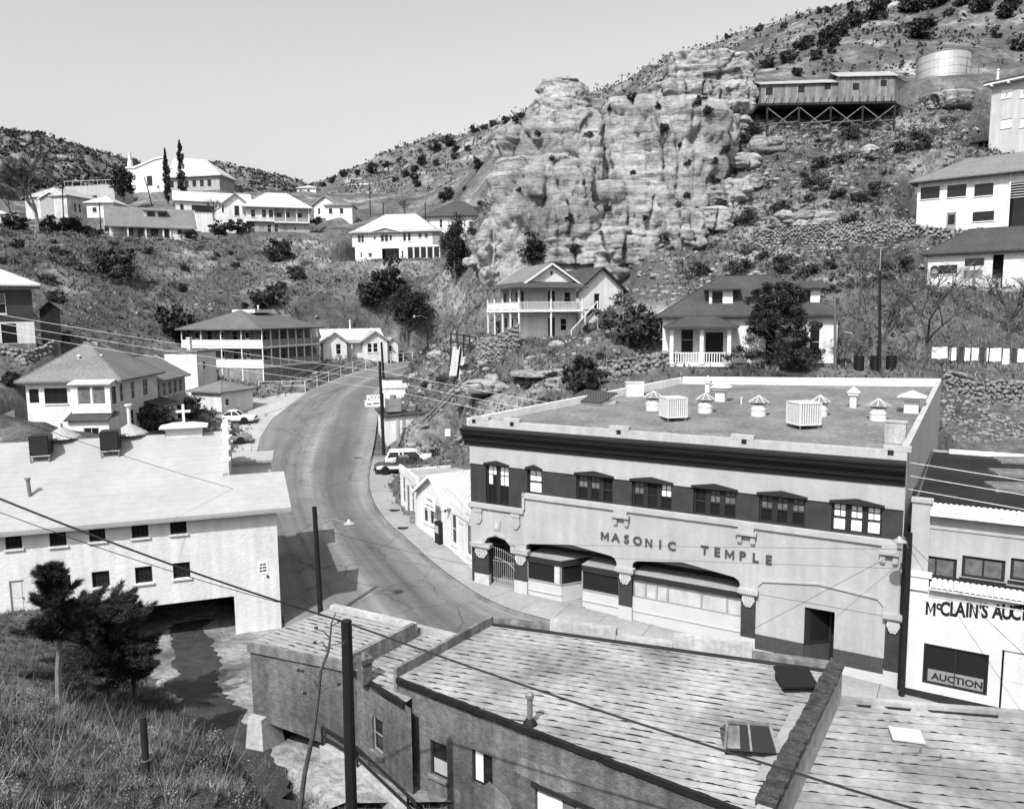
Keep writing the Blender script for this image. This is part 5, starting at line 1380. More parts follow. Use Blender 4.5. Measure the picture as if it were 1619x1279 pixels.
# ramp wall with pipe rails in the alley
rw = [atz(505, 1178, 2.0), atz(560, 1212, 2.0), atz(640, 1290, 2.0), atz(720, 1400, 2.0)]
r_e = empty('ramp_wall', rw[0], 0, label='low concrete ramp wall with twin iron rails behind the shops', cat='wall')
V_, F_ = [], []
for i, p_ in enumerate(rw):
    for d, z in ((0, -1.8), (0, p_.z), (.3, p_.z), (.3, -1.8)): V_.append((p_.x - rw[0].x + d, p_.y - rw[0].y + d * .7, z - rw[0].z))
for i in range(len(rw) - 1):
    for c in range(3): F_.append((i * 4 + c, i * 4 + c + 1, i * 4 + c + 5, i * 4 + c + 4))
ob('wall', MB().add(V_, F_ + [(3, 2, 1, 0)]), 'concrete', r_e)
for dz in (.3, .62): ob('rail', MB().tube([p_ - rw[0] + Vector((.1, 0, dz)) for p_ in rw], .045, 6), 'black', r_e)
for p_ in rw[:3]: ob('rail_post', MB().tube([p_ - rw[0] + Vector((.1, 0, -.1)), p_ - rw[0] + Vector((.1, 0, .64))], .04, 6), 'black', r_e)
# lower right roof
ZD = 4.15
d0, d1, d2, d3 = atz(1222, 1300, ZD), atz(1316, 1112, ZD), atz(1750, 1146, ZD), atz(1750, 1420, ZD)
db = B('silver_roof_shop', 'shop with pale silver roof below the tarred party wall', 'shop', Vector((d0.x, d0.y, 0)), Vector((d3.x, d3.y, 0)), z=0.0)
Ld = [db.loc(p) for p in (d0, d1, d2, d3)]
strip_roof(db, Ld, Ld[1], Ld[2], .42, 'roll', flat(ZD), jag=.05, rs=21)
dw = MB()
for p_, r_ in zip(Ld, Ld[1:] + Ld[:1]): dw.add([(p_.x, p_.y, -1.7), (r_.x, r_.y, -1.7), (r_.x, r_.y, ZD - .1), (p_.x, p_.y, ZD - .1)], [(0, 1, 2, 3)])
db.part('wall', dw, 'oldbrick')
dv = (Ld[2] - Ld[1]); dl_ = dv.length; dv.normalize(); dn = Vector((-dv.y, dv.x, 0))
db.part('parapet', MB().add([Ld[1] + dv * s_ + dn * d + Vector((0, 0, z - ZD)) for s_ in (0, dl_) for d in (0, .22) for z in (3.4, ZD + .16)], [(0, 1, 3, 2), (4, 6, 7, 5), (0, 4, 5, 1), (2, 3, 7, 6), (1, 5, 7, 3), (0, 2, 6, 4)]), 'roll')
for (a, b_) in ((.09, .15), (.2, .3), (.36, .62)):
    db.part('tar_patch', MB().slab([Ld[1] + dv * (dl_ * s_) - dn * d + Vector((0, 0, .04)) for s_, d in ((a, .0), (b_, .0), (b_ - .01, .13), (a + .01, .1))], .01), 'tar')
p = on_flat(1433, 1168, ZD); e_ = empty('roof_hatch', p, db.rz + .1, label='small white painted square hatch on the silver roof', cat='hatch')
ob('curb', MB().box(-.36, .36, -.3, .3, 0, .1), 'conc_d', e_); ob('lid', MB().box(-.4, .4, -.34, .34, .1, .14), 'granite', e_)
for px, py, k in ((1455, 1192, 0), (1487, 1203, 1)):
    p = on_flat(px, py, ZD); ob('roof_anchor', MB().tube([(0, 0, 0), (0, 0, .16)], .03, 6).box(-.5, 0, -.02, .02, .02, .05), 'conc_d', label=('short bent pipe', 'tall bent pipe')[k] + ' lying on the silver roof near the white hatch', cat='pipe').location = p
# ================================================================== church hall
EZ = 6.0
chR, chL = atz(436, 796, EZ), atz(-40, 836.4, EZ)
ch = B('church_hall', 'white church hall with pale shingle roof and dark drive passing beneath', 'church', Vector((chL.x, chL.y, 0)), Vector((chR.x, chR.y, 0)), z=0.0)
CW, CD, CH = ch.W, 11.0, 3.1
FC = (Vector((0, 0, 0)), X_, -Y_)
def s3(x, y): return ch.sight(x / 3.373, 660 + y / 3.373)
cops = []
for (xa, xb, ya, yb) in ((22, 113, 618, 705), (258, 350, 597, 690), (470, 558, 575, 665), (697, 788, 555, 645), (903, 992, 535, 625), (290, 375, 845, 925), (487, 582, 825, 910), (718, 810, 800, 888), (920, 1012, 778, 862)):
    a, z1 = s3(xa, ya); b_, _ = s3(xb, ya); _, z0 = s3(xa, yb); cops.append((a, z0, b_ - a, z1 - z0))
ua, za = s3(678, 1020); ub, zb = s3(1248, 952)
tun = (ua, -1.6, ub - ua, (za + zb) / 2 + 1.6)
da_, dz_ = s3(47, 873); db_, dzb = s3(140, 1050)
cwm = MB()
open_wall(cwm, FC, CW, -1.6, EZ, cops + [tun, (da_, dzb, db_ - da_, dz_ - dzb)], .2)
for (p_, r_) in (((CW, 0), (CW, CD)), ((CW, CD), (0, CD)), ((0, CD), (0, 0))):
    cwm.add([(p_[0], p_[1], -1.6), (r_[0], r_[1], -1.6), (r_[0], r_[1], EZ), (p_[0], p_[1], EZ)], [(0, 1, 2, 3)])
ch.part('wall', cwm, 'stucco')
for r in cops: window(ch, FC, *r, nx=4, ny=2, fm='frame_d', sill='stucco', rec=.12, t=.05)
door(ch, FC, da_, dzb, db_ - da_, dz_ - dzb, 'plain')
ch.part('underpass', MB().box(ua - .2, ua, .2, CD - .3, -1.6, tun[3] - 1.5).box(ub, ub + .2, .2, CD - .3, -1.6, tun[3] - 1.5).box(ua, ub, .2, CD - .3, tun[3] - 1.6, tun[3] - 1.4).box(ua, ub, CD - .5, CD - .3, -1.6, tun[3] - 1.6), 'wood_shade_d')  # near-black lining: shade inside the underpass is put into its colour
k_ = CH / (CD / 2)
def slope_x(px, py):
    c = ch.loc(CAM); d = Matrix.Rotation(-ch.rz, 3, 'Z') @ ray(px, py)
    t = (EZ + k_ * c.y - c.z) / (d.z - k_ * d.y)
    return c + d * t
WP = slope_x(352, 757)
wpx = WP.x; OV = .45
rf = ch.part('roof', MB().slab([(-.5, -OV, EZ - k_ * OV + .1), (wpx, -OV, EZ - k_ * OV + .1), (wpx, CD / 2, EZ + CH + .1), (-.5, CD / 2, EZ + CH + .1)], .16).slab([(wpx, CD + OV, EZ - k_ * OV + .1), (-.5, CD + OV, EZ - k_ * OV + .1), (-.5, CD / 2, EZ + CH + .1), (wpx, CD / 2, EZ + CH + .1)], .16), 'roof_church')
yw = WP.y + .1
we = ch.part('wing_roof', MB().slab([(wpx + .002, -OV, EZ - k_ * OV + .1), (CW + .75, -OV, EZ - k_ * OV + .1), (CW + .55, yw, EZ + k_ * yw + .1), (wpx + .002, yw, EZ + k_ * yw + .1)], .16), 'roof_church')
wf = ch.part('wing_roof', MB().slab([(wpx + .3, CD - 3.0, EZ + .9), (CW + .1, CD - 3.0, EZ + .9), (CW + .3, CD - .1, EZ + 1.0), (wpx + .3, CD - .1, EZ + 1.0)], .16), 'roof_church')
ch.part('front_wall', MB().box(wpx, wpx + .3, yw, CD - yw, 3.0, EZ + k_ * yw + .2).box(CW - .02, CW, CD - 2.6, CD, -1.5, EZ + .8).box(wpx + .3, CW - .02, CD - 2.7, CD - 2.6, 3, EZ + .75), 'stucco')
ch.part('eave_board', MB().fbox(FC, -.5, CW + .74, EZ - k_ * OV - .13, EZ - k_ * OV + .0, OV, OV + .03), 'frame_g')
# stepped gable wall with capstones
ns = 4
gp = MB()
prof = []
y0, y1 = yw, CD - yw
for i in range(ns):
    ya, yb = lerp(y0, CD / 2, i / ns), lerp(y0, CD / 2, (i + 1) / ns)
    h = EZ + k_ * yb + .38
    for (p_, r_) in (((ya), (yb)), ((CD - yb), (CD - ya))):
        gp.box(wpx + .02, wpx + .34, p_, r_, EZ + k_ * (ya if p_ < CD / 2 else ya) - .6, h)
        ch.part('capstone', MB().box(wpx - .06, wpx + .44, p_ + .01, r_ - .01, h, h + .1), 'plain')
gp.box(wpx + .03, wpx + .33, CD / 2 - .4, CD / 2 + .4, EZ + CH, EZ + CH + .75)
ch.part('gable_parapet', gp, 'stucco')
# cross on its plinth
cxp = slope_x(292, 686); cx = cxp.x
ch.part('plinth', MB().box(cx - .95, cx + .95, CD / 2 - .35, CD / 2 + .35, EZ + CH - .3, EZ + CH + .45), 'plain')
ch.part('plinth_cap', MB().add([(cx + sx * w_, CD / 2 + sy * d, z) for (w_, d, z) in ((1.25, .6, EZ + CH + .45), (1.25, .6, EZ + CH + .55), (.5, .25, EZ + CH + .72)) for sx, sy in ((-1, -1), (1, -1), (1, 1), (-1, 1))], [(0, 1, 5, 4), (1, 2, 6, 5), (2, 3, 7, 6), (3, 0, 4, 7), (4, 5, 9, 8), (5, 6, 10, 9), (6, 7, 11, 10), (7, 4, 8, 11), (8, 9, 10, 11), (3, 2, 1, 0)]), 'plain')
ch.part('cross', MB().box(cx - .07, cx + .07, CD / 2 - .06, CD / 2 + .06, EZ + CH + .7, EZ + CH + 1.75).box(cx - .38, cx + .38, CD / 2 - .055, CD / 2 + .055, EZ + CH + 1.28, EZ + CH + 1.42), 'plain')
p = slope_x(48, 787); ch.part('vent_pipe', MB().tube([(p.x, p.y, p.z - .1), (p.x - .05, p.y, p.z + .95)], .09, 8).lathe([(.14, p.z + .92), (.14, p.z + 1.0)], (p.x - .05, p.y, 0), 8), 'steel_d')
for (px, py, lab) in ((66, 727, 'black cooler box on the white church roof by the weathered cone cowl'), (176, 719, 'black cooler box on the white church roof beside the tall flue cowl')):
    p = slope_x(px, py); w = ch.wor(p)
    e_ = empty('cooler_box', w, ch.rz, label=lab, cat='cooler')
    ob('housing', MB().box(-.45, .45, -.35, .65, .3, 1.3), 'black', e_)
    ob('panel', MB().box(-.4, .4, -.37, -.351, .36, 1.24), mat('cooler_pad', .03, pat='clap', per=.08, patdark=.4), e_)
    ob('tray', MB().box(-.48, .48, -.4, .66, .22, .3), 'steel', e_)
    for sx in (-1, 1): ob('leg', MB().box(sx * .42 - .03, sx * .42 + .03, -.36, -.3, -.2, .22), 'steel_d', e_); ob('leg', MB().box(sx * .42 - .03, sx * .42 + .03, .55, .6, .0, .25), 'steel_d', e_)
for (px, py, lab, tall) in ((93, 712, 'squat cone roof cowl of dull metal on the church ridge', 0), (203, 703, 'cone roof cowl with tall capped flue on the church ridge', 1)):
    p = slope_x(px, py); p.y = CD / 2 + .4; w = ch.wor(Vector((p.x, p.y, EZ + CH - .1)))
    e_ = empty('roof_cowl', w, ch.rz, label=lab, cat='vent')
    ob('drum', MB().lathe([(.55, -.3), (.55, .3)], n=16), 'steel_d', e_); ob('cone', MB().lathe([(.95, .28), (.9, .36), (.1, .85)], n=12), 'roof_m', e_)
    if tall: ob('flue', MB().tube([(0, 0, .8), (0, 0, 1.9)], .1, 8).lathe([(.2, 1.85), (.2, 1.95)], n=8), 'cooler', e_)
    else: ob('flue', MB().tube([(0, 0, .8), (0, 0, 1.05)], .06, 8), 'steel_d', e_)
u, z = s3(1402, 798); nt_ = ch.part('notice', MB().fbox(FC, u - .25, u + .25, z - .35, z + .35, 0, .02), 'paper')
for k, w_ in enumerate((.3, .36, .36)): ch.part('notice_lettering', MB().fbox(FC, u - w_ / 2, u - .03, z + .1 - .17 * k, z + .2 - .17 * k, .02, .024).fbox(FC, u + .0, u + w_ / 2, z + .11 - .17 * k, z + .21 - .17 * k, .02, .024), 'ink_g', nt_)
u, z = s3(1427, 845); ch.part('wall_socket', MB().fbox(FC, u - .05, u + .05, z - .05, z + .05, 0, .06), 'black')
# ================================================================== houses
def mm_(px, y): return px * y / FPX
W1 = lambda u, z, w, h, **k: ('w', u, z, w, h, k)
D1 = lambda u, z, w, h, **k: ('d', u, z, w, h, k)
DK = dict(fm='frame_d')
# --- two storey house below the hill, hip roof, long flank
L_, R_, D_ = ANC['mid']
mh = B('boarding_house', 'two storey white boarding house with grey hip roof and curtained sunroom', 'house', L_, R_)
MW, MH, MD = mh.W, 4.9, 8.6
fs = walls(mh, 0, MW, 0, MD, -1.5, MH, 'stucco', {'f': [W1(.25, 3.0, .8, 1.2, **DK, ny=1, sill=False), W1(1.5, 2.9, 1.9, 1.35, nx=3, ny=1, **DK), W1(.4, .4, .5, .9, sill=False)],
                                               'r': [W1(.3, 2.9, .8, 1.6), W1(2.6, 2.9, .85, 1.6), W1(5.2, 2.9, 1.2, 1.6, nx=2), W1(2.2, .3, .8, 1.7), W1(4, .3, .8, 1.7)]})
hip(mh, 0, MW, 0, MD, MH, 3.2, .6, 'roof_g', axis='y', inset=3.9)
mh.part('roof_flashing', MB().box(MW * .42, MW * .58, 3.9, 4.6, MH + 2.7, MH + 3.15), 'roof_m')
for (x, y) in ((MW * .5, 1.6), (MW * .72, 2.0)): pipe(mh, x, y, MH + 1.0, MH + 1.95, .1, 'frame_w')
# sunroom bay
bx0, bx1 = mh.sight(128, 640)[0], MW + .02
walls(mh, bx0, bx1, -1.6, .0, 2.2, 4.75, 'stucco', {'f': [W1(.55, .75 + 2.2, 1.05, 1.55, ny=1, gm='curtain', sill=False), W1(1.75, .75 + 2.2, 1.05, 1.55, ny=1, gm='curtain', sill=False)], 'r': [W1(.3, 2.9, .9, 1.5, **DK)]}, name='bay_wall')
shed(mh, [(bx0 - .15, -1.85, 4.72), (bx1 + .15, -1.85, 4.72), (bx1 + .15, .1, 5.1), (bx0 - .15, .1, 5.1)], 'roof_l', name='bay_roof')
shed(mh, [(bx0 - .3, -2.5, 1.75), (bx1 + .1, -2.5, 1.75), (bx1 + .1, -.9, 2.35), (bx0 - .3, -.9, 2.35)], 'roof_d', name='skirt_roof')
walls(mh, bx0 - .1, bx1, -2.2, .0, -1.5, 1.8, 'stucco', {'f': [W1(1.2, .4, 1.25, .65, ny=1, nx=2)]}, name='lower_room')
# rear wing along the flank, and side porch
walls(mh, .8, MW - .3, MD, 17, -2.0, 4.3, 'greyclap', {'r': [W1(.6 + 1.5 * k, 2.3, .9, 1.4) for k in range(5)]}, name='rear_wall')
gable(mh, .8, MW - .3, MD, 17, 4.3, 1.9, .5, 'roof_g', axis='y', wall='greyclap', name='rear_roof')
walls(mh, MW, MW + 1.6, 5.5, 9.0, -.6, 1.9, 'white', {'f': [D1(.2, -.4, .9, 2)], 'r': [W1(1.2, .5, 1.1, .7)]}, name='porch_wall')
shed(mh, [(MW - .1, 5.1, 2.45), (MW + 2.0, 5.1, 1.9), (MW + 2.0, 9.4, 1.9), (MW - .1, 9.4, 2.45)], 'roof_d')
# outside stair on the uphill side
stx = empty('garden_steps', mh.wor((-1.6, -.5, -.3)), mh.rz, label='weathered timber steps climbing beside the boarding house', cat='steps')
for k in range(9): ob('step', MB().box(-3.2 - k * .36, -2.9 - k * .36 + .1, -1.2, .2, .25 * k - .3, .25 * k - .2), 'wood_m', stx)
ob('stair_panel', MB().slab([(-.2, -1.4, 2.2), (1.6, -1.4, 3.0), (1.6, -1.35, 1.6), (-.2, -1.35, .7)], .08), 'wood_m', stx)
ob('stair_panel', MB().slab([(-1.6, -1.9, 1.6), (-.2, -1.9, 2.4), (-.2, -1.85, 1.2), (-1.6, -1.85, .6)], .08), 'wood_m', stx)
ob('stringer', MB().bar((-6.2, -1.2, 2.2), (-2.6, -1.2, -.3), .1, .3).bar((-6.2, .2, 2.2), (-2.6, .2, -.3), .1, .3), 'wood_m', stx)
ob('stair_rail', MB().bar((-6.2, -1.2, 3.1), (-2.2, -1.2, .8), .09).bar((-6.2, -1.2, 2.2), (-6.2, -1.2, 3.1), .09).bar((-4.4, -1.2, 1), (-4.4, -1.2, 2.05), .09).bar((-2.2, -1.2, -.5), (-2.2, -1.2, .8), .09), 'wood_m', stx)
# --- flat white annex behind it
an = B('annex_shed', 'low white flat-roofed annex under the hotel end', 'building', at(262, 600, 96), at(313, 600, 95))
an_f = walls(an, 0, an.W, 0, 4, -2, 3.4, 'stucco', {'r': [W1(1.2, 1.2, .6, 1)]})
an.part('roof', MB().box(-.2, an.W + .2, -.2, 4.2, 3.4, 3.6), 'conc_d'); chimney(an, an.W * .3, 3.2, 3.6, 5.0, .45, 'stucco')
a2 = B('garage', 'small white garage with grey gable roof above the parked cars', 'garage', at(305, 665, 91), at(352, 668, 89))
walls(a2, 0, a2.W, 0, 5, -.5, 3.6, 'stucco', {'r': [W1(.6, 1.9, .6, .8)]})
hip(a2, 0, a2.W, 0, 5, 3.6, 1.1, .4, 'roof_g')
# --- house at the picture's edge up the slope
L_, R_, D_ = ANC['farleft']
fl_ = B('hillside_house', 'tall dark-sided house with pale hip roof perched on a whitewashed base', 'house', L_, R_)
walls(fl_, 0, fl_.W, 0, 8, .8, 2.9, 'stucco', {'f': [D1(fl_.W - 2.75, .85, 1.25, 1.9, m='glass')]}, name='base_wall')
fl_.part('plinth', MB().box(-.05, fl_.W + .05, -.05, 8, -1.5, .8), 'conc_d')
walls(fl_, 0, fl_.W, 0, 8, 2.9, 6.0, mat('brown_clapboard', .05, pat='clap'), {'f': [W1(fl_.W - 3.4, 3.7, 1.2, 1.9, panes=True, gms=('glass', 'curtain'))]}, name='upper_wall')
fl_.part('frieze', MB().box(-.02, fl_.W + .02, -.02, 8, 6.0, 6.5), 'frame_g')
hip(fl_, 0, fl_.W, 0, 8, 6.5, 2.3, .8, 'roof_l')
dk = B('shed', 'dark gabled shed in brush beside the tall hillside house', 'shed', at(64, 514, 86), at(96, 516, 87))
walls(dk, 0, dk.W, 0, 3, -2, 1.8, 'wood_shade_d'); gable(dk, 0, dk.W, 0, 3, 1.8, .9, .3, 'roof_d', axis='y', wall='wood_shade_d', rake=None)
# --- the hotel with two verandah storeys
L_, R_, D_ = ANC['hotel']
ht = B('verandah_hotel', 'old hotel with two storeys of verandahs and low grey hip roof', 'hotel', L_, R_)
HW, HD = ht.W, 13.0
GZ0, F1, F2, EV = 0, 2.1, 4.75, 7.2
in_ = 1.7
hg = mat('hotel_grey', .2, var=.1, pat='board', per=.3, patdark=.8)
walls(ht, 0, HW, 0.0, HD, -1.5, F1, hg, {'r': [D1(.3, -.2, .8, 1.8), ('w', 5, .6, .3, .9, dict(sill=False)), ('w', 10, .9, .3, .9, dict(sill=False))], 'f': [D1(1.0, -.2, .9, 2.0), D1(3.2, -.2, .9, 2.0), W1(5.4, .5, .9, 1.2), D1(8, -.2, .9, 2)]}, name='basement_wall')
for (z0, z1) in ((F1 + .12, F2), (F2 + .12, EV)):
    opf = []; k = 0
    for u in np.arange(.8, HW - in_ - 1.4, 2.2): opf.append(D1(u, z0 + .02, .85, 2.05, m='frame_w', glass=True) if k % 2 == 0 else W1(u, z0 + .7, .9, 1.4)); k += 1
    opr = []; k = 0
    for u in np.arange(.6, HD - in_ - 1.2, 2.0): opr.append(D1(u, z0 + .02, .85, 2.05, m='frame_g') if k % 2 else W1(u, z0 + .7, .85, 1.4)); k += 1
    walls(ht, .0, HW - in_, in_, HD, z0, z1, hg, {'f': opf, 'r': opr}, name='verandah_wall')
for z in (F1, F2): ht.part('verandah_floor', MB().box(0, HW + .05, -.05, HD, z, z + .12), 'frame_g'); ht.part('fascia', MB().box(0, HW + .09, -.09, -.05, z - .15, z + .16).box(HW + .05, HW + .09, -.05, HD, z - .15, z + .16), 'frame_w')
for (z0, z1) in ((F1 + .12, F2 - .0), (F2 + .12, EV)):
    for x in np.linspace(.1, HW - .08, 5): post(ht, x, .08, z0, z1, .13)
    for y in np.linspace(HD / 7, HD - .1, 7): post(ht, HW - .08, y, z0, z1, .13)
    railing(ht, (.1, .08, z0), (HW - .08, .08, z0), .85, solid=True)
    railing(ht, (HW - .08, .08, z0), (HW - .08, HD - .1, z0), .85, m='frame_g', solid=True)
for k, x in enumerate(np.linspace(.1, HW - .08, 5)): post(ht, x, .06, -.5, F1, .16)
hip(ht, 0, HW, 0, HD, EV + .05, 2.5, .55, mat('hotel_roof', .1, var=.15, scale=.4, pat='shingle', per=.14, patdark=.8), inset=4.6, axis='y')
ht.part('roof_lantern', MB().box(HW / 2 - 1.8, HW / 2 + 2.2, 4.6, 8.4, EV + 2.2, EV + 2.65), 'frame_w')
pipe(ht, HW * .62, 6, EV + 2.6, EV + 3.1, .1, 'frame_w')
ht.part('stair_rail', MB().bar((HW + .3, .2, -.4), (HW + .3, HD, 1.6), .08), 'frame_w')
# --- white cottage with three gables by the road
L_, R_, D_ = ANC['cottage']
ct = B('gabled_cottage', 'low white cottage with pale roof and small front gables by the road', 'house', L_, R_)
CW_ = ct.W
walls(ct, 0, CW_ * .78, 1.2, 8, -4.0, 2.9, 'white'); gable(ct, 0, CW_ * .78, 1.2, 8, 2.9, 1.5, .4, 'roof_l', axis='x', wall='white')
walls(ct, -.6, 2.9, -.8, 3, -4.0, 2.7, 'white', {'f': [W1(1.9, .6, .75, 1.6)], 'r': []}); gable(ct, -.6, 2.9, -.8, 4.4, 2.7, 1.35, .35, 'roof_l', axis='y', wall='white', rake='frame_g')
walls(ct, CW_ * .5, CW_ * .83, -.2, 4, -4, 2.8, 'white', {'f': [W1(.6, .75, .7, 1.4), W1(1.5, .75, .7, 1.4)]}); gable(ct, CW_ * .5, CW_ * .83, -.2, 4.4, 2.8, 1.3, .35, 'roof_m', axis='y', wall='white', rake='frame_g')
walls(ct, CW_ * .84, CW_, .6, 4, -4, 2.3, 'white', {'f': [W1(.25, .8, .55, .9)]}); gable(ct, CW_ * .84, CW_ + .05, .6, 4, 2.3, .7, .25, 'roof_m', axis='y', wall='white', rake='frame_g')
shed(ct, [(2.9, .3, 2.35), (CW_ * .5, .3, 2.35), (CW_ * .5, 1.6, 2.8), (2.9, 1.6, 2.8)], 'roof_m'); post(ct, 3.9, .5, -.5, 2.3, .12)
pipe(ct, 4.4, 4.6, 4.1, 5.6, .12, 'frame_w')
# --- dark roofed cottage beyond the street's end
ck = B('road_end_cottage', 'small white cottage with dark roof half hidden where the road ends', 'house', at(664, 536, 128), at(712, 537, 128))
walls(ck, 0, ck.W, 0, 5, -1.5, 1.4, 'white', {'f': [W1(.4, .2, .6, .9), W1(1.6, .2, .7, .9), W1(3.2, .2, .7, .9)]}); gable(ck, 0, ck.W, 0, 5, 1.4, 1.5, .4, 'roof_d', axis='x', wall='white')
# --- big two storey house on the shoulder of the hill
L_, R_, D_ = ANC['four']
h4 = B('shoulder_house', 'broad two storey white house with screened lower porch on the hill shoulder', 'house', L_, R_)
W4 = h4.W
sc5 = [('w', W4 * .615 + k * W4 * .077 + .03, .35, W4 * .077 - .1, 2.35, dict(nx=1, ny=1, fm='frame_w', sill=False, gm='glass', t=.09)) for k in range(5)]
walls(h4, 0, W4, 0, 10, -1.2, 2.9, 'white', {'f': [W1(1.0, .9, .35, 1.0, sill=False), W1(2.6, .9, .7, .8, sill=False), ('o', W4 * .32, .0, W4 * .2, 2.5, dict(m='glass')), W1(W4 * .55, .7, .4, 1.3)] + sc5}, name='lower_wall')
walls(h4, -.5, W4, 0, 10, 2.9, 5.6, 'white', {'f': [W1(1.1, 3.7, .6, 1.5), W1(1.75, 3.7, .6, 1.5), W1(4.2, 4.2, .5, .6), W1(5.6, 3.8, .7, 1.35), W1(6.4, 3.8, .7, 1.35), W1(7.3, 4.0, .55, 1.0), W1(10, 3.8, .6, 1.5), W1(10.9, 3.8, .6, 1.5), W1(13, 4.3, .6, .9), W1(14.2, 4.3, .6, .9)]}, name='upper_wall')
h4.part('lattice', MB().box(W4 - 1.4, W4 - .02, -.06, -.01, 3.1, 5.2), 'cooler_d')
shed(h4, [(-1.0, -.7, 5.55), (W4 + .5, -.7, 5.55), (W4 + .2, 1.6, 6.2), (-.8, 1.6, 6.2)], 'roof_m', name='skirt_roof')
hip(h4, .2, W4 - 1.6, 1.4, 10, 6.15, 3.4, .4, 'roof_l')
gable(h4, 3.2, 9.2, -.4, 4, 5.7, .75, .3, 'roof_m', axis='y', wall='white', name='porch_gable')
h4.part('side_stair', MB().add([(-1.4, .2, 2.8), (-.5, .2, 2.8), (.6, .2, -1.2), (-.3, .2, -1.2), (-1.4, 1.0, 2.8), (-.5, 1.0, 2.8), (.6, 1.0, -1.2), (-.3, 1.0, -1.2)], [(0, 1, 2, 3), (7, 6, 5, 4), (0, 4, 5, 1), (1, 5, 6, 2), (2, 6, 7, 3), (3, 7, 4, 0)]), 'wood_shade_d')
L_, R_, D_ = ANC['fourb']
hb = B('dark_roof_house', 'pale house with big dark hip roof behind the shoulder house', 'house', L_, R_)
walls(hb, 0, hb.W, 0, 10, -2, 4.6, 'stucco', {'f': [W1(.6, 2.6, .5, .6), W1(2.0, 2.2, .6, 1.6), W1(2.8, 2.2, .6, 1.6), W1(5.6, 2.2, .6, 1.8), W1(9.6, 1.6, .9, 2.2), W1(12, 1.8, .8, 1.6)]})
hip(hb, 2.5, hb.W, 0, 10, 4.6, 3.6, .7, 'roof_d')
L_, R_, D_ = ANC['fourc']
hc = B('flared_gable_house', 'white house with swept gable roof against the foot of the cliff', 'house', L_, R_)
walls(hc, 0, hc.W, 0, 7, -2, 3.2, 'stucco', {'f': [W1(.9, 1.6, .6, 1.0), W1(1.6, 1.6, .6, 1.0), W1(4.6, 1.9, .5, .6), W1(6.2, 1.9, .5, .6), W1(4.4, -.6, .6, 1), W1(5.4, -.6, .6, 1)]})
gable(hc, .4, 5.2, -.2, 7, 3.2, 2.4, .7, 'roof_m', axis='y', wall='stucco', rake='frame_g'); gable(hc, 4.6, hc.W, .8, 7, 3.0, 1.6, .5, 'roof_m', axis='x', wall='stucco')
# --- row along the upper terrace
L_, R_, D_ = ANC['bung']
bn = B('dormer_bungalow', 'white bungalow with wide grey roof, shed dormer and porch on the terrace', 'house', L_, R_)
BW = bn.W
walls(bn, 0, BW, 2.0, 9, -.8, 3.0, 'white', {'f': [W1(3.0, .5, 1.2, 1.8, **DK), D1(5.0, .0, 1.0, 2.2, m='glass'), W1(7.4, .5, 1.4, 1.8, **DK), D1(9.6, 0, 1, 2.2, m='glass'), W1(14.2, 1.3, .9, .9, **DK)], 'l': [W1(2.5, .6, .8, 1.4)]})
walls(bn, BW - 4.2, BW, .2, 2.1, -.8, 2.9, 'white', {'f': [W1(1.2, 1.2, .9, 1.0, **DK)]}, name='side_room'); walls(bn, BW, BW + 1.6, 1.5, 5, -.8, 2.2, 'white', {'f': [W1(.5, 1.0, .6, .7)]}, name='side_room')
bn.part('porch_floor', MB().box(0, BW - 4.2, 0, 2, -1.0, -.02), 'conc_d')
for x in (.15, 3.2, 6.4, 9.6, BW - 4.3): post(bn, x, .15, 0, 2.6, .3)
railing(bn, (0, .1, 0), (BW - 4.3, .1, 0), .75, m='wood_shade_d')
gable(bn, 0, BW, .2, 9.0, 2.85, 3.9, .5, 'roof_g', axis='x', wall='white', og=.8)
walls(bn, BW * .42, BW * .68, 2.4, 5, 4.3, 6.0, 'white', {'f': [W1(.6, .35 + 4.3, 1.4, 1.1, nx=3, **DK), W1(2.6, .35 + 4.3, 1.4, 1.1, nx=3, **DK)]}, name='dormer')
shed(bn, [(BW * .40, 1.8, 6.0), (BW * .70, 1.8, 6.0), (BW * .70, 5.2, 6.75), (BW * .40, 5.2, 6.75)], 'roof_g', name='dormer_roof')
L_, R_, D_ = ANC['two']
h2_ = B('long_window_house', 'white two storey house with long dark upper window row and cross gable', 'house', L_, R_)
W2 = h2_.W
walls(h2_, 0, W2, 0, 9, -1, 6.8, 'white', {'f': [W1(.9, 4.4, .7, 1.4, **DK), ('w', 3.2, 4.2, 4.6, 1.5, dict(nx=8, ny=1, fm='frame_d')), W1(9.3, 4.4, .7, 1.4, **DK), W1(1.0, .8, 1, 1.3)]})
gable(h2_, 0, W2, 0, 9, 6.8, 2.4, .5, 'roof_l', axis='x', wall='white')
walls(h2_, W2 * .64, W2 * .95, -1.2, 5, -1, 6.6, 'white', {'f': [W1(2.1, 3.6, 1.0, 2.2, **DK), W1(.8, .4, 3.2, 1.0, nx=4, ny=1)]}); gable(h2_, W2 * .64, W2 * .95, -1.2, 5, 6.6, 1.9, .5, 'roof_l', axis='y', wall='white', rake='frame_g')
L_, R_, D_ = ANC['three']
h3 = B('pyramid_roof_house', 'white raised house with tall pale pyramid roof and corner porch', 'house', L_, R_)
W3 = h3.W
walls(h3, 1.6, W3, 1.2, 11, -1.5, 2.2, 'greyclap', {'f': [D1(1.0, -.2, .9, 2), W1(2.6, .1, .8, 1.7), W1(4.0, .1, .8, 1.7), D1(5.8, -.2, .9, 2), W1(8.0, .5, .5, .8)]}, name='basement')
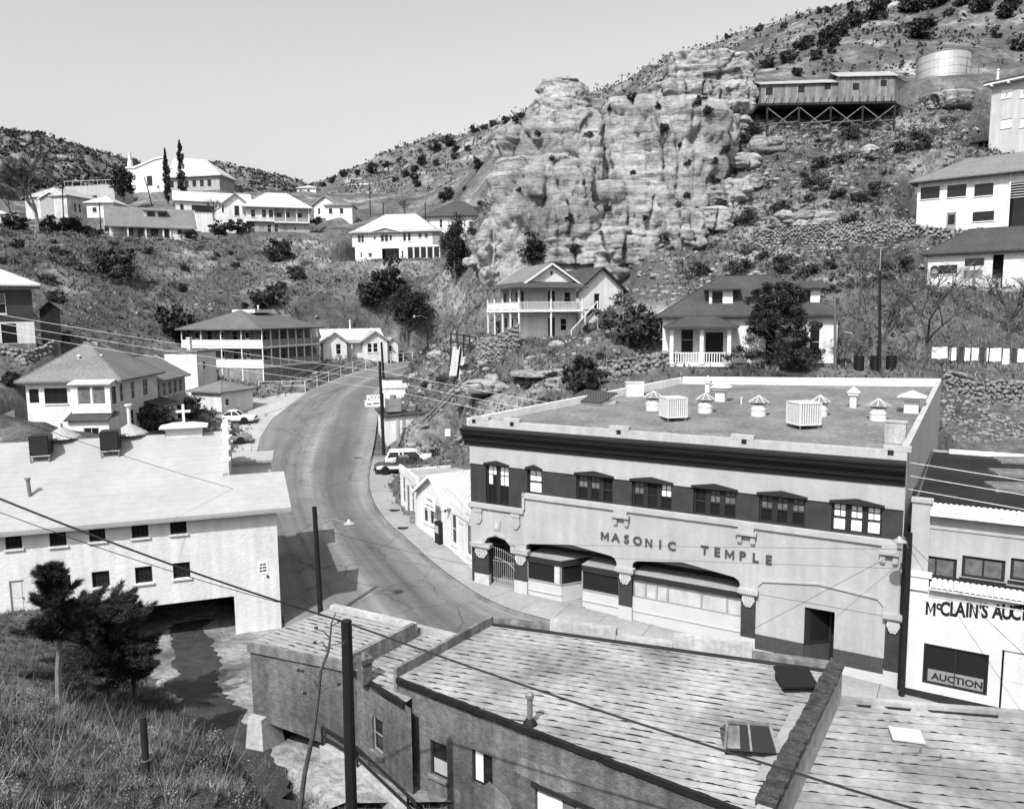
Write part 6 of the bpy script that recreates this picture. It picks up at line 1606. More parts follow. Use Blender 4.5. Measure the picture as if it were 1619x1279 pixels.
walls(h3, 0, W3, 2.2, 11, 2.2, 5.3, 'white', {'f': [D1(8, 2.3, .9, 2.1, m='glass'), W1(6.2, 2.8, 1, 1.5, **DK), W1(10.4, 2.8, 1.0, 1.5, **DK)]}); walls(h3, 0, W3 * .44, 0.6, 2.3, 2.2, 5.2, 'white', {'f': [W1(1.0, 3.0, .9, 1.6), W1(3.2, 3.0, .9, 1.7), W1(4.6, 3.0, .9, 1.7)]}, name='front_room')
h3.part('porch_floor', MB().box(W3 * .44, W3, .4, 2.2, 2.0, 2.3), 'frame_w')
for x in (W3 * .62, W3 * .8, W3 - .1): post(h3, x, .5, 2.3, 5.1, .22)
railing(h3, (W3 * .44, .5, 2.3), (W3, .5, 2.3), .8, solid=True, m='frame_g')
hip(h3, 0, W3, .4, 11, 5.2, 3.7, .7, 'roof_l', inset=5.0)
L_, R_, D_ = ANC['school']
sh_ = B('school_gymnasium', 'long white gymnasium with corner finial and pale spreading roof on the skyline', 'school', L_, R_)
SW = sh_.W
mw = SW * .42
walls(sh_, 0, mw, 0, 8, -2, 6.6, 'stucco', {'f': [W1(mw * .52, 1.8, 1.6, 2.6, nx=2, ny=2, fm='frame_d'), W1(mw * .78, 1.0, .7, .7, fm='frame_d')]}, name='end_wall')
sh_.part('coping', MB().fpoly(FF, [(-.3, 6.6), (-.3, 7.0), (2, 6.95), (mw * .85, 9.3), (mw + .1, 9.5), (mw + .1, 8.9), (mw * .8, 8.7), (2.2, 6.5)], -.2, .25), 'stucco')
sh_.part('gable_wall', MB().fpoly(FF, [(0, 6.5), (2.2, 6.6), (mw * .82, 8.9), (mw, 9.1), (mw, 6.5)], -.3, 0), 'stucco')
sh_.part('finial', MB().lathe([(.8, 6.9), (.7, 8.2), (.35, 9.2), (.35, 10.6), (.45, 10.7), (.4, 11.0)], (.8, .5, 0), 8), 'stucco')
walls(sh_, mw, SW, 1.0, 9, -2, 4.0, 'greyclap', {'f': [W1(.8 + 2.2 * k, 1.2, 1.1, 1.8, **DK) for k in range(6)]}, name='hall_wall')
shed(sh_, [(mw, .2, 4.0), (SW + .9, .2, 4.2), (SW * .78, 5, 9.0), (mw, 5, 10.0)], 'roof_l', t=.3, name='hall_roof')
shed(sh_, [(SW + .9, .2, 4.2), (SW + .9, 9.8, 4.0), (mw, 9.8, 4.0), (mw, 5, 10.0), (SW * .78, 5, 9.0)], 'roof_l', t=.3, name='hall_roof')
sh_.part('retaining_wall', MB().box(-16, SW, -1.5, -1.0, -4, -.6), 'conc_d'); railing(sh_, (-16, -1.3, -.6), (mw, -1.3, -.6), 1.6, m='frame_w', step=1.4)
hb2 = B('terrace_block', 'long grey terrace block with white parapet railing below the skyline hill', 'building', at(104, 322, 205), at(182, 322, 203))
walls(hb2, 0, hb2.W, 0, 8, -4, 4.2, 'greywall', {'f': [W1(5.5, -.6, 1.4, 2.4), W1(7.6, -.6, 1.4, 2.4)]}); railing(hb2, (0, .1, 4.2), (hb2.W, .1, 4.2), 1.4, m='frame_w', step=2.2)
L_, R_, D_ = ANC['grey']
gh = B('grey_gable_house', 'long weathered pale house with grey roof behind the bare cottonwood', 'house', L_, R_)
walls(gh, 0, gh.W, 0, 12, -2, 5.2, mat('stained_white', .45, var=.3, scale=.5, streak=.2), {'r': [W1(2, 1.6, .7, 2), W1(3.4, 1.6, .7, 2)]}); hip(gh, 0, gh.W, 0, 12, 5.2, 2.4, .5, 'roof_m', axis='y', inset=3)
gh2 = B('clapboard_wing', 'pale clapboard wing running back from the weathered house', 'house', at(100, 346, 184), at(140, 342, 196))
walls(gh2, 0, gh2.W, 0, 5, -2, 4.8, 'greyclap', {'f': [W1(1.2, 1.6, .6, 2), W1(2.8, 1.6, .6, 2)]}); gable(gh2, 0, gh2.W, 0, 5, 4.8, 1.4, .4, 'roof_m', axis='x', wall='greyclap')
L_, R_, D_ = ANC['small']
sm = B('white_cube_house', 'small white house with grey hip roof and one square window', 'house', L_, R_)
walls(sm, 0, sm.W, 0, 7, -2.2, 3.4, 'stucco', {'f': [W1(1.3, 1.3, .9, 1.0, **DK)]}); hip(sm, 0, sm.W, 0, 7, 3.4, 1.9, .5, 'roof_l')
L_, R_, D_ = ANC['five']
h5 = B('steep_gable_cottage', 'white steep-gabled cottage behind the pyramid roofed house', 'house', L_, R_)
walls(h5, 0, h5.W, 0, 8, -2, 3.4, 'white', {'f': [W1(1, 1, .7, 1.4), W1(3.2, 1, .7, 1.4)]}); gable(h5, 0, h5.W, 0, 8, 3.4, 2.0, .5, 'roof_g', axis='y', wall='white', rake='frame_g')
for k, (a, b_, y, hgt, lab, rm) in enumerate(((515, 557, 186, 2.6, 'low house with long porch windows beside the steep-gabled cottage', 'roof_g'), (562, 600, 330, 2.2, 'tiny white flat house on the far hillside track', 'roof_l'), (470, 500, 260, 2.6, 'distant low white house under the round hill', 'roof_l'), (0, 10, 172, 4.0, 'dark fronted house with pale eave at the end of the terrace', 'roof_l'), (676, 696, 380, 2.0, 'lone white shed high on the scrub hill', 'roof_l'))):
    yb = (343, 301, 310, 368, 270)[k]
    q = B('hill_cottage', lab, 'house', at(a if k != 3 else -60, yb, y), at(b_, yb, y))
    n_ = max(1, int(q.W / 3))
    walls(q, 0, q.W, 0, 5, -2.5, hgt, 'white' if k != 3 else 'greywall', {'f': [W1(.8 + 2.6 * j, .7, .8, 1.2, **DK) for j in range(n_) if .8 + 2.6 * j + .8 < q.W]})
    hip(q, 0, q.W, 0, 5, hgt, 1.0, .4, rm)
# --- the balcony house below the cliff
L_, R_, D_ = ANC['balcony']
bh = B('balcony_house', 'white gable-fronted house with two tier verandah below the cliff', 'house', L_, R_)
BWd = bh.W; F1, F2, EV = .0, 3.1, 5.75
pi_ = 1.8
lowgrey = mat('porch_grey', .42, pat='clap', var=.1)
walls(bh, pi_, BWd, pi_, 10, -.8, F2 - .1, 'white', {'f': [D1(2.6, 0, .9, 2.2, m='frame_d'), W1(4.2, .7, .8, 1.4)], 'l': [D1(1.2, 0, .9, 2.2, m='frame_d'), W1(3.2, .7, .9, 1.5), D1(5.0, 0, .9, 2.2, m='frame_d')]}, name='lower_wall')
walls(bh, pi_, BWd, pi_, 10, F2 - .1, EV + .2, 'white', {'f': [D1(2.6, F2 + .02, .9, 2.1, m='frame_d'), W1(4.7, F2 + .6, .8, 1.4)], 'l': [W1(1.0, F2 + .6, .9, 1.5), D1(2.8, F2 + .02, .9, 2.1, m='frame_d'), W1(4.8, F2 + .6, .9, 1.5), D1(6.4, F2 + .02, .9, 2.1, m='frame_d')]}, name='upper_wall')
bh.part('balcony_floor', MB().box(0, BWd, 0, pi_, F2 - .14, F2).box(0, pi_, pi_, 10, F2 - .14, F2), 'frame_g')
bh.part('balcony_fascia', MB().box(-.04, BWd, -.04, 0, F2 - .24, F2 + .04).box(-.04, 0, 0, 10, F2 - .24, F2 + .04), 'frame_w')
bh.part('porch_floor', MB().box(-.1, BWd, -.1, pi_, -1.2, -.02).box(-.1, pi_, pi_, 10, -1.2, -.02), 'conc_d')
for x in (.1, BWd * .5, BWd - .1):
    post(bh, x, .1, F2, EV - .2, .15); post(bh, x, .1, 0, F2 - .14, .15)
for y in (2.6, 5.0, 7.6, 9.9):
    post(bh, .1, y, F2, EV - .2, .15); post(bh, .1, y, 0, F2 - .14, .15)
railing(bh, (.1, .1, F2), (BWd - .1, .1, F2), .85, step=.17); railing(bh, (.1, .1, F2), (.1, 9.9, F2), .85, solid=True)
shed(bh, [(-.6, -.6, EV - .2), (BWd + .4, -.6, EV - .2), (BWd + .2, pi_ + .1, EV + .5), (pi_ - .3, pi_ + .1, EV + .5)], 'roof_d'); shed(bh, [(-.6, 10.2, EV - .2), (-.6, -.6, EV - .2), (pi_ - .3, pi_ + .1, EV + .5), (pi_ - .3, 10.2, EV + .5)], 'roof_d')
gable(bh, pi_ - .3, BWd + .1, pi_, 10, EV + .5, 2.1, .45, 'roof_g', axis='y', wall='white', name='roof')
bh.part('gable_vent', MB().fbox((Vector((0, pi_, 0)), X_, -Y_), BWd * .5 + .75, BWd * .5 + 1.0, EV + 1.3, EV + 1.7, 0, .03), 'frame_d')
st_ = MB()
for k in range(11): st_.box(BWd - 1.9 + k * .27, BWd - 1.9 + k * .27 + .32, -1.2, -.15, k * .28, k * .28 + .06)
bh.part('stair_tread', st_, 'wood_m'); bh.part('stair_stringer', MB().bar((BWd - 2.1, -1.2, -.1), (BWd + 1.2, -1.2, 3.1), .08, .32).bar((BWd - 2.1, -.15, -.1), (BWd + 1.2, -.15, 3.1), .08, .32), 'wood_m')
bh.part('stair_rail', MB().bar((BWd - 2.1, -1.2, .8), (BWd + 1.2, -1.2, 4.0), .08).bar((BWd - 2.1, -1.2, -.2), (BWd - 2.1, -1.2, .85), .1).bar((BWd - .4, -1.2, 1.4), (BWd - .4, -1.2, 2.45), .1).bar((BWd + 1.2, -1.2, 1), (BWd + 1.2, -1.2, 4.0), .1), 'frame_w')
bh.part('landing', MB().box(BWd, BWd + 1.6, -1.2, 1.6, F2 - .14, F2), 'wood_m')
pipe(bh, BWd * .9, 6.5, EV + .8, EV + 2.4, .12, 'black')
rw_ = B('rear_wing_house', 'white gabled cottage with dark roof tucked behind the balcony house', 'house', *ANC['wing'][:2])
walls(rw_, 0, rw_.W, 0, 8, -2.0, 4.2, 'white', {'f': [W1(rw_.W * .34, 1.7, .85, 1.9), W1(rw_.W * .84, 2.2, .5, 1.2)]}); gable(rw_, 0, rw_.W, 0, 8, 4.2, 2.6, .45, 'roof_d', axis='y', wall='white', rake='frame_d')
# --- hip-roofed white house behind the lodge hall
L_, R_, D_ = ANC['right']
rh = B('porch_house', 'white cottage with big dark hip roof, dormers and columned porch', 'house', L_, R_)
RW = rh.W; EV = 4.3
sr = lambda px, py, y0=0: rh.sight(px, py, y0)
x1 = sr(1180, 570)[0]; px0 = sr(1070, 570, -1.8)[0]; px1 = sr(1148, 570, -1.8)[0]
walls(rh, 0, RW, 0, 10, .2, EV, 'white', {'f': [W1(px0 - .3 + .6, 1.0, 1.1, 2.4), D1(px0 + 2.4, .25, 1.5, 2.6, m='glass'), W1(RW - 2.2, .9, .85, 2.2), W1(RW * .6, 1.0, .9, 2.2)], 'r': [W1(3, 1, .9, 2)]})
rh.part('plinth', MB().box(.05, RW - .05, .05, 9.9, -1.5, .2), 'conc_d')
hip(rh, 0, RW, 0, 10, EV, 3.6, .6, 'roof_d', inset=5.6)
for (xa, w_) in ((sr(1121, 480, 1.2)[0], 2.0), (sr(1258, 470, 1.4)[0], 1.9)):
    walls(rh, xa, xa + w_, 1.0, 4.2, EV + .5, EV + 2.3, 'white', {'f': [W1(.2, EV + .85, 1.0, 1.3, ny=1)]}, name='dormer')
    shed(rh, [(xa - .5, .5, EV + 2.3), (xa + w_ + .7, .5, EV + 2.3), (xa + w_ + .7, 4.6, EV + 3.0), (xa - .5, 4.6, EV + 3.0)], 'roof_d', name='dormer_roof')
rh.part('porch_floor', MB().box(px0 - .6, px1 + .4, -2.1, 0, .0, .22), 'frame_w')
rh.part('porch_base', MB().box(px0 - .5, px1 + .3, -2.0, 0, -1.2, .0), 'conc_d')
for x in (px0 - .45, lerp(px0, px1, .5), px1 + .2): post(rh, x, -1.95, .22, 3.15, .3)
railing(rh, (px0 - .3, -1.95, .22), (px1 + .1, -1.95, .22), .95, step=.21, w=.07)
rh.part('porch_beam', MB().box(px0 - .7, px1 + .5, -2.15, -1.8, 3.15, 3.4), 'frame_w')
hip(rh, px0 - .6, px1 + .4, -2.1, .6, 3.42, .85, .55, 'roof_d', name='porch_roof')
rh.part('side_awning', MB().slab([(RW, 2, 3.0), (RW + 1.6, 2, 2.7), (RW + 1.6, 4.5, 2.7), (RW, 4.5, 3.0)], .08), 'roof_l')
# --- houses climbing the right-hand slope
L_, R_, D_ = ANC['lowr']
lr = B('block_garage', 'whitewashed block outbuilding with low dark hip roof above the terrace', 'outbuilding', L_, R_)
slr = lambda px, py: lr.sight(px, py)
a, z1 = slr(1484, 420); b_, z0 = slr(1513, 433); d0_, _ = slr(1570, 410); d1_, _ = slr(1587, 410)
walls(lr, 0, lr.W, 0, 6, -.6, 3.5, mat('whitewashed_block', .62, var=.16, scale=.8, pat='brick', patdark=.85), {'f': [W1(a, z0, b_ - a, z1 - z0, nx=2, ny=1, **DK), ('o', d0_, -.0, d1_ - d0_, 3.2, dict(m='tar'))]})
hip(lr, 0, lr.W, 0, 6, 3.6, 2.4, .6, 'roof_d', inset=3.6)
lr.part('half_door', MB().box(d0_ + .05, d1_ - .15, .1, .16, -.1, .95), 'greywall')
lr.part('path', MB().box(-5, lr.W, -1.2, -.05, -.4, -.08), 'walk')
tb = empty('wash_tub', lr.wor((slr(1479, 427)[0], -.16, slr(1479, 427)[1])), lr.rz, label='round galvanised tub hung on the whitewashed wall', cat='tub')
o_ = ob('tub', MB().lathe([(.36, 0), (.42, .3), (.4, .3), (.34, .04)], n=18), 'steel_d', tb); o_.rotation_euler = (math.pi / 2, 0, 0); o_.location = (0, .1, 0)
bbx, bbz = slr(1543, 414)
hoop = empty('basketball_board', lr.wor((bbx, -.9, -.1)), lr.rz, label='dark weathered basketball backboard on a slanting post', cat='backboard')
ob('backboard', MB().box(-.8, .8, -.05, .0, bbz - .35, bbz + .4), 'wood_shade_d', hoop); ob('post', MB().bar((.1, .03, 0), (.0, .05, bbz), .12), 'wood_m', hoop)
ob('hoop', MB().tube([(.2 * math.cos(t), -.3 + .2 * math.sin(t), bbz - .25) for t in [i * .524 for i in range(13)]], .02, 5), 'black', hoop)
def bicycle(px, label, rz, lying=False):
    x, z = slr(px, 455)
    e = empty('bicycle', lr.wor((x, -.5, .0)), lr.rz + rz, label=label, cat='bicycle', group='bicycles by the outbuilding')
    for sx in (-.5, .5):
        ob('wheel', MB().tube([(sx + .31 * math.cos(t), 0, .31 + .31 * math.sin(t)) for t in [i * .3927 for i in range(17)]], .022, 5), 'rubber', e)
    ob('frame', MB().bar((-.5, 0, .31), (-.05, 0, .3), .035).bar((-.05, 0, .3), (.38, 0, .72), .035).bar((-.05, 0, .3), (-.2, 0, .78), .035).bar((-.2, 0, .72), (.38, 0, .75), .035).bar((-.5, 0, .31), (-.2, 0, .7), .03).bar((.5, 0, .31), (.36, 0, .85), .035), 'black', e)
    ob('handlebar', MB().bar((.36, -.25, .95), (.36, .25, .95), .03).bar((.36, 0, .85), (.36, 0, .95), .03), 'steel_d', e)
    ob('saddle', MB().box(-.32, -.08, -.07, .07, .8, .86), 'black', e)
    if lying: e.rotation_euler = (math.radians(-38), 0, lr.rz + rz)
bicycle(1504, 'dark bicycle slumped against the whitewashed wall below the window', .1, True); bicycle(1536, 'upright dark bicycle by the backboard post', -.15)
L_, R_, D_ = ANC['upr']
ur = B('upper_house', 'white two storey clapboard house with grey hip roof and band of windows', 'house', L_, R_)
su = lambda px, py: ur.sight(px, py)
ops = []
for (xa, xb, ya, yb, nx, ny) in ((1456, 1486, 297, 316, 2, 2), (1498, 1528, 294, 313, 2, 2), (1541, 1571, 292, 311, 2, 2), (1538, 1572, 336, 351, 4, 2)):
    a, z1 = su(xa, ya); b_, _ = su(xb, ya); _, z0 = su(xa, yb); ops.append(('w', a, z0, b_ - a, z1 - z0, dict(nx=nx, ny=ny, fm='frame_d', gm='glass')))
a, z1 = su(1497, 337); b_, z0 = su(1510, 375); ops.append(D1(a, z0, b_ - a, z1 - z0, m='frame_g', glass=True))
xp, zp = su(1597, 300); ops.append(('o', xp, z0, 5.0, su(1600, 290)[1] - z0, dict(m='glass')))
EU = su(1450, 288)[1]
walls(ur, 0, ur.W, 0, 9, -1.5, EU, 'white', {'f': ops})
hip(ur, 0, ur.W, 0, 9, EU, 2.7, .9, 'roof_g', inset=5)
for k in range(6): ur.part('balcony_rail', MB().bar((xp, -.06, EU - 1.4 - .28 * k), (xp + 5, -.06, EU - 1.4 - .28 * k), .05), 'frame_w')
post(ur, xp, -.1, z0, EU, .14); post(ur, xp + 2.4, -.1, z0, EU, .14)
L_, R_, D_ = ANC['tall']
tbd = B('tower_house', 'tall plain grey stucco house with flat projecting roof', 'house', L_, R_)
stt = lambda px, py: tbd.sight(px, py)
ops = []
for (xa, xb, ya, yb) in ((1583, 1600, 143, 157), (1583, 1600, 190, 204), (1614, 1632, 141, 155), (1614, 1632, 188, 202)):
    a, z1 = stt(xa, ya); b_, _ = stt(xb, ya); _, z0 = stt(xa, yb); ops.append(('w', a, z0, b_ - a, z1 - z0, dict(nx=1, ny=1, gm='shade', fm='frame_w')))
TE = stt(1565, 137)[1]
walls(tbd, 0, tbd.W, 0, 8, -3, TE, mat('grey_plaster', .42, var=.08, streak=.1), {'f': ops})
tbd.part('roof', MB().box(-.7, tbd.W + 1, -.9, 9, TE, TE + .3), 'frame_w'); tbd.part('roof_top', MB().box(-.8, tbd.W + 1, -1.0, 9, TE + .3, TE + .42), 'roof_d')
for k in range(7): tbd.part('eave_bracket', MB().box(.2 + k * 2, .4 + k * 2, -1.15, 0, TE - .3, TE - .01), 'frame_w')
px_, pz_ = stt(1568, 125); tbd.part('flue', MB().lathe([(.35, TE + .4), (.3, TE + 1.0), (.16, TE + 1.3), (.16, TE + 2.3), (.25, TE + 2.35), (.05, TE + 2.6)], (px_, 2, 0), 8), 'frame_w')
tbd.part('side_timber', MB().box(-1.6, -1.3, -.2, .1, -4, TE - 7).box(-.6, -.4, -.2, .1, -4, TE - 7).box(-2.6, 0, -.4, 4, TE - 7.2, TE - 7), 'wood_shade_d')
# --- stilted timber shack
sk = B('timber_shack', 'long weathered board shack on dark timber stilts above the cliff', 'shack', at(1203, 166, 122), at(1412, 164, 121.4))
sks = lambda px, py: sk.sight(px, py)
ops = []
for (xa, xb, ya, yb) in ((1211, 1222, 139, 151), (1262, 1272, 136, 147), (1304, 1314, 131, 142), (1347, 1357, 133, 144), (1391, 1401, 128, 138)):
    a, z1 = sks(xa, ya); b_, _ = sks(xb, ya); _, z0 = sks(xa, yb); ops.append(('w', a, z0, b_ - a, z1 - z0, dict(nx=2, ny=2, fm='frame_d', sill=False)))
xs = sks(1325, 140)[0]
za, zb2 = sks(1203, 134)[1], sks(1325, 121)[1]; zc2, zd2 = sks(1328, 126)[1], sks(1412, 121)[1]
def cut(o, x0): return (o[0], o[1] - x0, *o[2:])
zb2 = za
walls(sk, 0, xs, 0, 5, 0, zb2 + .05, 'wood', {'f': [o for o in ops if o[1] < xs]}, name='wall'); walls(sk, xs, sk.W, -.3, 5, 0, zd2 + .05, 'wood', {'f': [cut(o, xs) for o in ops if o[1] > xs]}, name='wall')
shed(sk, [(-.3, -.35, zb2 + .0), (xs, -.35, zb2 + .1), (xs, 2.6, zb2 + 1.3), (-.3, 2.6, zb2 + 1.1)], 'roof_m', name='roof'); shed(sk, [(-.3, 2.6, zb2 + 1.1), (xs, 2.6, zb2 + 1.3), (xs, 5.4, zb2 - .3), (-.3, 5.4, zb2 - .5)], 'roof_m', name='roof')
shed(sk, [(xs - .3, -.65, zd2 + .0), (sk.W + .4, -.65, zd2 + .0), (sk.W + .4, 2.6, zd2 + 1.5), (xs - .3, 2.6, zd2 + 1.45)], 'roof_m', name='roof'); shed(sk, [(xs - .3, 2.6, zd2 + 1.45), (sk.W + .4, 2.6, zd2 + 1.5), (sk.W + .4, 5.6, zd2), (xs - .3, 5.6, zd2)], 'roof_m', name='roof')
sk.part('gable', MB().add([(sk.W, -.3, zd2 - .2), (sk.W, 5, zd2 - .2), (sk.W, 2.6, zd2 + 1.35), (sk.W - .1, -.3, zd2 - .2), (sk.W - .1, 5, zd2 - .2), (sk.W - .1, 2.6, zd2 + 1.35)], [(0, 1, 2), (5, 4, 3)]), 'wood')
sk.part('end_bay', MB().prism([(sk.W + .002, -.29), (sk.W + 2.6, 2.4), (sk.W + 2.6, 5), (sk.W + .002, 5)], 0, zd2 - .0), 'wood')
shed(sk, [(sk.W + .41, -.65, zd2 + .0), (sk.W + 3.0, 2.6, zd2 + .2), (sk.W + .41, 2.6, zd2 + 1.48)], 'roof_m', name='roof')
sk.part('deck', MB().box(-.4, sk.W + .1, -.9, 5, -.35, -.02), 'wood_shade_d')
for k in range(17): sk.part('deck_joist', MB().bar((.4 + k * sk.W / 17, -1.0, -.1), (.7 + k * sk.W / 17, -.7, .75), .1), 'wood_shade_d')
fl2 = lambda k: sk.W * (.28 + .24 * k)
for k in range(-1, 4):
    for y in (-.6, 4.5): sk.part('stilt', MB().box(fl2(k) - .12, fl2(k) + .12, y - .12, y + .12, -5.5, -.35), 'wood_shade_d')
for k in range(-1, 3):
    sk.part('brace', MB().bar((fl2(k), -.62, -4.2), (fl2(k + 1), -.62, -.6), .13).bar((fl2(k), -.64, -.6), (fl2(k + 1), -.64, -4.2), .13), 'wood_m'); sk.part('girt', MB().bar((fl2(k), -.66, -3.0), (fl2(k + 1), -.66, -2.7), .12), 'wood_m')
sk.part('back_screen', MB().box(.5, sk.W - .2, 4.6, 4.8, -5.5, -.3), 'wood_shade_d')
# --- water tank
tk = empty('water_tank', TANK + Vector((0, 0, -.3)), .3, label='broad riveted steel water tank with shallow cone roof', cat='tank')
tr = 4.25; th_ = mm_(44, 140)
ob('shell', MB().lathe([(tr, -1), (tr, th_)], n=40), 'steel', tk, smooth=False); ob('roof', MB().lathe([(tr + .12, th_), (tr + .12, th_ + .1), (.3, th_ + 1.3)], n=40), 'steel_d', tk)
for k in range(3): ob('hoop', MB().tube([((tr + .02) * math.cos(t * .157), (tr + .02) * math.sin(t * .157), th_ * (.25 + .25 * k)) for t in range(41)], .05, 4), 'steel', tk)
for k in range(5): ob('stay', MB().bar((-5.6 + 2.6 * k, -5.3, -1), (-5.5 + 2.6 * k, -5.1, th_ * .7), .1), 'wood_m', tk) if k in (2, 3) else None
# --- small shops up the street next to the lodge hall
def on_walk(px, py): return street(px, py, .13)
w0, w1, w2, w3 = on_walk(755, 906), on_walk(712, 868), on_walk(662, 834), on_walk(634, 800)
s1 = B('parapet_shop', 'white shop with stepped parapet front beside the lodge entrance', 'shop', w1, w0 + (w0 - w1).normalized() * -.4)
walls(s1, 0, s1.W, 0, 7, -.8, 3.2, 'white', {'f': [W1(.3, .55, .85, 2.0, panes=True, sill='frame_w'), D1(1.6, -.05, .9, 2.3, m='plain'), W1(2.9, .5, 1.3, 2.0, nx=2, ny=1, panes=True, gm='curtain')]})
s1.part('parapet', MB().fpoly(FF, [(-.1, 3.2), (s1.W, 3.2), (s1.W, 3.35), (.8, 4.15), (-.1, 4.2)], -.2, .06), 'white'); s1.part('sign_panel', MB().fpoly(FF, [(1.0, 2.7), (s1.W - .6, 2.7), (s1.W - .6, 3.05), (1.0, 3.5)], .06, .085), 'plain')
s1.part('coping', MB().bar((.8, 0, 4.2), (s1.W, 0, 3.4), .3, .08), 'frame_w'); s1.part('roof', MB().slab([(0, .2, 3.2), (s1.W, .2, 3.1), (s1.W, 7, 3.1), (0, 7, 3.2)], .15), 'roof_d')
s1.part('lamp', MB().lathe([(.05, 0), (.12, -.15), (.0, -.18)], (-.0, -.3, 2.75), 8), 'black')
s2_ = B('gable_shop', 'white clapboard shop with pale metal gable roof and hanging sign', 'shop', w2, w1)
walls(s2_, 0, s2_.W, 0, 9, -.8, 2.9, 'white', {'f': [W1(.9, .7, .75, 1.8), W1(1.95, .75, .7, 1.5), D1(3.2, -.0, .85, 2.1, m='plain')]})
gable(s2_, 0, s2_.W, 0, 9, 2.9, 1.5, .3, 'roof_l', axis='y', wall='white', rake='frame_w')
sgn = s2_.part('hanging_sign', MB().fbox(FF, 2.45, 4.15, 2.15, 3.1, .55, .6), 'paper')
text('sign_lettering', sgn, 'Christian', .3, FF, 3.3, 2.82, .605, 'ink_g', .003, .006); text('sign_lettering', sgn, 'Supply Center', .22, FF, 3.3, 2.42, .605, 'ink_g', .003, .004)
s3_ = B('false_front_shop', 'white false-front shop with flat roof at the end of the row', 'shop', w3, w2)
walls(s3_, 0, s3_.W, 0, 9, -.9, 2.8, 'stucco', {'f': [W1(.6, .5, 1.0, 2.1), D1(2.0, -.1, .9, 2.3, m='curtain'), W1(3.4, .5, .9, 2.0)]})
s3_.part('parapet', MB().box(-.05, .2, .1, 9, 2.8, 2.95).box(-.06, s3_.W + .05, -.08, .12, 2.8, 3.35).box(s3_.W - .2, s3_.W + .02, .12, 9, 2.8, 3.0), 'stucco'); s3_.part('roof', MB().box(.2, s3_.W - .2, .12, 9, 2.8, 2.9), 'roof_m')
# --- drive-in with its sign, and the little store behind
g0 = street(612, 702, .0); g1 = street(668, 694, .0)
fd = B('drive_in', 'small white flat-roofed drive-in with cooler on its dark roof', 'shop', g0, Vector((g1.x, g0.y + 1.2, g0.z)))
walls(fd, 0, fd.W, 0, 5.5, -.4, 2.9, 'stucco', {'l': [W1(1, .9, 1.2, 1.4)]}); fd.part('drainpipe', MB().box(1.0, 1.25, -.12, -.01, -.3, 2.9), 'greywall')
fd.part('roof', MB().slab([(-.3, -.25, 2.95), (fd.W + .9, -.25, 3.1), (fd.W + .9, 5.8, 3.3), (-.3, 5.8, 3.1)], .14), 'roof_d')
cl = empty('cooler_box', fd.wor((1.0, 1.4, 3.05)), fd.rz, label='dark boxy cooler on the drive-in roof', cat='cooler')
ob('housing', MB().box(-.7, .7, -.6, .6, .25, 1.5), 'cooler_d', cl); ob('frame', MB().box(-.75, .75, -.65, .65, .18, .26).box(-.75, -.66, -.64, .64, .26, 1.55).box(.66, .75, -.64, .64, .26, 1.55), 'steel_d', cl); ob('motor', MB().lathe([(.35, 1.5), (.35, 1.85), (.2, 1.95)], n=10), 'steel_d', cl)
g2 = street(606, 660, 0); ws = B('white_store', 'plain white store with stepped parapet behind the drive-in', 'shop', g2, Vector((g2.x + 6.0, g2.y + 1.0, g2.z)))
walls(ws, 0, ws.W, 0, 6, -.5, 3.4, 'stucco'); ws.part('parapet', MB().box(-.1, 2.3, -.1, .2, 3.4, 4.3).box(2.3, 4.4, -.1, .2, 3.4, 3.95), 'stucco'); ws.part('roof', MB().slab([(-.2, .2, 3.5), (ws.W + 2, .2, 3.5), (ws.W + 2, 7, 4.2), (-.2, 7, 4.2)], .15), 'roof_d')
sp = street(597, 694, 0)
sgp = empty('drive_in_sign', sp, .05, label='white roadside sign board with bubbly raised letters on a post', cat='sign')
sz = at(590, 636, sp.y).z - sp.z; sx_ = at(577, 636, sp.y).x - sp.x; sx1 = at(604, 636, sp.y).x - sp.x
FS_ = (Vector((0, 0, 0)), X_, -Y_)
ob('board', MB().box(sx_, sx1, -.06, .06, sz - .45, sz + .22), 'paper', sgp); ob('post', MB().tube([(sx1 + .1, .1, -.3), (sx1 + .1, .1, sz + .9)], .07, 8), 'black', sgp)
for k, c_ in enumerate('FOOD'): text('letter', sgp, c_, .62, FS_, sx_ + .35 + k * .38, sz + .5, .02, 'paper', .04, .03)
for (a, b_, dz) in ((.18, .75, -.2), (.85, 1.55, -.12)): ob('sign_lettering', MB().box(sx_ + a, sx_ + b_, -.065, -.06, sz + dz - .08, sz + dz + .08), 'ink_g', sgp)
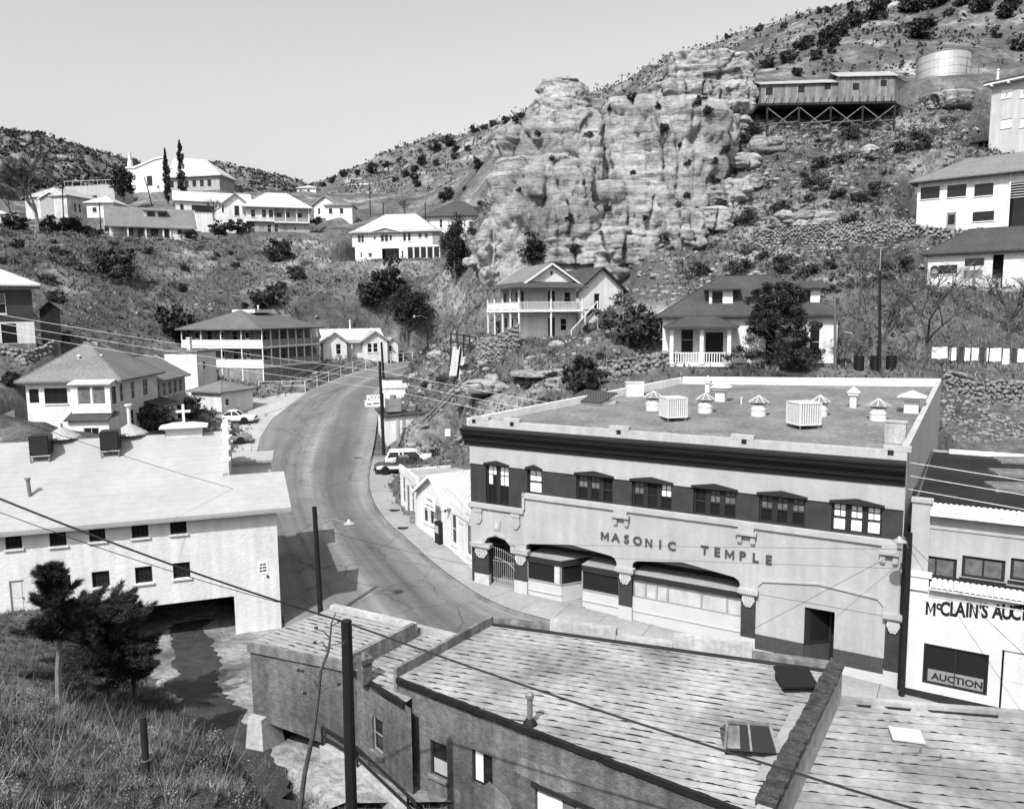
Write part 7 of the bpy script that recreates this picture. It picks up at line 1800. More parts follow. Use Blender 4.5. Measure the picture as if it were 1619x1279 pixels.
# ================================================================== vegetation
def tz(x, y):
    """terrain height, vectorised"""
    fx = np.clip(x - gx[0], 0, nx_ - 1.001); fy = np.clip(y - gy[0], 0, ny_ - 1.001)
    i = fx.astype(int); j = fy.astype(int); a = fx - i; b_ = fy - j
    return GZ[j, i] * (1 - a) * (1 - b_) + GZ[j, i + 1] * a * (1 - b_) + GZ[j + 1, i] * (1 - a) * b_ + GZ[j + 1, i + 1] * a * b_
def leaves(rs, centres, radii, n, size, flat=.0, quad=False):
    """n leaf faces spread through clumps"""
    k = rs.integers(0, len(centres), n)
    d = rs.normal(size=(n, 3)); d /= np.linalg.norm(d, axis=1)[:, None]
    r = rs.random(n) ** .5
    c = centres[k] + d * (radii[k] * r[:, None])
    t = rs.normal(size=(n, 3)); t[:, 2] *= (1 - flat); t /= np.linalg.norm(t, axis=1)[:, None]
    s = rs.normal(size=(n, 3)); s = np.cross(t, s); s /= np.linalg.norm(s, axis=1)[:, None]
    L = size * rs.uniform(.6, 1.4, n)[:, None]
    V = np.stack([c - t * L * .5, c + s * L * .38, c + t * L * .5, c - s * L * .38], 1).reshape(-1, 3)
    F = np.arange(n * 4).reshape(-1, 4)
    return V, F
def crown(seed, rx, ry, rz, nclump, nleaf, size, low=.15, flat=0.0, jut=.36):
    rs = np.random.default_rng(seed)
    d = rs.normal(size=(nclump, 3)); d /= np.linalg.norm(d, axis=1)[:, None]
    r = rs.uniform(.35, .92, nclump)[:, None]
    c = d * r * np.array([rx, ry, rz]); c[:, 2] = c[:, 2] + rz * (1 - low)
    c = c[c[:, 2] > .02 * rz]
    rad = rs.uniform(.6, 1.25, (len(c), 1)) * jut * np.array([rx, ry, rz * .85])
    V, F = leaves(rs, c, rad, nleaf, size, flat)
    V[:, 2] = np.maximum(V[:, 2], .0)
    return np_mesh('crown', V, F)
def limb_mesh(seed, h, r, n=6, spread=.7, start=.35, rise=.6):
    rs = random.Random(seed); mb = MB()
    mb.tube([(0, 0, -.3), (rs.uniform(-.05, .05) * h, 0, h * .4), (rs.uniform(-.08, .08) * h, rs.uniform(-.05, .05) * h, h * .85)], [r, r * .75, r * .3], 6)
    for i in range(n):
        a = i * 2.4 + rs.random(); z = h * (start + (.85 - start) * i / n)
        mb.tube([(0, 0, z), (math.cos(a) * spread * h * .25, math.sin(a) * spread * h * .25, z + rise * h * .12), (math.cos(a) * spread * h * .5, math.sin(a) * spread * h * .5, z + rise * h * .3)], [r * .5, r * .3, r * .12], 5)
    return mb.mesh('trunk')
# ---- prototypes (linked once, then copied with their parts)
SHR = {}
for k in range(5):
    SHR['d%d' % k] = (crown(10 + k, 1.0, 1.0, .85, 26, 1500, .17, .2), limb_mesh(k, 1.0, .06), 'leaf_d')
    SHR['m%d' % k] = (crown(30 + k, 1.0, .95, .75, 22, 1100, .16, .25), limb_mesh(k + 9, .9, .05), 'leaf_m')
    SHR['g%d' % k] = (crown(50 + k, 1.0, 1.0, .6, 18, 520, .15, .3), limb_mesh(k + 20, .8, .04), 'leaf_g')
def shrub(kind, k, p, s, label, group, cat='shrub', name='shrub', sz=None):
    cm, tm, m_ = SHR[kind + str(k % 5)]
    e = empty(name, p, (k * 1.7) % 6.28, label=label, cat=cat, group=group)
    e.scale = (s, s, s * (sz or 1))
    o = ob('crown', cm, m_, e); ob('trunk', tm, 'bark', e)
    return e
RN = random.Random(42)
# prominent dark bushes seen singly: pixel, size in pixels, label
for k, (px, py, r, kind, lab) in enumerate([
    (440, 412, 25, 'm', 'big round dark bush below the pyramid roofed house'), (470, 440, 17, 'm', 'lone round bush on the slope under the fence'), (424, 486, 30, 'm', 'wide dusky bush low on the slope above the hotel'),
    (120, 425, 24, 'g', 'sprawling bush near the crest of the grassy knoll'), (182, 440, 38, 'm', 'long dark thicket bush across the left slope'), (150, 405, 20, 'g', 'small bush beside the long thicket'),
    (275, 535, 34, 'd', 'dark leafy bush behind the hotel end'), (340, 555, 18, 'd', 'narrow dark bush against the hotel verandah'), (345, 590, 22, 'd', 'dark bush spilling over the hotel forecourt wall'),
    (585, 485, 26, 'd', 'dark oak bush left of the big oak'), (617, 465, 36, 'd', 'rounded dark oak below the screened porch'),
    (705, 318, 14, 'd', 'round dark tree standing out on the scrub hill'), (757, 268, 12, 'd', 'round dark tree beside the cliff tower'), (590, 275, 11, 'd', 'small dark oak on the far saddle'), (543, 281, 8, 'd', 'tiny oak on the pale saddle'),
    (845, 408, 26, 'd', 'black cedar clump at the cliff base'), (925, 620, 38, 'd', 'dense dark bush hanging over the rock overhang'), (1005, 548, 54, 'm', 'large tangled bush between the two white houses'), (960, 520, 26, 'm', 'leafy bush beside the balcony stair'),
    (985, 480, 20, 'g', 'thin grey bush under the cliff scree'), (780, 545, 10, 'd', 'small shrub on the stone bank'), (700, 600, 12, 'g', 'grey bush by the plank ramps'),
    (1200, 160, 12, 'm', 'bush on the ledge beside the shack'), (1108, 165, 12, 'm', 'bush in the notch of the upper outcrop'), (1050, 208, 9, 'd', 'small dark bush growing from the cliff face'), (1148, 240, 9, 'd', 'dark bush on the bedded cliff ledge'), (1086, 262, 7, 'd', 'little dark bush low on the cliff'), (1130, 290, 9, 'd', 'dark bush at the seam of the cliff and scree'), (1000, 160, 9, 'd', 'dark bush on the cliff saddle'),
    (250, 680, 34, 'm', 'straggly bush along the flank of the boarding house'), (300, 660, 26, 'm', 'bush between boarding house and garage'), (20, 610, 16, 'd', 'ragged bush at the stone steps'), (1560, 395, 0, 'g', '')]):
    if r <= 0: continue
    p = ground(px, py); s = mm_(r, p.y)
    shrub(kind, k, p + Vector((0, 0, -.1)), s, lab, 'named bushes on the canyon slopes', sz=1.05)
for k, (px, py, r) in enumerate(((965, 172, 7), (1120, 178, 9), (1165, 180, 8), (1000, 275, 6), (930, 215, 8), (872, 250, 5), (960, 330, 8), (900, 345, 7), (1085, 310, 7), (1020, 345, 6), (1130, 255, 7), (820, 300, 5), (1060, 395, 8), (910, 395, 9), (940, 440, 8), (1040, 168, 6), (850, 210, 6), (1075, 230, 5))):
    p = ground(px, py); shrub('md'[k % 2], k, p + Vector((0, -.1, -.3)), mm_(r, p.y), 'small dark shrub rooted in a joint of the limestone cliff', 'shrubs growing on the cliff')
# oaks on the big hill
HP = [(1385, 30, 22), (1352, 42, 18), (1310, 75, 20), (1325, 58, 16), (1455, 62, 24), (1440, 20, 24), (1480, 12, 18), (1270, 80, 16), (1245, 100, 14), (1290, 95, 12), (1215, 108, 14), (1200, 50, 7), (1150, 62, 6), (1240, 45, 6), (1262, 30, 5), (1295, 22, 7), (1310, 20, 6), (1345, 15, 8), (1545, 20, 20), (1590, 30, 18), (1610, 80, 16), (1520, 10, 12), (1600, 10, 14), (1315, 85, 8), (1260, 120, 10), (1400, 8, 10), (1500, 25, 8), (1575, 60, 8),
      (720, 252, 7), (740, 240, 7), (690, 240, 12), (710, 232, 12), (668, 262, 11), (640, 280, 8), (655, 272, 8), (625, 287, 7), (655, 285, 8), (610, 265, 7), (780, 200, 7), (800, 195, 8), (815, 190, 7), (765, 205, 6), (750, 210, 8), (825, 185, 6), (690, 262, 7), (720, 240, 9), (660, 295, 8), (525, 290, 7), (510, 296, 6), (565, 276, 6), (735, 300, 5), (760, 325, 6)]
for k, (px, py, r) in enumerate(HP):
    p = ground(px, py)
    shrub('d', k, p + Vector((0, 0, -.2)), mm_(r, p.y), 'dark round oak scrub dotted over the big hill', 'oak scrub on the big hill', 'tree', 'oak_tree')
# lesser brush, scattered evenly over the slopes (world positions)
def scatter_shrubs(n, xr, yr, kind, smin, smax, label, group, avoid=2.0, hill=False):
    c = 0; tries = 0
    while c < n and tries < n * 8:
        tries += 1
        x, y = RN.uniform(*xr), RN.uniform(*yr)
        if dist_poly(street_poly, np.array([x]), np.array([y]))[0] < avoid: continue
        if any(abs((Vector((x, y, 0)) - Vector((a.x, a.y, 0)) - (b_ - a) * .5).length) < (b_ - a).length * .6 + d * .4 for a, b_, d in ANC.values()): continue
        z = hz(x, y)
        shrub(kind, RN.randrange(99), (x, y, z - .1), RN.uniform(smin, smax), label, group, sz=RN.uniform(.7, 1.1)); c += 1
scatter_shrubs(40, (-95, -5), (100, 150), 'g', .7, 1.5, 'low grey brush tuft on the slope above the hotel', 'brush on the hotel slope')
scatter_shrubs(45, (-95, -5), (95, 150), 'm', .6, 1.5, 'low dark brush tuft on the slope above the hotel', 'dark brush on the hotel slope')
scatter_shrubs(70, (22, 62), (80, 125), 'm', .6, 1.7, 'dark brush clump on the scree below the shack', 'brush on the shack scree')
scatter_shrubs(28, (22, 66), (72, 125), 'g', .4, 1.3, 'pale brush clump on the scree below the shack', 'pale brush on the shack scree')
scatter_shrubs(22, (-12, 12), (62, 95), 'm', .35, 1.0, 'dark brush on the bank under the balcony house', 'brush on the balcony bank')
scatter_shrubs(18, (-62, -36), (64, 100), 'm', .5, 1.5, 'tangled brush round the hillside houses', 'brush round the hillside houses')
def scrub_dots(name, verts, n, s0, s1, seed, label):
    rs = np.random.default_rng(seed); V = np.array([tuple(v) for v in verts]); 
    P = V[rs.integers(0, len(V), n)] + rs.normal(size=(n, 3)) * np.array([2.5, 2.5, 0])
    base = np.array([tuple(v) for v in ICO2[0]]); base = base[base[:, 2] > -.5]
    out, F = [], []
    cl = np.array([p for p in P])
    V2, F2 = leaves(rs, np.repeat(cl, 1, 0) + np.array([0, 0, .3]), np.repeat(rs.uniform(s0, s1, (n, 1)), 3, 1), n * 9, (s0 + s1) * .5)
    ob(name, np_mesh(name, V2, F2), 'leaf_m', kind='stuff', label=label)
for k, ((v_, f_), (n, a, b_)) in enumerate(zip(HILLS, ((7000, .8, 2.6), (4500, 1, 3), (1500, .8, 2), (7000, .25, .8)))):
    scrub_dots('scrub', v_, n, a, b_, 60 + k, 'low dark scrub speckling a bare hill')
# tufts of dry grass (too many to count)
def tufts(name, pts, h0, h1, m_, seed, blades=7, wid=.05, lean=.5, label='dry grass tufts'):
    rs = np.random.default_rng(seed); n = len(pts)
    P = np.repeat(pts, blades, 0); N_ = len(P)
    a = rs.uniform(0, 6.283, N_); h = np.repeat(rs.uniform(h0, h1, n), blades) * rs.uniform(.6, 1.2, N_); l = rs.uniform(.1, lean, N_) * h
    d = np.stack([np.cos(a), np.sin(a), np.zeros(N_)], 1); s = np.stack([-np.sin(a), np.cos(a), np.zeros(N_)], 1)
    b0 = P + d * rs.uniform(0, .12, N_)[:, None] * h[:, None]; w = (wid * rs.uniform(.6, 1.4, N_))[:, None]
    t = b0 + d * l[:, None]; t[:, 2] += h
    V = np.stack([b0 - s * w, b0 + s * w, t], 1).reshape(-1, 3); V[:, 2] -= .03
    ob(name, np_mesh(name, V, np.arange(N_ * 3).reshape(-1, 3)), m_, kind='stuff', label=label)
rs_ = np.random.default_rng(3)
def rand_pts(n, xr, yr, dens=None):
    x = rs_.uniform(*xr, n); y = rs_.uniform(*yr, n)
    keep = (dist_poly(street_poly, x, y) > 1.0) & (dist_poly(lodge_poly, x, y) > .5) & (dist_poly(alley_poly, x, y) > .25)
    for a, b_, d in ANC.values():
        u = (b_ - a); ln = math.hypot(u.x, u.y); ux, uy = u.x / ln, u.y / ln
        lx = (x - a.x) * ux + (y - a.y) * uy; ly = -(x - a.x) * uy + (y - a.y) * ux
        keep &= ~((lx > -.3) & (lx < ln + .3) & (ly > -.3) & (ly < d))
    x, y = x[keep], y[keep]
    return np.stack([x, y, tz(x, y)], 1)
tufts('grass', rand_pts(9000, (-100, 8), (72, 160)), .25, .7, 'straw', 1, 6, .07, label='dry grass on the left slope')
tufts('grass', rand_pts(5000, (-100, 8), (72, 160)), .25, .6, 'straw_d', 2, 6, .08, label='dull grass on the left slope')
tufts('grass', rand_pts(6000, (-14, 75), (60, 128)), .2, .6, 'straw', 3, 6, .06, label='dry grass on the right slope')
tufts('grass', rand_pts(5000, (30, 60), (62, 80)), .2, .5, 'straw', 14, 7, .05, label='pale grass on the bank behind the clothes line')
tufts('grass', rand_pts(6000, (-14, 75), (60, 128)), .2, .6, 'straw_d', 4, 6, .07, label='dull grass on the right slope')
def near_pts(n, f):
    P = rand_pts(n, (-26, -1.5), (6, 37)); return P[f(P)]
tufts('grass', near_pts(11000, lambda P: P[:, 1] < 19), .08, .28, 'straw', 5, 12, .008, 1.6, label='pale matted weeds on the near bank')
tufts('grass', near_pts(900, lambda P: P[:, 1] < 24), .35, .95, 'straw', 6, 5, .006, 1.2, label='long dry stalks on the near bank')
tufts('grass', near_pts(12000, lambda P: P[:, 1] > 7), .1, .4, 'straw_d', 7, 10, .012, 1.3, label='dark weeds under the junipers')
P9 = rand_pts(60000, (-16, -2), (12, 30)); d9 = dist_poly(alley_poly, P9[:, 0], P9[:, 1]); P9 = P9[(d9 > .05) & (d9 < 4.5)]
tufts('grass', P9[:5000], .12, .4, 'straw_d', 8, 9, .012, 1.4, label='weeds on the steep edge of the drive'); tufts('grass', P9[5000:8500], .12, .5, 'straw', 9, 8, .009, 1.4, label='dry stalks on the steep edge of the drive')
V5, F5 = leaves(np.random.default_rng(9), near_pts(2600, lambda P: P[:, 1] < 18) + np.array([0, 0, .12]), np.full((9000, 3), .2), 60000, .035)
ob('weeds', np_mesh('weeds', V5, F5), 'straw', kind='stuff', label='small dry leaved weeds on the near bank')
# stones strewn on the slopes
def rubble(name, pts, s0, s1, m_, seed, label):
    rs = np.random.default_rng(seed); base = np.array([tuple(v) for v in ico(1)[0]]); f = np.array(ico(1)[1])
    n = len(pts); V = np.empty((n, len(base), 3)); 
    sc = (s0 * (s1 / s0) ** (rs.random(n) ** 2.2))
    for i in range(n):
        j = base * rs.uniform(.55, 1.35, (len(base), 1)) * np.array([1.3, 1, .6]) * sc[i] - np.array([0, 0, .12 * sc[i]])
        a = rs.uniform(0, 6.28); c, s = math.cos(a), math.sin(a)
        V[i] = j @ np.array([[c, -s, 0], [s, c, 0], [0, 0, 1]]) + pts[i]
    F = (f[None] + (np.arange(n) * len(base))[:, None, None]).reshape(-1, 3)
    ob(name, np_mesh(name, V.reshape(-1, 3), F), m_, kind='stuff', label=label)
rubble('rubble', rand_pts(1700, (-95, 5), (75, 152)), .08, .45, 'rock', 11, 'pale stones strewn on the left slope')
P_ = rand_pts(7000, (10, 68), (66, 126)); rubble('rubble', P_[P_[:, 1] > 80 + .0 * P_[:, 0]], .08, .6, 'rock', 12, 'pale stones strewn on the scree')
rubble('rubble', rand_pts(900, (-14, 12), (62, 96)), .1, .6, 'rock', 13, 'stones on the bank under the balcony house')
P_ = rand_pts(2600, (28, 52), (53, 60.5)); rubble('rubble', P_, .06, .28, 'stone', 14, 'loose rubble behind the auction shop')
def brush(pts, s0, s1, m_, seed, label, per=34):
    rs = np.random.default_rng(seed); n = len(pts); sc = rs.uniform(s0, s1, (n, 1))
    P = np.repeat(pts + np.concatenate([np.zeros((n, 2)), sc * .5], 1), 3, 0) + rs.normal(size=(n * 3, 3)) * np.repeat(sc, 3, 0) * np.array([.55, .55, .25])
    V_, F_ = leaves(rs, P, np.repeat(sc, 3, 0) * np.array([.5, .5, .4]), n * per, (s0 + s1) * .16)
    ob('brush', np_mesh('brush', V_, F_), m_, kind='stuff', label=label)
brush(rand_pts(1500, (20, 66), (70, 126)), .3, .9, 'leaf_m', 21, 'dark brush mottling the scree')
brush(rand_pts(900, (20, 66), (70, 126)), .3, .8, 'leaf_g', 22, 'grey brush mottling the scree')
brush(rand_pts(800, (-100, 6), (72, 156)), .3, .9, 'leaf_m', 23, 'dark brush mottling the left slope')
brush(rand_pts(1500, (-100, 6), (72, 156)), .3, .8, 'leaf_g', 24, 'grey brush mottling the left slope')
# ---- dry stone walls
STN = []
for k in range(6):
    v_, f_ = ico(1); r_ = random.Random(k + 70)
    STN.append(MB().add([(v.x * r_.uniform(.65, 1.25), v.y * r_.uniform(.7, 1.15), v.z * r_.uniform(.6, 1.2)) for v in v_], f_).mesh('stone'))
    STN[-1].materials.append(M['stone'])
def stone_wall(P, h, size, label, rows=None, batter=.12, joined=False):
    for p in P: p.z = hz(p.x, p.y) - .1
    """courses of rough stones along base points P; local to an empty at P[0]"""
    o = P[0].copy(); e = empty('stone_wall', o, 0, label=label, cat='wall')
    back = MB(); n = len(P); V = []
    for p in P:
        q = p - o
        for d, z in ((.0, -1.2), (.35, h - .15), (1.0, h - .15), (1.0, -1.2)): V.append((q.x, q.y + d + .12, q.z + z))
    F = [(i * 4 + c, i * 4 + c + 1, i * 4 + c + 5, i * 4 + c + 4) for i in range(n - 1) for c in range(3)] + [(3, 2, 1, 0), (4 * n - 4, 4 * n - 3, 4 * n - 2, 4 * n - 1)]
    ob('core', MB().add(V, F), 'conc_d', e)
    rows = rows or max(2, int(h / (size * .62)))
    ln = sum((b_ - a).length for a, b_ in zip(P, P[1:])); per = int(ln / (size * .95))
    r_ = random.Random(int(ln * 100)); JV, JF = [], []
    for j in range(rows):
        for i in range(per):
            s = (i + (j % 2) * .5 + r_.uniform(-.2, .2)) / per * ln; a = P[0]
            for a, b_ in zip(P, P[1:]):
                l = (b_ - a).length
                if s <= l: break
                s -= l
            t = min(1, max(0, s / l)); q = a.lerp(b_, t) - o
            z = h * (j + .5 + r_.uniform(-.45, .45)) / rows
            loc = Vector((q.x, q.y + z * batter + .1, q.z + z)); sx = size * .56 * r_.uniform(.45, 1.5); sz = h / rows * .6 * r_.uniform(.6, 1.5)
            me = STN[r_.randrange(6)]
            if joined:
                k0 = len(JV); ca, sa = math.cos(r_.uniform(-.5, .5)), math.sin(r_.uniform(-.5, .5)); JV += [((v.co.x * ca - v.co.z * sa) * sx + loc.x, v.co.y * sx * .7 + loc.y, (v.co.x * sa + v.co.z * ca) * sz + loc.z) for v in me.vertices]; JF += [tuple(x + k0 for x in f.vertices) for f in me.polygons]
            else:
                s_ = bpy.data.objects.new('stone', me); COL.objects.link(s_); s_.parent = e; s_.location = loc; s_.scale = (sx, sx * .7, sz); s_.rotation_euler = (r_.uniform(-.3, .3), r_.uniform(-.3, .3), r_.uniform(-.5, .5))
    if joined: ob('stones', np_mesh('stones', JV, JF), 'stone', e, kind='stuff')
    return e
stone_wall([at(1494, 630, 60.6), at(1560, 633, 60.2), at(1680, 640, 59.8)], 1.9, .42, 'rough dry stone wall behind the auction shop roof')
stone_wall([at(752, 592, 82.5), at(790, 592, 81.5), at(822, 575, 82)], 3.0, .48, 'tall dry stone wall holding up the balcony house')
stone_wall([at(962, 612, 66), at(1020, 612, 65.4), at(1078, 600, 66)], 1.6, .5, 'low tumbled stone wall between lodge roof and white cottage')
stone_wall([at(1195, 372, 95), at(1290, 385, 92), at(1380, 392, 90), at(1447, 396, 88.5)], 2.6, .42, 'long stone terrace wall across the scree', joined=True)
stone_wall([at(1395, 478, 78.5), at(1470, 470, 76.5), at(1700, 470, 68.6)], .35, .4, 'stone edging below the whitewashed outbuilding', joined=True)
stone_wall([at(1440, 400, 90), at(1500, 402, 87.5), at(1560, 404, 85)], 1.4, .5, 'stone retaining wall under the upper clapboard house', joined=True)
stone_wall([at(585, 432, 147), at(640, 430, 146), at(700, 434, 145)], .6, .5, 'pale stone wall below the screened porch house', joined=True)
stone_wall([at(160, 388, 147), at(230, 392, 149), at(320, 386, 153)], .7, .5, 'stone wall fronting the dormer bungalow', joined=True)
stone_wall([at(-20, 600, 73), at(40, 598, 73), at(88, 575, 76)], 1.5, .5, 'broken stone wall under the tall hillside house')
# ---- trees
def tree(name, label, p, H, rx, rz, m_, seed, nl=5200, size=.2, base=.2, cat='tree', group=None, ry=None, bark='bark', flat=.0, jut=.34, ncl=46):
    e = empty(name, p, 0, label=label, cat=cat, group=group)
    cm = crown(seed, rx, ry or rx, rz, ncl, nl, size, .0, flat, jut)
    o = ob('crown', cm, m_, e); o.location = (0, 0, base * H)
    ob('trunk', limb_mesh(seed, H, max(.07, H * .025), 9, .55, .25), bark, e)
    return e
p = ground(646, 545); tree('oak_tree', 'big black-green oak with bare trunk by the road end', p, 9.5, 4.0, 3.6, 'leaf_d', 201, 7000, .3, .3)
p = ground(720, 445); tree('conifer', 'dark ragged conifer between the screened porch house and the cliff', p, mm_(100, p.y), mm_(22, p.y), mm_(50, p.y), 'leaf_d', 202, 6000, .3, .03)
# cedar in front of the white cottage
cp_ = at(1226, 596, 63.5); cp_.z = hz(cp_.x, cp_.y)
ce = empty('cedar_tree', cp_, 0, label='tall spreading cedar in front of the columned white cottage', cat='tree')
rs = np.random.default_rng(77); cs, rd = [], []
Hc = mm_(142, 63.5); Rc = mm_(76, 63.5)
for i in range(120):
    t = rs.random() ** .8; a = rs.uniform(0, 6.28); rr = Rc * (1 - .55 * t) * (1.1 if t > .1 else .75) * rs.uniform(.25, 1.0)
    cs.append((math.cos(a) * rr, math.sin(a) * rr, Hc * (.04 + .9 * t))); rd.append((.75 * (1 - .4 * t), .75 * (1 - .4 * t), .35))
V_, F_ = leaves(rs, np.array(cs), np.array(rd), 20000, .17, .4)
ob('crown', np_mesh('crown', V_, F_), 'leaf_d', ce); ob('trunk', limb_mesh(5, Hc, .2, 14, .5, .1), 'bark', ce)
# Italian cypresses by the school
def cypress(px, pyb, pyt, hw, y, label):
    p = at(px, pyb, y); H = (pyb - pyt) * y / FPX; R = mm_(hw, y)
    e = empty('cypress_tree', p - Vector((0, 0, .5)), 0, label=label, cat='tree', group='cypresses by the school')
    rs = np.random.default_rng(int(px)); n = 90; t = rs.random(n); a = rs.uniform(0, 6.28, n)
    w = np.minimum(1, t * 7 + .35) * (1 - t ** 2.2) ** .8; rr = R * w * rs.uniform(.3, .85, n)
    cs = np.stack([np.cos(a) * rr, np.sin(a) * rr, t * H], 1); rd = np.stack([R * .42 * w + .05, R * .42 * w + .05, np.full(n, H * .05)], 1)
    V_, F_ = leaves(rs, cs, rd, 3600, .32); ob('crown', np_mesh('crown', V_, F_), 'leaf_d', e); ob('trunk', MB().tube([(0, 0, -1), (0, 0, H * .9)], [.25, .05], 6), 'bark', e)
cypress(265, 312, 238, 6.5, 188, 'shorter slim Italian cypress before the gymnasium'); cypress(288, 302, 224, 7.5, 190, 'taller slim Italian cypress before the gymnasium')
p = at(196, 316, 196); tree('evergreen_tree', 'broad dark evergreen by the gymnasium end wall', p, mm_(52, 196), mm_(18, 196), mm_(24, 196), 'leaf_d', 204, 3600, .45, .05)
for k, (px, py, r, y, lab) in enumerate(((25, 352, 22, 165, 'dark bush below the bare cottonwood'), (95, 362, 28, 160, 'long clipped dark hedge on the knoll'), (125, 360, 20, 158, 'dark hedge end beside the bungalow'), (150, 372, 16, 157, 'dark bush at the bungalow corner'), (300, 372, 14, 155, 'clipped bush at the bungalow side door'), (345, 362, 18, 162, 'round hedge under the long window house'), (375, 360, 18, 162, 'round hedge near the pyramid roofed house'), (500, 350, 10, 176, 'bush under the steep gable'))):
    p = at(px, py + r * .5, y); shrub('d', k, p, mm_(r, y), lab, 'garden bushes on the terrace', sz=.8)
# bare trees
def bare_tree(name, label, p, H, seed, m_='bark_l', r=None, spread=.55, levels=5, twigs=1500, kids=3, fuzz=None, lean=(0, 0), tw=.012, tlen=.6):
    rs = random.Random(seed); mb = MB(); tips = []
    r = r or H * .022
    def grow(a, d, l, rad, lv):
        b_ = a + d * l; mid = a.lerp(b_, .5) + Vector((rs.uniform(-1, 1), rs.uniform(-1, 1), rs.uniform(-.3, .3))) * l * .06
        mb.tube([a, mid, b_], [rad, rad * .85, rad * .68], 5 if lv > 2 else 4, cap=False)
        if lv <= 2: tips.append((mid, d)); tips.append((b_, d))
        if lv <= 0: return
        for i in range(kids if lv > 1 else 2):
            nd = (d + Vector((rs.uniform(-1, 1), rs.uniform(-1, 1), rs.uniform(-.35, .6))) * spread * 1.3).normalized()
            grow(b_ if i else b_ , nd, l * rs.uniform(.62, .85), rad * .62, lv - 1)
    grow(Vector((0, 0, -.3)), Vector((lean[0], lean[1], 1)).normalized(), H * .3, r, levels)
    e = empty(name, p, 0, label=label, cat='tree'); ob('trunk', mb, m_, e)
    n = twigs; V = []
    for i in range(n):
        c, d = tips[rs.randrange(len(tips))]
        t = (d + Vector((rs.uniform(-1, 1), rs.uniform(-1, 1), rs.uniform(-.6, .8)))).normalized() * tlen * rs.uniform(.4, 1.2)
        s = t.orthogonal().normalized() * tw
        V += [c - s, c + s, c + t]
    ob('crown', np_mesh('crown', V, np.arange(len(V)).reshape(-1, 3)), fuzz or 'twig', e)
    return e
p = at(60, 372, 150); bare_tree('cottonwood_tree', 'large leafless cottonwood with spreading hazy crown on the knoll', p, 15, 301, r=.42, levels=5, twigs=9000, tw=.05, tlen=1.3, fuzz=mat('hazy_twigs', .15), spread=.62)
p = ground(20, 360); bare_tree('cottonwood_tree', 'smaller hazy leafless tree beside the large cottonwood', p, 10, 302, twigs=4000, tw=.05, tlen=1.2, fuzz=MATS['hazy_twigs'])
p = at(338, 345, 163); bare_tree('fruit_tree', 'pollarded bare tree before the long window house', p, 4.5, 303, levels=4, twigs=300, tw=.03, r=.25)
p = at(640, 345, 175); bare_tree('fruit_tree', 'bare tree above the pale pyramid roof', p - Vector((0, 0, 1)), 6, 304, levels=4, twigs=600, tw=.04)
for (px, py, y, H, lab, sd) in ((1462, 592, 64.5, 9.8, 'bare forked tree beside the clothes line', 310), (1385, 590, 65.5, 8.0, 'low leafless tree by the dark pole', 311), (1420, 470, 76, 6, 'grey leafless tree above the terrace edge', 312), (1370, 468, 77, 5.5, 'hazy leafless tree on the scree foot', 313), (1600, 448, 68.5, 6.5, 'leafless tree in front of the whitewashed outbuilding', 314), (1320, 586, 66, 3.5, 'stunted bare tree at the cottage corner', 315), (960, 560, 80, 5, 'thin bare tree between balcony house and bushes', 316), (870, 445, 96, 4, 'bare tree clinging under the cliff', 317), (932, 430, 97, 4.5, 'pale bare tree at the foot of the cliff face', 318)):
    p = at(px, py, y); p.z = min(p.z, hz(p.x, p.y) + .2)
    bare_tree('bare_tree', lab, p, H, sd, levels=5, twigs=1500, tw=.02, tlen=.6, m_='bark', r=H * .02)
# near junipers: dense ragged sprays of scale leaves
def sprays(rs, base, tips, n, ln, wd):
    """n narrow leaf blades swept along random branchlets base->tip"""
    k = rs.integers(0, len(base), n); t = rs.random(n)[:, None] ** .7
    d = tips[k] - base[k]; L = np.linalg.norm(d, axis=1)[:, None]; d = d / L
    c = base[k] + (tips[k] - base[k]) * t + rs.normal(size=(n, 3)) * (1.05 - t) * L * .16
    q = d + rs.normal(size=(n, 3)) * .45; q /= np.linalg.norm(q, axis=1)[:, None]
    s_ = np.cross(q, rs.normal(size=(n, 3))); s_ /= np.linalg.norm(s_, axis=1)[:, None]
    l = ln * rs.uniform(.5, 1.4, n)[:, None]
    V = np.stack([c - s_ * wd, c + s_ * wd, c + q * l], 1).reshape(-1, 3)
    return V, np.arange(n * 3).reshape(-1, 3)
def juniper(o, axis, n_br, R, n, label, seed, trunk):
    """branchlets leave the axis points outward and upward"""
    e = empty('juniper_tree', o, 0, label=label, cat='tree'); rs = np.random.default_rng(seed); B_, T_ = [], []
    for i in range(n_br):
        f = rs.random(); j = min(int(f * (len(axis) - 1)), len(axis) - 2); p = axis[j].lerp(axis[j + 1], f * (len(axis) - 1) - j)
        a = rs.uniform(0, 6.283); r_ = R(f) * rs.uniform(.35, 1.15)
        B_.append(tuple(p)); T_.append((p.x + math.cos(a) * r_, p.y + math.sin(a) * r_, p.z + r_ * rs.uniform(-.05, .75)))
    V_, F_ = sprays(rs, np.array(B_), np.array(T_), n, .2, .013); ob('crown', np_mesh('crown', V_, F_), 'leaf_d', e)
    mb = MB().tube(trunk, [.1 - .08 * i / len(trunk) for i in range(len(trunk))], 7)
    for i in range(0, n_br, 3): mb.tube([B_[i], T_[i]], [.025, .006], 4)
    ob('trunk', mb, 'bark_l' if len(trunk) > 3 else 'bark', e)
def gp_(px, py, y): return at(px, py, y)
o1 = at(88, 1100, 21.5); ax1 = [at(px, py, 21.5) - o1 for px, py in ((95, 1010), (92, 960), (84, 925), (80, 897))]
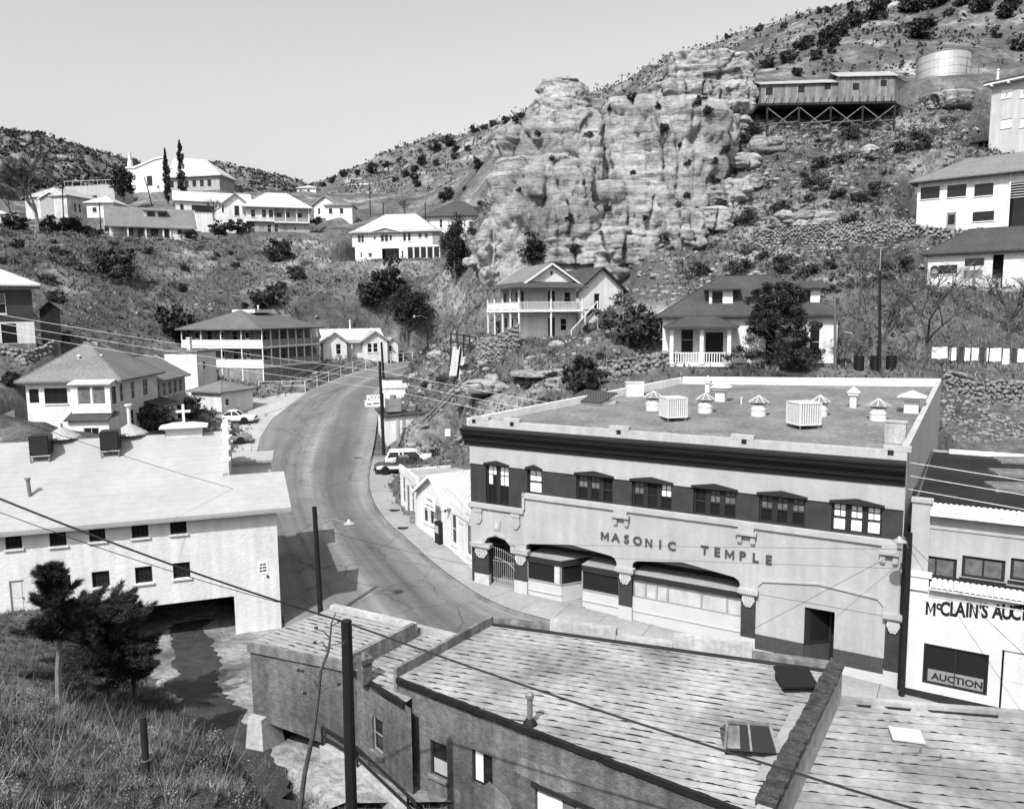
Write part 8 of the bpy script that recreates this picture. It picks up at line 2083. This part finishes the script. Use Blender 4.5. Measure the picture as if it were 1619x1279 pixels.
juniper(o1, ax1, 60, lambda f: .95 * (1 - f) ** .8 + .1, 30000, 'slender leaning juniper with bare pale trunk by the church door', 401, [Vector((0, 0, -1.5)), at(92, 1060, 21.5) - o1, *ax1])
o2 = at(165, 1095, 26.5); o2.z = hz(o2.x, o2.y)
ax2 = [at(px, py, 26.5) - o2 for px, py in ((172, 1075), (165, 1020), (140, 985), (125, 950))]
juniper(o2, ax2, 80, lambda f: 2.1 * (1 - f) ** .6 + .35, 62000, 'spreading dark juniper hanging over the underpass drive', 402, [Vector((0, 0, -.4)), *ax2[:2]])
o3 = at(215, 1100, 27.5); o3.z = hz(o3.x, o3.y)
ax3 = [at(px, py, 27.5) - o3 for px, py in ((212, 1080), (205, 1030), (190, 990), (192, 945))]
juniper(o3, ax3, 60, lambda f: 1.7 * (1 - f) ** .6 + .3, 44000, 'second juniper with upswept tips against the underpass opening', 403, [Vector((0, 0, -.4)), *ax3[:2]])
# yucca and agave stalk
p = at(40, 1075, 23.5); p.z = hz(p.x, p.y); yk = empty('yucca', p, 0, label='spiky yucca rosette in the weeds below the church', cat='plant')
for k in range(46):
    a = k * 2.39996; t = .25 + .75 * (k / 46); ob('leaf', MB().add([(math.cos(a + .9) * .03, math.sin(a + .9) * .03, .1), (math.cos(a - .9) * .03, math.sin(a - .9) * .03, .1), (math.cos(a) * .85 * t, math.sin(a) * .85 * t, 1.0 - .75 * t)], [(0, 1, 2)]), 'leaf_m', yk)
AGY = 12.5
ag = empty('agave_stalk', at(472, 1300, AGY), 0, label='thin dried century plant stalk with curling side branches', cat='plant')
A0 = at(472, 1300, AGY); apt = [at(px, py, AGY) - A0 for px, py in ((472, 1420), (472, 1300), (482, 1220), (495, 1160), (503, 1100), (507, 1060), (519, 1030), (522, 1010), (524, 985), (531, 968))]
ob('stalk', MB().tube(apt, [.05, .045, .042, .038, .033, .028, .022, .018, .014, .008], 7), 'bark', ag)
for (pts) in (((504, 1090), (496, 1075), (478, 1063)), ((504, 1098), (515, 1088), (536, 1084)), ((506, 1075), (490, 1060), (472, 1062)), ((519, 1030), (510, 1015), (498, 1018)), ((520, 1020), (532, 1018), (546, 1016)), ((521, 1008), (512, 998), (500, 995)), ((523, 990), (530, 986), (536, 984)), ((500, 1110), (488, 1100), (482, 1098))):
    q = [at(x, y, AGY) - A0 for x, y in pts]
    br = ob('branch', MB().tube(q, [.014, .011, .007], 5), 'bark', ag)
    pod = MB()
    for k in range(3): pod.lathe([(.004, 0), (.014, .03), (.004, .06)], tuple(q[-1] + Vector((.02 * k - .02, 0, .0))), 5)
    ob('seed_pod', pod, 'wood_shade_d', br)
# ================================================================== poles and wires
def pole(name, label, top, base, r0, r1, m_='pole', cat='pole', arms=0, group=None):
    e = empty(name, base, 0, label=label, cat=cat, group=group)
    t = top - base
    ob('shaft', MB().tube([(0, 0, -1.0), t * .5, t], [r0, (r0 + r1) / 2, r1], 10), m_, e)
    for k in range(arms):
        z = t * (1 - .06 * (k + 1))
        a = ob('crossarm', MB().box(z.x - 1.1, z.x + 1.1, z.y - .06, z.y + .06, z.z - .06, z.z + .06), 'wood_m', e)
        for s_ in (-.95, -.45, .45, .95): ob('insulator', MB().lathe([(.03, .06), (.05, .1), (.03, .18)], (z.x + s_, z.y, z.z), 6), 'frame_w', a)
    return e
def lampfix(e, a, b_, label=None):
    m_ = a.lerp(b_, .5) + Vector((0, 0, .35))
    o = ob('lamp_arm', MB().tube([a, m_, b_], .035, 6), 'steel_d', e)
    ob('lamp_shade', MB().lathe([(.05, .22), (.12, .12), (.3, .02), (.3, 0), (.1, -.02)], tuple(b_), 10), 'steel', o); ob('bulb', MB().lathe([(.08, -.02), (.12, -.12), (.05, -.24)], tuple(b_), 8), 'shade', o)
nt, nbse = at(547.5, 981, 16.6), at(557, 1330, 16.6)
npole = pole('utility_pole', 'thick black pole with sawn-off top behind the shop back wall', nt, Vector((nbse.x, nbse.y, hz(nbse.x, nbse.y))) if False else nbse, .135, .12)
sb = street(508, 985, .0); stp = at(497, 801, sb.y)
spl = pole('street_lamp', 'black pole with curved lamp arm at the bend of the street', stp, sb, .15, .12, cat='street lamp')
lampfix(spl, at(497, 832, sb.y) - sb, at(552, 828, sb.y) - sb)
for (xt, yt, xb, yb, lab, arms) in ((600, 571, 607, 716, 'dark pole standing beside the drive-in sign', 0), (603, 541, 609, 640, 'dark pole behind the white store', 0)):
    b_ = street(xb, yb, 0); pole('utility_pole', lab, at(xt, yt, b_.y), b_, .17, .13, arms=arms)
b_ = at(661, 558, 118); b_.z = hz(b_.x, b_.y); lp2 = pole('street_lamp', 'distant lamp pole where the road bends away', at(676, 500, 118), b_ + Vector((1.4, 0, 0)), .14, .1, cat='street lamp')
lampfix(lp2, at(676, 504, 118) - b_ - Vector((1.4, 0, 0)), at(655, 501, 118) - b_ - Vector((1.4, 0, 0)))
for (xt, yt, xb, yb, y, lab, arms, m_) in ((1391, 428, 1391, 600, 62.5, 'tall dark pole behind the lodge with thin mast on top', 0, 'pole'), (1320, 472, 1321, 600, 62.8, 'silvery grey pole at the corner of the white cottage', 0, 'pole_g'), (98, 275, 101, 372, 162, 'pole on the knoll by the cottonwood', 1, 'pole'), (228, 280, 240, 320, 180, 'leaning pole before the gymnasium', 0, 'pole'), (584, 290, 586, 345, 200, 'pole on the skyline left of the scrub hill', 0, 'pole'), (606, 320, 606, 345, 190, 'short pole above the pale roof', 0, 'pole'), (672, 320, 674, 375, 160, 'pole beside the dark hip roof', 0, 'pole'), (722, 335, 723, 400, 152, 'pole in front of the swept gable', 0, 'pole'), (1015, 120, 1016, 160, 150, 'pole on the cliff saddle', 0, 'pole_g'), (983, 118, 983, 140, 200, 'small pole with cross arm on the ridge', 1, 'pole_g'), (157, 320, 160, 375, 160, 'thin pole at the bungalow gable', 0, 'pole')):
    b_ = at(xb, yb, y); pole('utility_pole', lab, at(xt, yt, y), b_, .13, .1, m_, arms=arms)
mast = empty('aerial_mast', at(1391, 430, 62.5), 0, label='thin television mast above the dark pole', cat='aerial'); ob('mast', MB().tube([(0, 0, -.2), (0, 0, 1.9)], .03, 6), 'steel', mast)
ob('element', MB().tube([(-.6, 0, 1.85), (.6, 0, 1.95)], .02, 5), 'steel', mast)
b_ = lb.wor((LW + .32, -.66, -1.2)); t_ = at(1441, 842, b_.y)
bp = pole('street_lamp', 'dark pole and steel lamp between the lodge and the auction shop', Vector((b_.x, b_.y, t_.z)), b_, .13, .11, cat='street lamp')
la = at(1436, 868, b_.y) - b_; lbp = at(1422, 856, b_.y - .9) - b_; lampfix(bp, la, lbp)
def wire(pts, r, m_, label, sag=.0, n=24, group=None):
    o = pts[0]
    mb = MB(); path = []
    for a, b_ in zip(pts, pts[1:]):
        for i in range(n + 1):
            t = i / n; p = a.lerp(b_, t); p.z -= sag * 4 * t * (1 - t); path.append(p - o)
    mb.tube(path, r, 5)
    w = ob('power_line', mb, m_, label=label, cat='cable', group=group); w.location = o
    return w
PT = at(548, 984, 16.6)
wire([at(-60, 764, 15), PT, at(1560, 1312, 11)], .022, 'wire', 'thick black cable tied to the sawn-off pole', .12)
wire([at(-40, 795, 15.5), at(440, 952, 18)], .009, 'wire', 'thin line under the thick cable across the church wall', .1)
wire([at(-40, 640, 30), at(436, 790, 42)], .012, 'wire', 'service line crossing the church roof', .2)
WH = [(498, 605, 700, 'upper'), (512, 618, 724, 'middle'), (524, 632, 742, 'lower')]
for k, (ya, yb, yc, nm) in enumerate(WH):
    wire([at(-60, ya - 11, 62), at(603, yb - 18, 78)], .018, 'wire_l', '%s bare wire above the boarding house roof' % nm, .3)
    wire([at(603, yb - 18, 78), at(1750, 780 + k * 24, 28)], .014, 'wire_l', '%s bare wire strung before the black cornice' % nm, .25)
wire([at(742, 860, 44.0), at(1421, 868, 32)], .009, 'wire', 'slack line across the cream front under the letters', .0)
wire([at(1180, 1000, 33), at(1440, 862, 32.2)], .009, 'wire', 'guy line slanting over the blank bay', .0); wire([at(1441, 860, 32.3), at(1680, 1090, 27)], .012, 'wire', 'drop line crossing the painted shop lettering', .1)
wire([at(500, 835, 40), at(800, 905, 44)], .01, 'wire', 'line crossing the street from the lamp pole', .1)
wire([at(602, 590, 80), at(335, 680, 60)], .01, 'wire', 'line over the parked cars', .2)
# ================================================================== cars
def car(p, rz, body, roofm, label, wagon=False, L=5.0, two=None):
    e = empty('parked_car', p, rz, label=label, cat='car', group='cars parked by the road')
    w = .93
    # lower body: stations along x (front +x), with deck height and half width
    st = [(-L / 2, .78, .78), (-L / 2 + .12, .86, .88), (-L / 2 + .9, .92, .92), (-.9, .95, .93), (.55, .96, .93), (L / 2 - 1.2, .95, .92), (L / 2 - .25, .9, .88), (L / 2, .78, .8)]
    V, F = [], []
    for (x, h, hw) in st:
        ring = [(-hw * .96, .3), (-hw, .5), (-hw * .99, h - .12), (-hw * .9, h), (0, h + .04), (hw * .9, h), (hw * .99, h - .12), (hw, .5), (hw * .96, .3)]
        V += [(x, y, z) for y, z in ring]
    n = 9
    for i in range(len(st) - 1):
        for k in range(n - 1): F.append((i * n + k, i * n + k + 1, (i + 1) * n + k + 1, (i + 1) * n + k))
        F.append((i * n + n - 1, i * n, (i + 1) * n, (i + 1) * n + n - 1))
    F += [tuple(range(n)), tuple(range(len(V) - 1, len(V) - n - 1, -1))]
    b_ = ob('body', MB().add(V, F), body, e, smooth=True)
    x0, x1 = (-L / 2 + .2, .75) if wagon else (-1.25, .8)
    t0, t1 = (x0 + .25, x1 - .55) if wagon else (x0 + .6, x1 - .55)
    ob('glasshouse', MB().add([(x0, -.84, .93), (x1, -.84, .93), (x1, .84, .93), (x0, .84, .93), (t0, -.68, 1.42), (t1, -.68, 1.42), (t1, .68, 1.42), (t0, .68, 1.42)], [(0, 1, 5, 4), (1, 2, 6, 5), (2, 3, 7, 6), (3, 0, 4, 7), (4, 5, 6, 7)]), 'glass', e)
    rv = [(t0 - .06, -.69, 1.42), (t1 + .06, -.69, 1.42), (t1 + .06, .69, 1.42), (t0 - .06, .69, 1.42), (t0 + .12, -.55, 1.54), (t1 - .15, -.55, 1.54), (t1 - .15, .55, 1.54), (t0 + .12, .55, 1.54)]
    ob('roof', MB().add(rv, [(0, 1, 5, 4), (1, 2, 6, 5), (2, 3, 7, 6), (3, 0, 4, 7), (4, 5, 6, 7), (3, 2, 1, 0)]), roofm, e)
    pm = MB()
    for s_ in (-1, 1):
        for (xa, xb) in ((x0, t0), (x1, t1), ((x0 + x1) / 2 - .05, (t0 + t1) / 2 - .05)) + (((x0 * .65 + x1 * .35), (t0 * .65 + t1 * .35)),) * (1 if wagon else 0): pm.bar((xa, s_ * .85, .92), (xb, s_ * .69, 1.45), .07)
    ob('pillar', pm, roofm, e)
    for sx in (-L * .3, L * .3):
        for s_ in (-1, 1):
            wv = MB(); o_ = []
            wh = ob('wheel', MB().tube([(sx, s_ * .7, .34), (sx, s_ * .9, .34)], .34, 18), 'rubber', e); ob('hubcap', MB().tube([(sx, s_ * .9, .34), (sx, s_ * .925, .34)], [.2, .14], 14), 'chrome', wh)
            ob('wheel_arch', MB().tube([(sx, s_ * .72, .4), (sx, s_ * .945, .4)], [.42, .42], 18), 'black', e)
    for sx, nm in ((L / 2, 'headlight'), (-L / 2, 'tail_light')):
        for s_ in (-1, 1): ob(nm, MB().tube([(sx - .05, s_ * .66, .68), (sx + .04 * (1 if sx > 0 else -1), s_ * .66, .68)], .1, 10), 'chrome' if sx > 0 else 'card', e)
        ob('bumper', MB().box(sx - .09, sx + .09, -.92, .92, .38, .54), 'chrome', e)
    if two:
        for s_ in (-1, 1): ob('side_panel', MB().box(-L / 2 + .3, L / 2 - .25, s_ * .935 - .004, s_ * .935 + .004, .56, .8), two, e)
    return e
c1_ = street(366, 669, .015); car(c1_, math.pi + .1, 'carw', 'carw', 'white sedan parked alone on the gravel apron', False, 5.5)
c2_ = street(358, 702, .015); car(c2_, math.pi + .25, 'carg', 'card', 'dull two-tone sedan half hidden by the church gable')
c3_ = street(655, 736, .0); c3_.z += .05; car(c3_, .12, 'carw', 'carw', 'long white station wagon nosed against the bank', True, 5.4)
c4_ = street(636, 747, .015); car(c4_, math.pi + .12, 'card', 'card', 'dark car with white side panel in front of the station wagon', False, 5.0, 'carw')
# ================================================================== street and yard furniture
fpts = [street(*q) for q in ((412, 619), (485, 618), (522, 602), (560, 587), (600, 577), (640, 571), (668, 567))]
fe = empty('road_fence', fpts[0], 0, label='pipe and wire fence along the outer edge of the road', cat='fence')
mbr = MB(); acc = []
for a, b_ in zip(fpts, fpts[1:]):
    n = max(2, int((b_ - a).length / 2.2))
    for i in range(n): acc.append(a.lerp(b_, i / n))
acc.append(fpts[-1])
for p in acc: ob('fence_post', MB().tube([p - fpts[0] + Vector((-.25, .2, -.5)), p - fpts[0] + Vector((-.25, .2, 1.35))], .055, 6), 'frame_w', fe)
for a, b_ in zip(acc, acc[1:]):
    for z in (.7, 1.3): mbr.bar(a - fpts[0] + Vector((-.25, .2, z)), b_ - fpts[0] + Vector((-.25, .2, z)), .05)
ob('fence_rail', mbr, 'frame_w', fe)
p = at(232, 1222, 13); p.z = hz(p.x, p.y)
fp_ = empty('fence_post', p - Vector((0, 0, .1)), 0, label='short weathered dark post standing in the weeds', cat='post')
ob('shaft', MB().tube([(0, 0, -.4), (.0, 0, at(232, 1133, 13).z - p.z + .1)], [.065, .06], 9), 'wood_shade_d', fp_); ob('wire_tie', MB().lathe([(.075, .7), (.075, .72)], n=9), 'steel_d', fp_)
tc_ = on_walk(654, 826); tcn = empty('litter_barrel', tc_, 0, label='grey litter barrel on the pavement before the gable shop', cat='barrel')
ob('drum', MB().lathe([(.28, 0), (.3, .25), (.28, .3), (.3, .55), (.28, .6), (.29, .85)], n=14), 'steel_d', tcn); ob('rim', MB().lathe([(.31, .83), (.31, .88), (.25, .88)], n=14), 'steel_d', tcn)
vm_ = on_walk(697, 858); vm = empty('newspaper_stand', vm_, s2_.rz, label='dark news and drinks stand outside the gable shop', cat='stand')
ob('cabinet', MB().box(-.35, .35, -.3, .3, 0, 1.5), 'black', vm); ob('poster', MB().box(-.28, .28, -.32, -.301, .75, 1.25), 'greywall', vm); ob('rack', MB().box(-.6, -.36, -.25, .1, .05, .6), 'frame_w', vm)
sn_ = ground(708, 694); sge = empty('notice_board', sn_, .1, label='small blank white board on the bank above the cars', cat='sign'); ob('board', MB().box(-.28, .28, -.02, .02, .3, 1.05), 'paper', sge); ob('post', MB().box(-.04, .04, .021, .06, -.3, .9), 'wood_shade_d', sge)
for k, (px, py, lab) in enumerate(((624, 806, 'dark iron cover set in the pavement by the false-front shop'), (637, 834, 'dark iron cover set in the pavement by the litter barrel'), (566, 723, 'dark iron cover on the road edge near the parked cars'))):
    p = street(px, py, .136 if k < 2 else .008); ob('manhole_cover', MB().lathe([(.42, -.02), (.42, .004), (.36, .006)], n=18), 'black', label=lab, cat='manhole').location = p
# clothes line with washing
l0, l1 = at(1470, 548, 64.6), at(1660, 552, 63.8)
cle = empty('clothes_line', Vector((l0.x, l0.y, 10.9)), 0, label='clothes line strung across the yard behind the stone wall', cat='clothes line'); O_ = Vector((l0.x, l0.y, 10.9))
for t in (.18, .5, .95): q = l0.lerp(l1, t) - O_; ob('post', MB().tube([(q.x, q.y, -.3), (q.x, q.y, q.z + .1)], .05, 6), 'wood_shade_d', cle)
ob('line', MB().tube([l0 - O_, l1 - O_], .015, 4), 'wire', cle)
t = .02; kk = 0; RW_ = random.Random(6)
labs = ['wide white sheet', 'white towel', 'narrow dark towel', 'white pillowcase', 'white shirt', 'dark trousers', 'second wide white sheet', 'white cloth', 'black cloth', 'white tablecloth', 'grey blanket', 'long white sheet']
for kk in range(12):
    wd = (1.3, .5, .4, .45, .6, .4, 1.2, .5, .4, .9, .7, 1.6)[kk]; hh_ = 1.25 * (.8, .9, 1.15, .9, .85, 1.2, .9, 1.1, 1.1, .9, 1.0, 1.0)[kk]
    q = l0.lerp(l1, t); V = []
    for i in range(9):
        for j in range(5): V.append((wd * i / 8, .07 * math.sin(i * 1.3 + kk) * (j / 4), -hh_ * j / 4 + .03 * math.sin(i + kk) * (j / 4) - .02 * math.sin(i / 8 * 3.14)))
    F = [(i * 5 + j, i * 5 + j + 1, i * 5 + j + 6, i * 5 + j + 5) for i in range(8) for j in range(4)]
    o = ob('washing', MB().add(V, F), 'cloth_d' if kk in (2, 5, 8) else ('greywall' if kk == 10 else 'cloth'), smooth=True, label=labs[kk] + ' pegged on the yard clothes line', cat='laundry', group='washing on the line'); o.location = q
    t += (wd + RW_.uniform(.05, .2)) / (l1 - l0).length
for k, (px, lab) in enumerate(((1357, 'rusted oil drum behind the lodge parapet near the dark pole'), (1383, 'oil drum at the foot of the dark pole'), (1408, 'oil drum standing apart behind the lodge parapet'))):
    p = at(px, 598, 63); ob('oil_drum', MB().lathe([(.4, -.3), (.4, .3), (.42, .32), (.4, .34), (.4, .62), (.42, .64), (.4, .66), (.4, 1.0), (.36, 1.0), (.36, .96)], n=14), 'black', label=lab, cat='drum').location = (p.x, p.y, 11.0)
# plank ramps and trestle by the balcony house
rp = ground(722, 590); tr_ = empty('ore_chute', rp, .15, label='old plank chutes and dark trestle on the bank beside the stone wall', cat='chute')
yv = rp.y - .6
for (xa, ya, xb, yb, wd) in ((723, 540, 716, 595, .8), (735, 552, 730, 605, .75), (750, 565, 742, 612, .7)):
    a = Matrix.Rotation(-.15, 3, 'Z') @ (at(xa, ya, yv + 2.5) - rp); b_ = Matrix.Rotation(-.15, 3, 'Z') @ (at(xb, yb, yv - 1.2) - rp)
    ob('plank', MB().bar(a, b_, wd, .12), 'concrete', tr_)
for (xa, ya, xb, yb) in ((713, 525, 712, 580), (722, 522, 724, 560), (733, 528, 733, 570), (742, 530, 744, 580), (752, 532, 753, 565)): ob('trestle_post', MB().bar(Matrix.Rotation(-.15, 3, 'Z') @ (at(xa, ya, yv + 1.8) - rp), Matrix.Rotation(-.15, 3, 'Z') @ (at(xb, yb, yv + 1.6) - rp), .18), 'wood_shade_d', tr_)
ob('trestle_rail', MB().bar(Matrix.Rotation(-.15, 3, 'Z') @ (at(712, 527, yv + 1.7) - rp), Matrix.Rotation(-.15, 3, 'Z') @ (at(753, 534, yv + 1.7) - rp), .16).bar(Matrix.Rotation(-.15, 3, 'Z') @ (at(712, 540, yv + 1.7) - rp), Matrix.Rotation(-.15, 3, 'Z') @ (at(753, 548, yv + 1.7) - rp), .16), 'wood_shade_d', tr_)
pa, pb = ground(750, 590), ground(668, 670)
pp_ = empty('pipe_run', pa, 0, label='pair of pale water pipes running down the bank', cat='pipe')
for d in (0, .5): ob('pipe', MB().tube([Vector((d, 0, .35)), (pb - pa) * .5 + Vector((d, 0, .45)), pb - pa + Vector((d, 0, .3))], .09, 6), 'wood_m', pp_)
# rocks lying about, single ones
for k, (px, py, r, lab) in enumerate(((690, 562, 12, 'big pale boulder split beside the road cut'), (745, 415, 12, 'pale boulder at the cliff corner'), (880, 545, 10, 'pale slab on the path to the balcony house'), (780, 600, 12, 'angular block on the rock overhang'), (1375, 238, 12, 'white boulder on the scree'), (1265, 355, 12, 'white slab above the terrace wall'), (1180, 300, 9, 'white block under the cliff end'), (1240, 340, 11, 'long white slab on the scree'), (1300, 395, 7, 'white rock in the terrace wall gap'))):
    p = ground(px, py); s = mm_(r, p.y); v_, f_ = ICO3; rr = random.Random(k)
    mb = MB().add([(v.x * s * 1.25 * (1 + .25 * noise.noise(v * 1.7 + Vector((k, 0, 0)))), v.y * s * (1 + .25 * noise.noise(v * 1.9 + Vector((0, k, 0)))), v.z * s * .7 * (1 + .3 * noise.noise(v * 2.1 + Vector((0, 0, k))))) for v in v_], f_)
    o = ob('boulder', mb, 'rock', label=lab, cat='rock'); o.location = p
# overhang: the rock shelf under the bank
bv, bf = [], []
for a in (dict(px=785, py=612, hw=42, hh=7, y=-1, seed=41, p=5, sub=ICO5, rough_=.9), dict(px=850, py=590, hw=44, hh=6, y=-1, seed=42, p=5, sub=ICO5, rough_=.9), dict(px=885, py=604, hw=28, hh=7, y=-1, seed=44, p=5, sub=ICO5, rough_=.8), dict(px=735, py=640, hw=22, hh=6, y=-1, seed=45, p=4, sub=ICO5, rough_=.7)):
    v_, f_ = rock_mass(**a); o_ = len(bv); bv += v_; bf += [tuple(i + o_ for i in f) for f in f_]
ob('rock_shelf', np_mesh('rock_shelf', bv, bf), 'rock', kind='structure', label='overhanging rock shelf on the bank above the cars')
print('objects', len(bpy.data.objects), 'tris', sum(len(m.polygons) for m in bpy.data.meshes))
